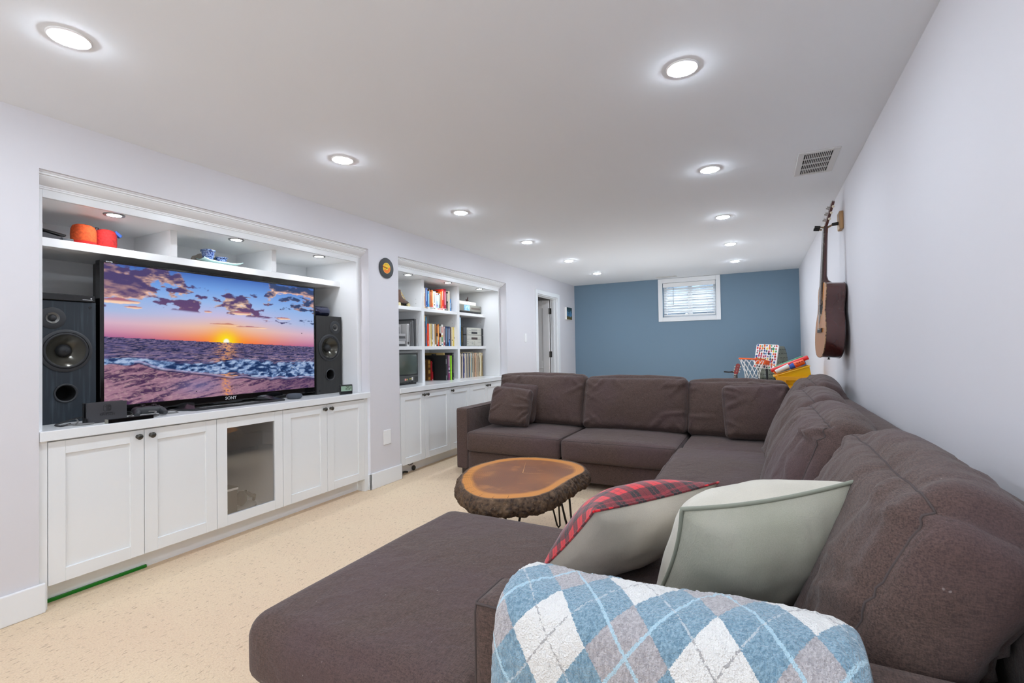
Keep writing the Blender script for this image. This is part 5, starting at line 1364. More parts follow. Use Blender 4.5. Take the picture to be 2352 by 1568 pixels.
for k, c in enumerate(pal):
    w = step * 0.86; h = 0.312 + RNG.uniform(-0.004, 0.004); x = -3.30 + RNG.uniform(-0.004, 0.006)
    yk = y + k * step
    # place words: count from the divider
    lab = '%s record sleeve, %s from the shelf divider in the vinyl row' % (tones.get(c) or shade(c), ORD[k])
    r = thing('vinyl_record', lab, 'record', (x, yk + w / 2, CZ), (math.radians(RNG.uniform(-0.9, 0.1)), 0, 0), 'vinyl records on the worktop')
    L(bx(-0.312, 0, -w / 2, w / 2, 0, h), 'sleeve', mat('sleeve_' + c[1:], c, 0.7, noise=(60, '#f0e8da' if k % 3 else '#3a342e', 0.55, 0.75, (1, 1, 0.2))), r, smooth=0)
    if k % 4 == 1: L(bx(0, 0.0006, -w * 0.25, w * 0.25, h * 0.2, h * 0.8), 'spine_print', mat('ink_4a4038', '#4a4038', 0.6), r, smooth=0)
tag(bx(-3.58, -3.31, 5.06, 5.30, CZ + 0.318, CZ + 0.324).build('record_sleeve', mat('sleeve_lying', '#b0a488', 0.7), None, smooth=0), 'tan record sleeve lying flat on top of the vinyl row', 'record')
# odds and ends in the toe recess of the second niche
wt = thing('toy_roller', 'small black toy roller in the toe recess under the book niche', 'toy', (-3.09, 3.80, 0.0))
MB().lathe([(0, -0.008), (0.022, -0.008), (0.026, 0), (0.022, 0.008), (0, 0.008)], (-3.09, 3.80, 0.0262), 'x', 20).build('tyre', BLACK, wt)
cable('cable', 'thin black cable hanging in the toe recess under the book niche', [(-3.095, 3.70, 0.085), (-3.09, 3.74, 0.068), (-3.085, 3.78, 0.078), (-3.09, 3.80, 0.10)], 0.0035, BLACK)
cable('cable', 'short black plug lying in the corner of the toe recess', [(-3.09, 3.60, 0.012), (-3.08, 3.64, 0.022), (-3.07, 3.68, 0.014)], 0.010, BLACK, cat='plug')

# ------------------------------------------------------------------ sectional sofa
LEGM = mat('dark_leg_wood', '#3a2f29', 0.5)
def frame_box(nm, par, x0, x1, y0, y1, z0, z1, r=0.022, n=None, sd=1, seams=(), wr=0.0012, bulge=(0, 0, 0, 0, 0, 0)):
    H = ((x1 - x0) / 2, (y1 - y0) / 2, (z1 - z0) / 2)
    n = n or tuple(int(max(6, min(30, h * 2 / 0.06))) for h in H)
    return cushion(nm, SOFA, par, ((x0 + x1) / 2, (y0 + y1) / 2, (z0 + z1) / 2), H, r, n, bulge, (wr, (5, 5, 5), False) if wr else None, sd, seams=seams, seam_mat=SEAM)
def foot(par, x, y, h=0.06):
    MB().box(x - 0.025, x + 0.025, y - 0.025, y + 0.025, 0, h).build('leg', LEGM, par, smooth=0, bevel=0.003)
SEAMS_TOP = ((0, 1, 2, 1), (0, -1, 2, 1), (1, -1, 2, 1))

s1 = thing('sectional_sofa', 'dark brown sofa section along the back with a square left arm', 'sofa', (-1.0, 4.35, 0.0))
frame_box('arm', s1, -2.615, -2.490, 3.865, 4.86, 0.058, 0.635, 0.016, (8, 18, 14), 3, ((0, 1, 2, 1), (0, -1, 2, 1), (0, 1, 1, -1), (0, -1, 1, -1)))
frame_box('base', s1, -2.492, 0.55, 3.868, 4.86, 0.058, 0.236, 0.014, (30, 8, 6), 4)
frame_box('backrest', s1, -2.492, 0.55, 4.66, 4.86, 0.20, 0.815, 0.04, (40, 8, 10), 5, ((1, -1, 2, 1),))
for x, y in ((-2.55, 3.92), (-2.55, 4.80), (0.45, 4.80), (-0.7, 4.80)): foot(s1, x, y)
SEATW = (0.0022, (4, 5, 4), False)
cushion('seat_cushion', SOFA, s1, (-2.012, 4.26, 0.328), (0.475, 0.435, 0.092), 0.035, (22, 20, 8), (0.0, 0.0, 0.022, 0, 0, 0.022), SEATW, 11, seams=((1, -1, 2, 1), (1, -1, 2, -1), (0, 1, 2, 1)), seam_mat=SEAM)
cushion('seat_cushion', SOFA, s1, (-1.046, 4.255, 0.326), (0.480, 0.435, 0.092), 0.035, (22, 20, 8), (0.0, 0.0, 0.022, 0, 0, 0.026), SEATW, 12, seams=((1, -1, 2, 1), (1, -1, 2, -1), (0, 1, 2, 1)), seam_mat=SEAM)
cushion('seat_cushion', SOFA, s1, (-0.015, 4.27, 0.322), (0.540, 0.425, 0.088), 0.035, (24, 20, 8), (0, 0, 0.01, 0, 0, 0.012), (0.006, (3, 11, 4), True), 13, seams=((1, -1, 2, 1),), seam_mat=SEAM)
BW_ = (0.014, (2.2, 3.0, 3.0), False)
def backc(par, c, H, sd, rot, bulge=(0.012, 0.012, 0.065, 0.02, 0, 0.035), wr=BW_, n=(46, 12, 34), seams=None, r=0.055, warp=None):
    return cushion('back_cushion', SOFA, par, c, H, r, n, bulge, wr, sd, rot, seams if seams is not None else ((1, -1, 2, 1), (1, -1, 0, 1), (1, -1, 0, -1), (1, 1, 2, 1)), SEAM, warp, folds=(20, 0.019))
tl = math.radians(-17)
backc(s1, (-2.010, 4.575, 0.665), (0.485, 0.105, 0.255), 21, (tl, 0, 0))
backc(s1, (-1.045, 4.560, 0.650), (0.480, 0.110, 0.250), 22, (tl, 0, math.radians(0.5)))
backc(s1, (-0.180, 4.580, 0.640), (0.400, 0.105, 0.245), 23, (tl, 0, 0))
# extra loose square cushion in the corner
sc1 = cushion('throw_cushion', SOFA, None, (-0.02, 4.395, 0.650), (0.255, 0.060, 0.225), 0.05, (34, 10, 32), (0, 0, 0.05, 0.03, 0, 0.01), (0.012, (3, 3, 3), False), 24, (math.radians(-20), math.radians(-2), math.radians(6)), ((1, -1, 0, -1),), SEAM, folds=(14, 0.017))
tag(sc1, 'square brown cushion leaning in the sofa corner', 'cushion')
# two loose cushions at the arm
c0 = cushion('throw_cushion', SOFA, None, (-2.205, 4.385, 0.648), (0.205, 0.050, 0.195), 0.045, (18, 8, 16), (0, 0, 0.02, 0.02, 0, 0), (0.006, (4, 4, 4), True), 25, (math.radians(-22), math.radians(4), math.radians(4)), ((1, -1, 0, 1), (1, -1, 2, 1)), SEAM)
tag(c0, 'brown cushion tucked behind the front one at the sofa arm', 'cushion')
c1 = cushion('throw_cushion', SOFA, None, (-2.185, 4.190, 0.628), (0.205, 0.060, 0.190), 0.045, (36, 10, 34), (0, 0, 0.045, 0.02, 0, 0), (0.014, (4, 4, 4), False), 26, (math.radians(-24), math.radians(5), math.radians(12)), ((1, -1, 0, 1), (1, -1, 2, -1), (1, -1, 2, 1), (1, -1, 0, -1)), SEAM, folds=(18, 0.019))
tag(c1, 'crumpled square brown cushion in front at the left sofa arm', 'cushion')
# right section (two seats) along the wall
s2 = thing('sectional_sofa', 'dark brown sofa section along the right wall with two seats', 'sofa', (0.0, 2.9, 0.0))
frame_box('base', s2, -0.545, 0.55, 1.985, 3.862, 0.058, 0.236, 0.014, (12, 24, 6), 31)
frame_box('backrest', s2, 0.405, 0.555, 1.985, 3.860, 0.20, 0.835, 0.045, (8, 34, 12), 32, (), 0.003)
frame_box('backrest_corner', s1, 0.405, 0.555, 3.868, 4.858, 0.20, 0.835, 0.045, (8, 18, 12), 33, (), 0.003)
for x, y in ((-0.48, 2.05), (-0.48, 3.80), (0.5, 2.05), (0.5, 3.8)): foot(s2, x, y)
cushion('seat_cushion', SOFA, s2, (-0.085, 3.330, 0.330), (0.480, 0.515, 0.095), 0.038, (22, 24, 8), (0.02, 0, 0, 0, 0, 0.03), (0.007, (9, 3.5, 4), True), 14, seams=((0, -1, 2, 1), (1, -1, 2, 1)), seam_mat=SEAM)
cushion('seat_cushion', SOFA, s2, (-0.085, 2.400, 0.328), (0.480, 0.405, 0.095), 0.038, (22, 20, 8), (0.02, 0, 0, 0, 0, 0.026), SEATW, 15, seams=((0, -1, 2, 1), (1, 1, 2, 1)), seam_mat=SEAM)
tr_ = math.radians(25)
def rightc(par, yc, hy, sd, xo=0.0, zo=0.0, hz=0.25, rz=0.0, hx=0.11, wr=(0.014, (2.0, 10.0, 2.5), True), bul=(0.06, 0.02, 0.03, 0.03, 0, 0.05)):
    return cushion('back_cushion', SOFA, par, (0.245 + xo, yc, 0.655 + zo), (hx, hy - 0.015, hz), 0.085, (18, 46, 34), bul, wr, sd, (0, tr_, rz), ((0, -1, 2, 1), (0, -1, 1, -1), (0, -1, 1, 1)), SEAM, folds=(18, 0.015))
rightc(s2, 3.265, 0.415, 41, -0.015, 0.005)
rightc(s2, 2.425, 0.42, 42, -0.04, 0.0)
rightc(s1, 4.13, 0.42, 43, 0.075, 0.03, 0.25)
# chaise section in the foreground
s3 = thing('chaise_sofa', 'dark brown chaise section with a low arm in the foreground', 'sofa', (-0.4, 1.4, 0.0))
frame_box('base', s3, -1.335, -0.585, 0.915, 1.955, 0.058, 0.225, 0.02, (14, 16, 6), 51)
frame_box('base', s3, -0.583, 0.55, 1.070, 1.955, 0.058, 0.225, 0.02, (14, 14, 6), 52)
frame_box('backrest', s3, 0.405, 0.555, 0.925, 1.978, 0.20, 0.835, 0.045, (8, 18, 12), 53, (), 0.003)
for x, y in ((-1.28, 0.97), (-1.28, 1.9), (0.5, 1.0), (0.5, 1.92)): foot(s3, x, y)
cushion('chaise_pad', SOFA, s3, (-0.965, 1.425, 0.322), (0.412, 0.535, 0.102), 0.062, (26, 34, 10), (0.018, 0, 0.015, 0.01, 0, 0.022), (0.0022, (4, 4, 4), False), 54, seams=((1, -1, 2, -1),), seam_mat=SEAM)
cushion('chaise_pad', SOFA, s3, (-0.07, 1.520, 0.318), (0.482, 0.440, 0.100), 0.05, (18, 16, 8), (0, 0, 0, 0, 0, 0.018), (0.002, (4, 4, 4), False), 55)
frame_box('arm', s3, -0.588, 0.405, 0.922, 1.066, 0.058, 0.628, 0.016, (26, 8, 14), 56, ((0, -1, 2, 1), (0, -1, 1, -1), (1, -1, 2, 1)))
rightc(s3, 1.540, 0.435, 57, 0.02, 0.0, 0.245, 0.0, 0.11, (0.019, (1.8, 10.0, 2.5), True), (0.035, 0.02, 0.03, 0.01, 0, 0.055))

# ------------------------------------------------------------------ loose pillows
def weave(name, c0, c1, sc=420):
    m, b, tc = begin(name, 0.9, sheen=0.2)
    v = tc.outputs['Object']
    n = snoise(v, sc, 2, (1, 1, 0.35)); n2 = snoise(v, 6, 3); n3 = snoise(v, 22, 4)
    S.nt.links.new(smix(srange(n2 * 0.7 + n * 0.3, 0.38, 0.62), c0, c1), b.inputs['Base Color'])
    sbump(b, n * 0.35 + n3 * 0.9, 0.3, 0.010)
    return m
def pillow(name, label, loc, rot, w, h, t, mfront, mback, piping=None, pr=0.005, **kw):
    fr, F1, bk, F2, bd = pillow_mesh(w, h, t, **kw)
    r = thing(name, label, 'pillow', loc, rot)
    def mk(nm, V, F, m):
        me = bpy.data.meshes.new(nm); me.from_pydata(V.tolist(), [], F); me.materials.append(m)
        me.polygons.foreach_set('use_smooth', [True] * len(me.polygons))
        o = bpy.data.objects.new(nm, me); COL.objects.link(o); o.parent = r; return o
    mk('front_cover', fr, F1, mfront); mk('back_cover', bk, F2, mback)
    if piping: L(MB().tube([tuple(p) for p in bd], pr, 8, closed=True), 'piping', piping, r, smooth=180)
    return r
OLIVE = weave('olive_linen', '#a9aa98', '#b9b8a8')
OLIVEP = mat('olive_piping', '#8f9384', 0.85, bump=(300, 0.3, 0.001))
OLIVE_LIT = weave('olive_linen_lit', '#cfc9ba', '#c2bdae')  # paler copy of the olive linen, light on the pillow's upper side painted in
BEIGE = weave('beige_linen', '#cdc5b6', '#bfb8aa', 500)
D = math.radians
def plaid_mat():
    m, b, tc = begin('red_black_plaid', 0.95, sheen=0.3)
    sp = S.nt.nodes.new('ShaderNodeSeparateXYZ'); S.nt.links.new(tc.outputs['Object'], sp.inputs[0])
    wv = snoise(tc.outputs['Object'], 5, 2)
    u = S(sp.outputs[0]) + wv * 0.02; v = S(sp.outputs[2]) + wv * 0.02
    P = 0.072
    a = (u / P).fract(); c = (v / P).fract()
    ba = a < 0.45; bc = c < 0.45
    s_ = (ba + bc) * 0.5
    la = ((a - 0.72).abs() < 0.02) + ((c - 0.72).abs() < 0.02)
    lb = ((a - 0.22).abs() < 0.02) + ((c - 0.22).abs() < 0.02)
    n = snoise(tc.outputs['Object'], 260, 2)
    col = smix(srange(s_, 0.0, 0.5), '#d81220', '#6c0d18')
    col = smix(srange(s_, 0.5, 1.0), col, '#120c10')
    col = smix(la * 0.5, col, '#2a0a10'); col = smix(lb * 0.25, col, '#c03040')
    col = smix(srange(n, 0.55, 0.75) * 0.25, col, '#e05058')
    S.nt.links.new(col, b.inputs['Base Color']); sbump(b, n, 0.3, 0.002)
    return m
PLAID = plaid_mat()
def pose(TL, TR, BL):
    TL, TR, BL = Vector(TL), Vector(TR), Vector(BL)
    x = (TR - TL).normalized(); z = (TL - BL); z = (z - x * z.dot(x)).normalized(); y = z.cross(x)
    M = Matrix((x, y, z)).transposed()
    return tuple((TR + BL) / 2), M.to_euler()
lc, rt = pose((-0.125, 1.24, 0.805), (0.225, 1.49, 0.842), (-0.315, 1.42, 0.435))
pillow('linen_pillow', 'large olive grey linen pillow with corded edges in the foreground', lc, rt, 0.47, 0.47, 0.30, OLIVE, OLIVE_LIT, OLIVEP, 0.0055, seed=5, pinch=0.10, wr=0.010)
lc, rt = pose((-0.38, 1.43, 0.71), (-0.10, 1.80, 0.725), (-0.735, 1.47, 0.430))
pillow('plaid_pillow', 'beige fronted pillow with a red and black plaid back, behind the olive pillow', lc, rt, 0.50, 0.48, 0.25, BEIGE, PLAID, PLAID, 0.004, seed=12, pinch=0.06, wr=0.008)

# ------------------------------------------------------------------ argyle fleece blanket over the near arm
def blanket_mat():
    m, b, tc = begin('argyle_fleece', 1.0, sheen=0.5)
    uv = tc.outputs['UV']
    sp = S.nt.nodes.new('ShaderNodeSeparateXYZ'); S.nt.links.new(uv, sp.inputs[0])
    ob = tc.outputs['Object']
    j = snoise(ob, 120, 2); j2 = snoise(ob, 420, 1)
    u = S(sp.outputs[0]); v = S(sp.outputs[1]) + (j - 0.5) * 0.006
    u = u + (j2 - 0.5) * 0.008
    P = 0.152
    a = (u + v * 0.92) / P; c = (u - v * 0.92) / P
    ia = a.floor().mod(2.0); ic = c.floor().mod(2.0)
    fa = a.fract(); fc = c.fract()
    white = (1.0 - ia) * (1.0 - ic); grey = ia * ic
    rib = snoise(ob, 190, 2, (1, 1, 0.4))
    speck = srange(rib, 0.40, 0.60)
    blue = smix(speck, '#6f93a8', '#8fb0c2')
    gry = smix(speck, '#a9a5a8', '#c2bec0')
    col = smix(white, blue, '#efeeea'); col = smix(grey, col, gry)
    # thin lines through the centres
    def line(f, i_want, i, w=0.026):
        return (((f - 0.5).abs()) < w) * (i if i_want else (1.0 - i))
    dash = srange(snoise(ob, 150, 1), 0.42, 0.5)
    lw = (line(fa, 1, ia) + line(fc, 1, ic)); ld = (line(fa, 0, ia, 0.016) + line(fc, 0, ic, 0.016)) * dash
    col = smix((lw > 0.5) * 0.85, col, '#b9dcea')
    onw = (ld > 0.3)
    col = smix(onw * white * 0.55, col, '#6e6a70'); col = smix(onw * (1.0 - white) * 0.6, col, '#dfe2e2')
    S.nt.links.new(col, b.inputs['Base Color'])
    sbump(b, j * 0.8 + snoise(ob, 300, 2), 0.8, 0.008)
    return m
def blanket():
    # profile across the arm (y,z), arc length in metres
    prof = [(1.082, 0.36), (1.086, 0.50), (1.088, 0.60), (1.078, 0.640), (1.050, 0.662), (1.000, 0.672), (0.950, 0.668), (0.912, 0.645), (0.895, 0.60), (0.888, 0.52), (0.880, 0.40), (0.875, 0.28), (0.872, 0.16)]
    pts = []
    for i in range(len(prof) - 1):
        for k in range(10):
            a, b_, c, d = [np.array(prof[min(max(q, 0), len(prof) - 1)]) for q in (i - 1, i, i + 1, i + 2)]
            t = k / 10
            pts.append(0.5 * (2 * b_ + (c - a) * t + (2 * a - 5 * b_ + 4 * c - d) * t * t + (3 * b_ - a - 3 * c + d) * t ** 3))
    pts.append(np.array(prof[-1])); pts = np.array(pts)
    arc = np.concatenate([[0], np.cumsum(np.linalg.norm(np.diff(pts, axis=0), axis=1))])
    nv = 150; nu = 170
    s = np.linspace(0, arc[-1], nv + 1)
    py = np.interp(s, arc, pts[:, 0]); pz = np.interp(s, arc, pts[:, 1])
    x0, x1 = -0.515, 0.150
    X, Sv = np.meshgrid(np.linspace(0, 1, nu + 1), s)
    Y = np.interp(Sv, arc, pts[:, 0]); Z = np.interp(Sv, arc, pts[:, 1])
    top = np.exp(-((Y - 0.985) / 0.085) ** 2) * (Z > 0.55)
    e = np.minimum(X, 1 - X) * (x1 - x0)
    rnd = 1 - np.sqrt(np.clip(1 - np.clip(1 - e / 0.055, 0, 1) ** 2, 0, 1))
    Xw = x0 + X * (x1 - x0)
    # fullness of the folded layers, rounded at both ends
    full = 0.030 * (1 - rnd)
    cy, cz = 0.993, 0.55
    ny = Y - cy; nz = np.where(Z > 0.55, Z - 0.55, 0.0); ln = np.sqrt(ny ** 2 + nz ** 2) + 1e-6
    near = np.clip((cy - Y) / 0.1, 0, 1)
    Yw = Y + full * ny / ln * (0.7 + 0.6 * near); Zw = Z + full * nz / ln
    Zw = Zw + 0.012 * top * np.sin(Xw * 7 + 1)
    P = np.stack([Xw, Yw, Zw], -1)
    fz = fbm(P * 26, 3, 4) - 0.5; fz2 = fbm(P * 130, 8, 2) - 0.5; fz3 = fbm(P * 5, 5, 2) - 0.5
    dsp = fz * 0.008 + fz2 * 0.007 + fz3 * 0.02
    Yw = Yw + dsp * ny / ln; Zw = Zw + dsp * nz / ln
    Zw = Zw - np.clip(0.60 - Zw, 0, 1) * 0.02 * np.sin(X * 9)
    V = np.stack([Xw, Yw, Zw], -1).reshape(-1, 3)
    i, j = np.meshgrid(np.arange(nu), np.arange(nv)); a = (j * (nu + 1) + i).ravel()
    F = np.stack([a, a + nu + 1, a + nu + 2, a + 1], 1)
    o = np_obj('fleece_blanket', V, F, blanket_mat(), None)
    uvl = o.data.uv_layers.new(name='cloth')
    UV = np.stack([Xw, Sv], -1).reshape(-1, 2)
    li = np.zeros(len(o.data.loops), np.int32); o.data.loops.foreach_get('vertex_index', li)
    uvl.data.foreach_set('uv', UV[li].astype(np.float32).ravel())
    sd = o.modifiers.new('thickness', 'SOLIDIFY'); sd.thickness = 0.016; sd.offset = -1
    tag(o, 'fluffy blue, white and grey argyle blanket draped over the near arm', 'blanket')
blanket()

# ------------------------------------------------------------------ live-edge coffee table
CX, CY = -1.2972, 2.5289
OUT = [(-0.257, -0.186), (-0.312, -0.062), (-0.34, 0.088), (-0.31, 0.226), (-0.259, 0.348), (-0.171, 0.432), (-0.056, 0.47), (0.074, 0.475), (0.194, 0.45), (0.283, 0.381), (0.332, 0.305), (0.345, 0.216), (0.332, 0.124), (0.322, 0.042), (0.323, -0.054), (0.321, -0.142), (0.304, -0.246), (0.286, -0.313), (0.238, -0.36), (0.183, -0.409), (0.127, -0.445), (0.077, -0.462), (0.02, -0.458), (-0.047, -0.418), (-0.126, -0.357), (-0.2, -0.272)]
def outline(n):
    th = np.array([math.atan2(b, a) for a, b in OUT]); rr_ = np.array([math.hypot(a, b) for a, b in OUT])
    od = np.argsort(th); th = th[od]; rr_ = rr_[od]
    th = np.concatenate([th[-3:] - 2 * math.pi, th, th[:3] + 2 * math.pi]); rr_ = np.concatenate([rr_[-3:], rr_, rr_[:3]])
    t = np.linspace(-math.pi, math.pi, n, endpoint=False)
    r = np.interp(t, th, rr_)
    k = np.array([1, 2, 3, 2, 1]) / 9.0; w = max(1, n // 180)
    for _ in range(2):
        r = sum(np.roll(r, (q - 2) * w) * k[q] for q in range(5))
    return t, r
ct_ = thing('coffee_table', 'live-edge log slice coffee table with thick bark and hairpin legs', 'table', (CX, CY, 0.0))
def wood_mat():
    m, b, tc = begin('slice_wood', 0.34, coat=0.06, spec=0.2)
    v = tc.outputs['Object']
    at = S.nt.nodes.new('ShaderNodeAttribute'); at.attribute_name = 'ring'
    rg = S(at.outputs['Fac'])
    n = snoise(v, 5, 4, (1, 1, 1), 0.6); n2 = snoise(v, 30, 4, (1, 1, 1), 0.4); n3 = snoise(v, 3.0, 3)
    rr_ = rg + (n - 0.5) * 0.10 + (n2 - 0.5) * 0.012
    rings = (rr_ * 210.0).sin() * 0.5 + 0.5
    heart = smix(srange(n3, 0.35, 0.65), '#7c4314', '#a3601f')
    heart = smix(rings * 0.35, heart, '#5e2f0c')
    heart = smix(srange(snoise(v, 9, 3), 0.58, 0.72) * 0.5, heart, '#b8752f')
    sap = smix(rings * 0.3, '#cf8526', '#b26a18')
    c = smix(srange(rr_, 0.80, 0.86), heart, sap)
    c = smix(srange(rr_, 0.965, 0.985), c, '#5c3512')
    S.nt.links.new(c, b.inputs['Base Color'])
    return m
WOODS = wood_mat()
n_a = 180
ta, ra = outline(n_a)
ZT, ZBk = 0.450, 0.358
rows = np.linspace(0, 1, 14)
Vt = [(CX, CY + 0.03, ZT)]; ring = [0.0]; Ft = []
PCX, PCY = 0.02, 0.06     # pith sits off centre
for q in rows[1:]:
    for k in range(n_a):
        ex, ey = ra[k] * math.cos(ta[k]), ra[k] * math.sin(ta[k])
        Vt.append((CX + PCX * (1 - q) + ex * q, CY + PCY * (1 - q) + ey * q, ZT)); ring.append(q)
for k in range(n_a): Ft.append((0, 1 + k, 1 + (k + 1) % n_a))
for q in range(len(rows) - 2):
    for k in range(n_a):
        a, b_ = 1 + q * n_a, 1 + (q + 1) * n_a
        Ft.append((a + k, b_ + k, b_ + (k + 1) % n_a, a + (k + 1) % n_a))
to = np_obj('tabletop', Vt, Ft, WOODS, ct_, smooth=False)
at = to.data.attributes.new('ring', 'FLOAT', 'POINT'); at.data.foreach_set('value', np.array(ring, np.float32))
CRK = mat('wood_crack', '#3a200c', 0.8); CRL = mat('pale_crack', '#d8a468', 0.6)
ck_ = MB()
for k, ln in ((96, .1), (100, .09), (103, .11), (107, .13), (120, .05), (126, .06), (131, .05), (136, .06), (141, .05), (146, .06), (5, .04), (92, .12)):
    k = (k + 90) % n_a
    d = Vector((math.cos(ta[k]), math.sin(ta[k]), 0)); p = Vector((CX, CY, ZT)) + d * (ra[k] - 0.012); e_ = p - d * ln; s_ = Vector((-d.y, d.x, 0)) * 0.0014
    ck_.add([p - s_, p + s_, e_], [(0, 1, 2)]); ck_.v[-3:] = [(a, b_, ZT + 0.0006) for a, b_, _ in ck_.v[-3:]]
ck_.build('edge_cracks', CRK, ct_, smooth=0)['kind'] = 'stuff'
pc = MB()
for (ax_, ay), (bx_, by) in (((0.02, 0.06), (-0.10, 0.36)), ((0.02, 0.06), (0.16, 0.10)), ((0.24, 0.27), (0.31, 0.29))):
    p, e_ = Vector((CX + ax_, CY + ay, ZT + 0.0006)), Vector((CX + bx_, CY + by, ZT + 0.0006)); d = (e_ - p).normalized(); s_ = Vector((-d.y, d.x, 0)) * 0.0018
    pc.add([p - s_, p + s_, e_], [(0, 1, 2)])
pc.build('heart_crack', CRL, ct_, smooth=0)
# bark
nb = 540; tb, rb = outline(nb); nz_ = 30
T2, Zf = np.meshgrid(tb, np.linspace(0, 1, nz_ + 1)); R2 = np.meshgrid(rb, np.linspace(0, 1, nz_ + 1))[0]
prof = 0.004 + 0.026 * np.sin(np.clip(Zf, 0, 1) * math.pi * 0.8) - 0.03 * np.clip(Zf - 0.85, 0, 1)
Zb = ZT + 0.002 - Zf * (ZT - ZBk)
Pb = np.stack([R2 * np.cos(T2), R2 * np.sin(T2), Zb], -1)
nn = fbm(Pb * np.array((34, 34, 16)), 3, 4); rg_ = 1 - np.abs(2 * fbm(Pb * np.array((30, 30, 14)) + 7, 9, 3) - 1) * 2
dsp = (0.022 * (nn - 0.5) + 0.014 * rg_ * 0.6 + 0.010 * (fbm(Pb * 110, 19, 2) - 0.5)) * np.clip(Zf * 5, 0, 1)
Rb = R2 + prof + dsp
Zb = Zb + (fbm(Pb * 22, 29, 3) - 0.5) * 0.02 * (Zf > 0.9)
Vb = np.stack([CX + Rb * np.cos(T2), CY + Rb * np.sin(T2), Zb], -1).reshape(-1, 3)
Fb = []
for j in range(nz_):
    for i in range(nb): Fb.append((j * nb + i, (j + 1) * nb + i, (j + 1) * nb + (i + 1) % nb, j * nb + (i + 1) % nb))
# inner lip on the top and underside
base = len(Vb); lip = np.stack([CX + (rb - 0.001) * np.cos(tb), CY + (rb - 0.001) * np.sin(tb), np.full(nb, ZT - 0.0005)], -1)
und = np.array([[CX, CY, ZBk + 0.008]])
Vb = np.concatenate([Vb, lip, und])
for i in range(nb):
    j = (i + 1) % nb
    Fb.append((base + i, i, j, base + j)); Fb.append((nz_ * nb + i, base + nb, nz_ * nb + j))
def bark_mat():
    m, b, tc = begin('bark', 0.75)
    v = tc.outputs['Object']
    n = snoise(v, 60, 5); n2 = snoise(v, 16, 4)
    c = smix(srange(n, 0.35, 0.62), '#2c1d12', '#5c4530'); c = smix(srange(n2, 0.5, 0.7) * 0.6, c, '#7d6347')
    c = smix(srange(snoise(v, 90, 2), 0.62, 0.72) * 0.5, c, '#9a7a58')
    S.nt.links.new(c, b.inputs['Base Color']); sbump(b, n, 0.6, 0.006)
    return m
np_obj('bark_edge', Vb, Fb, bark_mat(), ct_, smooth=True)
HAIR = mat('hairpin_steel', '#3b352c', 0.4, metal=0.6)
for (x, y, a) in ((-0.995, 2.55, -0.1), (-1.13, 2.17, -1.9), (-1.52, 2.60, 3.0), (-1.22, 2.90, 1.4)):
    d = Vector((math.cos(a), math.sin(a), 0)); t_ = Vector((-d.y, d.x, 0)); p = Vector((x, y, 0))
    ft = p + d * 0.075
    pts = [p + t_ * 0.055 + Vector((0, 0, 0.365)), p + t_ * 0.035 + d * 0.02 + Vector((0, 0, 0.24)), ft + t_ * 0.012 + Vector((0, 0, 0.02)), ft + Vector((0, 0, 0.006)), ft - t_ * 0.012 + Vector((0, 0, 0.02)), p - t_ * 0.035 + d * 0.02 + Vector((0, 0, 0.24)), p - t_ * 0.055 + Vector((0, 0, 0.365))]
    MB().tube(pts, 0.006, 10).build('hairpin_leg', HAIR, ct_, smooth=180)

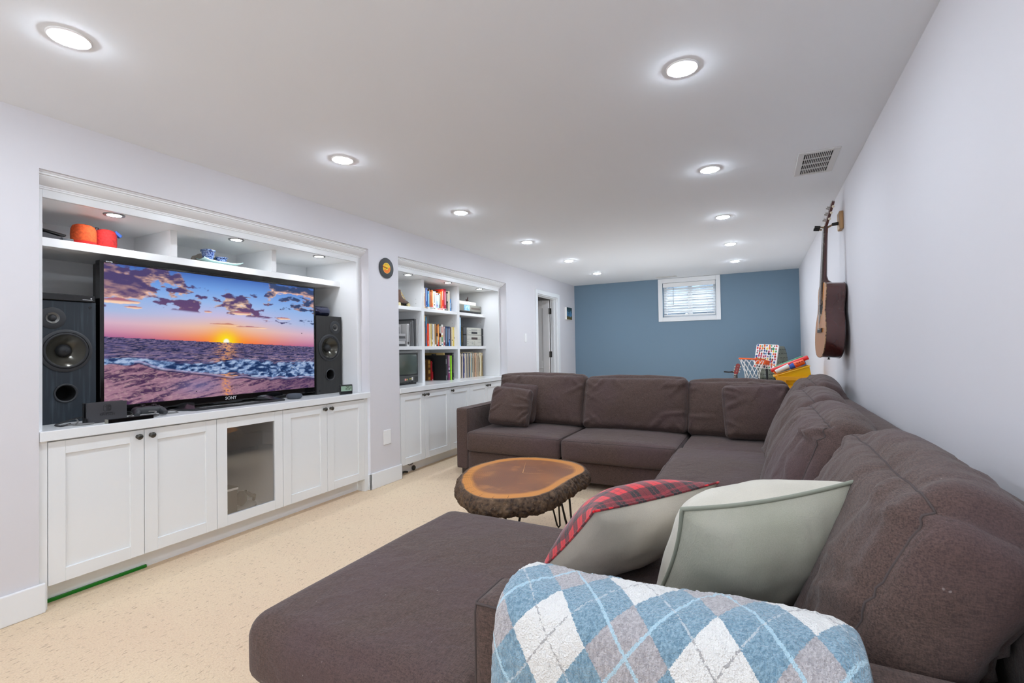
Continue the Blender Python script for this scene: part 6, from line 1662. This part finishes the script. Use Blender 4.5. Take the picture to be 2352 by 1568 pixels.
# ------------------------------------------------------------------ guitars
def guitar(name, label, cat, loc, rot, Sx, lowc, topc, neckc, headc, full=True):
    """local frame: x = width, z = up, front towards -y; origin at the bottom of the body; Sx = overall scale (body 0.5)"""
    r = thing(name, label, cat, loc, rot)
    k = Sx
    half = [(0.0, 0.0), (0.06, 0.002), (0.12, 0.018), (0.17, 0.06), (0.196, 0.12), (0.198, 0.18), (0.18, 0.24), (0.150, 0.285), (0.133, 0.32), (0.132, 0.35), (0.140, 0.39), (0.148, 0.425), (0.143, 0.465), (0.118, 0.495), (0.07, 0.508), (0.0, 0.510)]
    # smooth with catmull
    H = []
    for i in range(len(half) - 1):
        a, b, c, d = [Vector(half[min(max(q, 0), len(half) - 1)]) for q in (i - 1, i, i + 1, i + 2)]
        for q in range(3):
            t = q / 3
            H.append(0.5 * (2 * b + (c - a) * t + (2 * a - 5 * b + 4 * c - d) * t * t + (3 * b - a - 3 * c + d) * t ** 3))
    H.append(Vector(half[-1]))
    poly = [(max(p.x, 0) * k, p.y * k) for p in H] + [(-max(p.x, 0) * k, p.y * k) for p in H[-2:0:-1]]
    dp = 0.105 * k
    L(MB().prism(poly, 'y', 0.0, dp), 'body_side', lowc, r, smooth=35)
    L(MB().prism(poly, 'y', -0.004 * k, 0.0), 'soundboard', topc, r, smooth=0)
    ed = MB().tube([(x, -0.002 * k, z) for x, z in poly], 0.003 * k, 6, closed=True)
    L(ed, 'binding', mat('worn_binding', '#a8855c', 0.5, noise=(60, '#3a2018', 0.45, 0.6)), r, smooth=180)
    ed2 = MB().tube([(x, dp, z) for x, z in poly], 0.0025 * k, 6, closed=True)
    L(ed2, 'back_binding', mat('dark_binding', '#241012', 0.4), r, smooth=180)
    hz = 0.345 * k
    L(MB().cyl((0, -0.0046 * k, hz), (0, -0.004 * k, hz), 0.050 * k, n=32), 'sound_hole', mat('hole_dark', '#120b08', 0.9), r, smooth=0)
    L(MB().lathe([(0.051 * k, -0.0048 * k), (0.060 * k, -0.0048 * k), (0.060 * k, -0.004 * k), (0.051 * k, -0.004 * k)], (0, 0, hz), 'y', 36), 'rosette', mat('rosette_pale', '#c8b090', 0.5, noise=(90, '#6a5038', 0.45, 0.55)), r, smooth=0)
    pg = [(0.02, 0.29), (0.055, 0.315), (0.066, 0.345), (0.09, 0.30), (0.085, 0.25), (0.06, 0.225), (0.03, 0.245)]
    if full: L(MB().prism([(-a * k, b * k) for a, b in pg], 'y', -0.006 * k, -0.004 * k), 'pickguard', mat('pickguard_dark', '#2f3033', 0.15, coat=0.5), r, smooth=0)
    br = L(MB().box(-0.075 * k, 0.075 * k, -0.012 * k, -0.004 * k, 0.170 * k, 0.198 * k), 'bridge', mat('bridge_wood', '#2a1712', 0.4), r, smooth=0, bevel=0.002)
    bx(-0.036 * k, 0.036 * k, -0.016 * k, -0.012 * k, 0.188 * k, 0.191 * k).build('saddle', mat('bone', '#e8dfc8', 0.4), br, world=False, smooth=0)
    # neck, fretboard, head
    nz0, nz1 = 0.36 * k, 0.90 * k
    tilt = 0.012 * k
    fb = [(-0.028 * k, nz0), (0.028 * k, nz0), (0.022 * k, nz1), (-0.022 * k, nz1)]
    fbm_ = MB().prism(fb, 'y', -0.012 * k, -0.0045 * k)
    L(fbm_, 'fretboard', mat('fretboard_wood', '#3b2a22', 0.4, noise=(40, '#8a7a6c', 0.55, 0.7)), r, smooth=0)
    nk = MB()
    secs = []
    for z, w, d in ((0.47, 0.028, 0.090), (0.50, 0.028, 0.085), (0.515, 0.028, 0.060), (0.53, 0.027, 0.036), (0.56, 0.027, 0.026), (0.70, 0.025, 0.022), (0.88, 0.022, 0.019), (0.90, 0.022, 0.018)):
        secs.append([( w * k * math.cos(t), -0.004 * k + d * k * math.sin(t), z * k) for t in np.linspace(0, math.pi, 9)])
    vs = [p for s in secs for p in s]; fs = []
    for a in range(len(secs) - 1):
        for i in range(8): fs.append((a * 9 + i, a * 9 + i + 1, (a + 1) * 9 + i + 1, (a + 1) * 9 + i))
        fs.append((a * 9, (a + 1) * 9, (a + 1) * 9 + 8, a * 9 + 8))
    fs += [tuple(range(9)), tuple(range((len(secs) - 1) * 9, len(secs) * 9))]
    L(nk.add(vs, fs), 'neck', neckc, r, smooth=50)
    hb = math.radians(12)
    Mh = Matrix.Translation((0, -0.008 * k, nz1)) @ Matrix.Rotation(-hb, 4, 'X')
    hd = L(MB().prism([(-0.022 * k, 0), (0.022 * k, 0), (0.034 * k, 0.03 * k), (0.033 * k, 0.165 * k), (0.012 * k, 0.178 * k), (-0.012 * k, 0.178 * k), (-0.033 * k, 0.165 * k), (-0.034 * k, 0.03 * k)], 'y', 0, 0.016 * k).xf(Mh), 'headstock', headc, r, smooth=0)
    NI = mat('tuner_nickel', '#b9b6ae', 0.25, metal=0.9); PB = mat('tuner_button', '#e2d7bc', 0.35)
    for s_ in (-1, 1):
        for q in range(3):
            z = (0.045 + 0.042 * q) * k
            o = L(MB().cyl((s_ * 0.022 * k, 0.0, z), (s_ * 0.022 * k, -0.018 * k, z), 0.004 * k, n=10).cyl((s_ * 0.030 * k, 0.012 * k, z), (s_ * 0.043 * k, 0.012 * k, z), 0.003 * k, n=8).xf(Mh), 'tuner', NI, hd)
            MB().lathe([(0, 0), (0.007 * k, 0.001 * k), (0.0085 * k, 0.008 * k), (0.006 * k, 0.014 * k), (0, 0.015 * k)], (0, 0, 0), 'x', 12).xf(Mh @ Matrix.Translation((s_ * 0.043 * k - (0.015 * k if s_ < 0 else 0), 0.012 * k, z))).build('tuner_button', PB, hd, world=False)
    bx(-0.022 * k, 0.022 * k, -0.016 * k, -0.008 * k, nz1 - 0.003 * k, nz1 + 0.003 * k).build('nut', MATS['bone'], r, world=False, smooth=0)
    st = MB()
    for q in range(6):
        a = -0.026 + 0.0104 * q; b = -0.017 + 0.0068 * q
        st.cyl((a * k, -0.017 * k, 0.19 * k), (b * k, -0.016 * k, nz1), 0.0007 * k, n=5)
    L(st, 'strings', CHROME, r)['kind'] = 'stuff'
    fr = MB()
    for q in range(1, 18):
        z = nz1 - (nz1 - 0.19 * k) * (1 - 2 ** (-q / 12)); w = 0.022 + 0.006 * (nz1 - z) / (nz1 - nz0)
        fr.box(-w * k, w * k, -0.0132 * k, -0.0118 * k, z - 0.001, z + 0.001)
    L(fr, 'frets', NI, r, smooth=0)['kind'] = 'stuff'
    L(MB().cyl((0, dp / 2, 0.002), (0, dp / 2, -0.010 * k), 0.005 * k, n=12).cyl((0, dp / 2, -0.008 * k), (0, dp / 2, -0.014 * k), 0.008 * k, n=12), 'strap_pin', BLACK, r)
    return r
SIDEW = mat('mahogany_side', '#3f1a16', 0.18, noise=(3.0, '#54261f', 0.35, 0.65, (1, 1, 0.3)), coat=0.8)
SPRUCE = mat('aged_spruce', '#d08a3e', 0.3, noise=(10, '#bb7630', 0.4, 0.7, (14, 1, 0.5)), coat=0.4)
# hung on the right wall, front towards the room (-x) and slightly towards the camera side
guitar('acoustic_guitar', 'acoustic guitar with a tan top and dark red-brown sides hanging on the wall', 'guitar', (0.405, 4.20, 1.102), (D(-3.4), 0, D(-90 + 3.0)), 1.075, SIDEW, SPRUCE, SIDEW, mat('head_wood', '#4a1d12', 0.3, coat=0.5))
gh = thing('guitar_hanger', 'wooden wall hanger with a black padded fork holding the guitar', 'guitar hanger', (XR, 4.22, 2.09))
bx(XR - 0.026, XR, 4.165, 4.275, 2.035, 2.165).build('wood_block', mat('oak_block', '#b58f62', 0.5, noise=(20, '#9a744a', 0.4, 0.65, (4, 4, 0.4))), gh, smooth=0, bevel=0.006)
MB().cyl((XR - 0.026, 4.22, 2.085), (XR - 0.065, 4.22, 2.082), 0.012, n=14).build('socket', BLACK, gh)
ARM = mat('hanger_arm', '#8a7358', 0.4)
MB().tube([(XR - 0.060, 4.22, 2.082), (XR - 0.085, 4.22, 2.068), (XR - 0.10, 4.22, 2.058)], 0.007, 10).build('arm', ARM, gh)
for s_ in (-1, 1):
    MB().tube([(XR - 0.098, 4.22, 2.058), (XR - 0.108, 4.22 + s_ * 0.026, 2.058), (XR - 0.130, 4.22 + s_ * 0.040, 2.060), (XR - 0.17, 4.22 + s_ * 0.040, 2.066)], 0.0065, 10).build('fork', ARM, gh)
    MB().cyl((XR - 0.142, 4.22 + s_ * 0.040, 2.062), (XR - 0.178, 4.22 + s_ * 0.040, 2.067), 0.0105, n=12).build('pad', BLACK, gh)

# ------------------------------------------------------------------ things beyond the sofa
dt = thing('dark_table', 'dark wood table top against the blue wall behind the sofa', 'table', (0.2, 7.75, 0.0))
DW = mat('dark_table_wood', '#33241f', 0.4)
bx(-0.125, 0.52, 7.40, 8.15, 0.655, 0.688).build('tabletop', DW, dt, smooth=0, bevel=0.003)
for x in (-0.09, 0.485):
    for y in (7.435, 8.11): bx(x - 0.025, x + 0.025, y - 0.025, y + 0.025, 0, 0.655).build('leg', DW, dt, smooth=0)
# pierced ceramic drum
dr_ = thing('pierced_drum', 'grey green drum with pierced petal pattern on the dark table', 'lantern', (0.172, 7.72, 0.688))
DRM = mat('celadon_grey', '#7b7f70', 0.4, noise=(8, '#6a6f64', 0.4, 0.6), coat=0.2)
L(MB().lathe([(0, 0), (0.165, 0), (0.178, 0.012), (0.190, 0.08), (0.198, 0.18), (0.196, 0.28), (0.180, 0.40), (0.158, 0.478), (0.148, 0.492), (0.140, 0.492), (0.130, 0.485), (0, 0.485)], n=56), 'body', DRM, dr_, smooth=40)
hm = MB()
def drum_r(z):
    return float(np.interp(z, [0.012, 0.08, 0.18, 0.28, 0.40, 0.478], [0.178, 0.190, 0.198, 0.196, 0.180, 0.158]))
PD = mat('pierced_dark', '#1b1d1a', 0.9)
for row in range(8):
    for q in range(22):
        a = 2 * math.pi * (q + 0.5 * (row % 2)) / 22
        z = 0.045 + row * 0.057
        for sg in (-1, 1):
            rr_ = drum_r(z) + 0.0012
            M_ = Matrix.Rotation(a, 4, 'Z') @ Matrix.Translation((rr_, 0.011 * sg, z)) @ Matrix.Rotation(math.radians(45 * sg), 4, 'X')
            hm.add([M_ @ Vector(p) for p in ((0, 0, -0.012), (0, 0.0045, 0), (0, 0, 0.012), (0, -0.0045, 0))], [(0, 1, 2, 3)])
L(hm, 'pierced_holes', PD, dr_, smooth=0)['kind'] = 'stuff'
# toy basketball hoop
hb_ = thing('toy_hoop', 'toy basketball hoop with sticker-covered backboard behind the sofa', 'basketball hoop', (0.10, 7.05, 0.0))
Mb = Matrix.Translation((0.085, 7.10, 1.055)) @ Matrix.Rotation(D(-40), 4, 'Z') @ Matrix.Rotation(D(3), 4, 'Y') @ Matrix.Rotation(D(-10), 4, 'X')
WB_ = mat('board_white', '#e8e6e2', 0.4)
bd = [(-0.165, -0.15), (-0.15, -0.165), (0.15, -0.165), (0.165, -0.15), (0.165, 0.14), (0.15, 0.155), (-0.15, 0.155), (-0.165, 0.14)]
MB().prism([(a, b) for a, b in bd], 'y', 0, 0.014).xf(Mb).build('backboard', WB_, hb_, smooth=0, bevel=0.003)
cols = ['#c8302a', '#e87a28', '#d8c02c', '#2a4a8c', '#3a8a5a', '#7a3a28', '#1f2430', '#b04a6a', '#5a86b8', '#a83020', '#d86a3a', '#405060']
rg2 = random.Random(3)
k = 0
for i in range(9):
    for j in range(9):
        x = -0.138 + i * 0.0345 + rg2.uniform(-.006, .006); z = -0.142 + j * 0.0345 + rg2.uniform(-.006, .006)
        s_ = rg2.uniform(0.012, 0.021); n_ = rg2.choice((4, 5, 6)); a0 = rg2.uniform(0, 6)
        poly = [(x + s_ * rg2.uniform(.7, 1.1) * math.cos(a0 + 2 * math.pi * q / n_), z + s_ * rg2.uniform(.8, 1.3) * math.sin(a0 + 2 * math.pi * q / n_)) for q in range(n_)]
        MB().prism(poly, 'y', -0.0012, 0.0).xf(Mb).build('sticker', mat('sticker_' + cols[k % 12][1:], cols[k % 12], 0.5), hb_, smooth=0); k += rg2.randint(1, 5)
ORG = mat('hoop_orange', '#e05a18', 0.4)
rc_ = Mb @ Vector((-0.02, -0.215, -0.075))
NR = 28; RR = 0.148
rim = [rc_ + Vector((RR * math.cos(2 * math.pi * q / NR), RR * math.sin(2 * math.pi * q / NR), 0.010 * math.cos(2 * math.pi * q / NR + 2.6))) for q in range(NR)]
MB().tube(rim, 0.010, 8, closed=True).build('rim', ORG, hb_, smooth=180)
MB().box(-0.085, 0.075, -0.075, 0.0, -0.115, -0.060).xf(Mb).build('bracket', ORG, hb_, smooth=0, bevel=0.004)
NETM = mat('net_white', '#ecebe8', 0.8)
nt_ = MB(); M12 = 12
def netp(q, lv):
    a = 2 * math.pi * q / M12; f = [1.0, 0.86, 0.72, 0.62, 0.58][lv]; z = [0, -0.055, -0.115, -0.175, -0.235][lv]
    return rc_ + Vector((RR * f * math.cos(a), RR * f * math.sin(a), z))
for q in range(M12):
    for sg in (-1, 1):
        pts = [netp(q + sg * 0.5 * lv, lv) for lv in range(5)]
        nt_.tube(pts, 0.0028, 5)
for q in range(0, M12, 2):
    nt_.tube([netp(q, 4), netp(q, 4) + Vector((0, 0, -0.018)), netp(q + 1, 4)], 0.0028, 5)
nt_.build('net', NETM, hb_, smooth=180)
MB().cyl(Mb @ Vector((0, 0.024, -0.05)), Vector((*(Mb @ Vector((0, 0.024, 0))).xy, 0.02)), 0.014, n=12).build('pole', BLACK, hb_)
q_ = Mb @ Vector((0, 0.024, 0))
MB().lathe([(0, 0), (0.16, 0), (0.16, 0.02), (0.03, 0.035), (0, 0.035)], (q_.x, q_.y, 0), 'z', 24).build('stand_base', BLACK, hb_)
# small guitar on a stand
REDW = mat('red_stain', '#7c1414', 0.25, coat=0.6)
guitar('small_guitar', 'small guitar with a red headstock standing on a floor stand', 'guitar', (-0.335, 6.48, 0.13), (D(-10), 0, D(-38)), 0.80, REDW, mat('red_top', '#8c2a1c', 0.3), mat('dark_neck', '#3a2c22', 0.4), REDW, False)
gs = thing('guitar_stand', 'black tubular stand holding the small guitar behind the sofa', 'stand', (-0.30, 6.60, 0.0))
MB().tube([(-0.22, 6.64, 0.012), (-0.24, 6.66, 0.30), (-0.245, 6.665, 0.72), (-0.25, 6.66, 0.83), (-0.275, 6.63, 0.862), (-0.31, 6.60, 0.868)], 0.009, 10).build('post', BLACK, gs)
MB().tube([(-0.39, 6.56, 0.872), (-0.34, 6.575, 0.866), (-0.28, 6.64, 0.866)], 0.008, 10).build('neck_rest', BLACK, gs)
for dx, dy in ((-0.16, -0.12), (0.12, -0.18), (0.05, 0.16)): MB().tube([(-0.225, 6.645, 0.14), (-0.22 + dx, 6.64 + dy, 0.01)], 0.009, 8).build('leg', BLACK, gs)
# toy bins
tb_ = thing('toy_stand', 'low white stand behind the sofa corner carrying the toy bins', 'stand', (0.32, 5.5, 0.0))
bx(0.10, 0.545, 5.30, 5.78, 0.70, 0.73).build('top', WHITEP, tb_, smooth=0)
for x in (0.12, 0.525):
    for y in (5.32, 5.76): bx(x - 0.02, x + 0.02, y - 0.02, y + 0.02, 0, 0.70).build('leg', WHITEP, tb_, smooth=0)
YEL = mat('bin_yellow', '#f0b90e', 0.35); ORY = mat('crate_orange_yellow', '#e8a010', 0.4)
cr = thing('toy_crate', 'orange-yellow crate with a handle slot behind the sofa corner', 'crate', (0.32, 5.48, 0.73))
c_ = MB().box(0.155, 0.46, 5.350, 5.362, 0.73, 0.80).box(0.155, 0.235, 5.350, 5.362, 0.80, 0.850).box(0.40, 0.46, 5.350, 5.362, 0.80, 0.850).box(0.155, 0.46, 5.350, 5.362, 0.850, 0.888)
c_.build('front_panel', ORY, cr, smooth=0, bevel=0.003)
MB().box(0.155, 0.167, 5.362, 5.66, 0.73, 0.905).build('side_panel', ORY, cr, smooth=0, bevel=0.003)
MB().box(0.167, 0.46, 5.648, 5.66, 0.73, 0.86).box(0.448, 0.46, 5.362, 5.648, 0.73, 0.86).box(0.167, 0.448, 5.362, 5.648, 0.73, 0.74).build('rear_walls', ORY, cr, smooth=0)
bn = thing('toy_bin', 'tilted yellow plastic bin full of toys rising above the orange crate', 'bin', (0.31, 5.50, 0.86), (0, D(-19), 0))
def bin_mesh(w, d, h, t=0.006, tp=0.86):
    m = MB(); o1_ = [(-w / 2, -d / 2), (w / 2, -d / 2), (w / 2, d / 2), (-w / 2, d / 2)]
    def ring(s, z, ins): return [((x * s) - math.copysign(ins, x), (y * s) - math.copysign(ins, y), z) for x, y in o1_]
    vs = ring(tp, -h, 0) + ring(1, 0, 0) + ring(1, 0, t) + ring(tp, -h + t, t)
    fs = [(3, 2, 1, 0)]
    for a in range(3):
        for i in range(4): fs.append((a * 4 + i, a * 4 + (i + 1) % 4, a * 4 + 4 + (i + 1) % 4, a * 4 + 4 + i))
    fs.append((12, 13, 14, 15))
    return m.add(vs, fs)
L(bin_mesh(0.315, 0.235, 0.135).xf(Matrix.Translation((0, 0, 0.085))), 'tub', YEL, bn, smooth=0)
rm = MB()
for (a, b) in (((-0.165, -0.125), (0.165, -0.112)), ((-0.165, 0.112), (0.165, 0.125)), ((-0.165, -0.112), (-0.152, 0.112)), ((0.152, -0.112), (0.165, 0.112))): rm.box(a[0], b[0], a[1], b[1], 0.078, 0.088)
L(rm, 'rim', YEL, bn, smooth=0, bevel=0.003)
def toyM(x, y, z, ax=0): return Matrix.Translation((0.31, 5.50, 0.86)) @ Matrix.Rotation(D(-19), 4, 'Y') @ Matrix.Translation((x, y, z))
def stick(label, y, z, r, m, x0=-0.15, x1=0.16, cap=None, nm='toy_bat'):
    A, B = toyM(x0, y, z).translation, toyM(x1, y, z + 0.02).translation
    t = thing(nm, label, 'toy', A)
    MB().cyl(A, B, r, r * 1.15, n=14).build('shaft', m, t, bevel=0.003)
    if cap:
        MB().cyl(A, A + (B - A) * 0.06, r * 1.2, n=14).build('end_cap', cap, t)
    return t
stick('green toy bat lying along the back of the yellow bin', 0.075, 0.150, 0.017, mat('toy_green', '#12804a', 0.4), -0.14, 0.15, mat('toy_cap', '#e8e8e4', 0.4))
stick('red toy tube lying along the middle of the yellow bin', -0.005, 0.140, 0.019, mat('toy_red', '#dc1f1c', 0.35), -0.165, 0.185)
rk = stick('white toy rocket with blue and orange tail in the yellow bin', -0.068, 0.118, 0.020, mat('toy_white', '#e6e4de', 0.4), -0.13, 0.0, None, 'toy_rocket')
A, B, C_ = toyM(0.0, -0.068, 0.120).translation, toyM(0.045, -0.068, 0.128).translation, toyM(0.135, -0.068, 0.135).translation
MB().cyl(A, B, 0.024, 0.030, n=14).build('blue_collar', mat('toy_blue', '#2a50a4', 0.4), rk)
MB().cyl(B, C_, 0.030, 0.024, n=14).build('orange_tail', mat('toy_orange', '#ee5a14', 0.4), rk)
for q in range(3): MB().cyl(B + (C_ - B) * (0.25 + 0.25 * q) + Vector((0, -0.025, 0.010)), B + (C_ - B) * (0.25 + 0.25 * q) + Vector((0, -0.031, 0.013)), 0.006, n=10).build('dot', mat('toy_dark_red', '#9a1a10', 0.4), rk)
ob = toyM(0.145, -0.01, 0.105).translation
t = thing('toy_block', 'light blue toy block at the high end of the yellow bin', 'toy', ob); MB().obox(toyM(0.125, 0.03, 0.115), 0.05, 0.05, 0.05).build('block', mat('toy_light_blue', '#6f9ad8', 0.4), t, smooth=0, bevel=0.004)
t = thing('toy_ball', 'small orange toy ball at the low end of the bin', 'toy', toyM(-0.125, 0.05, 0.115).translation); MB().lathe([(0, -0.028), (0.02, -0.02), (0.028, 0), (0.02, 0.02), (0, 0.028)], toyM(-0.125, 0.05, 0.118).translation, 'z', 16).build('ball', mat('toy_amber', '#f0861c', 0.4), t, smooth=180)
t = thing('toy_car', 'small black toy at the back of the bin', 'toy', toyM(-0.06, 0.12, 0.12).translation)
MB().obox(toyM(-0.05, 0.105, 0.150), 0.045, 0.03, 0.030).build('body', BLACK, t, smooth=0, bevel=0.005)
tag(bx(0.505, 0.552, 4.63, 4.72, 0.835, 0.875).build('teal_box', mat('teal_card', '#1f8fa0', 0.5), None, smooth=0, bevel=0.002), 'small teal box on the sofa back in the corner by the wall', 'box')
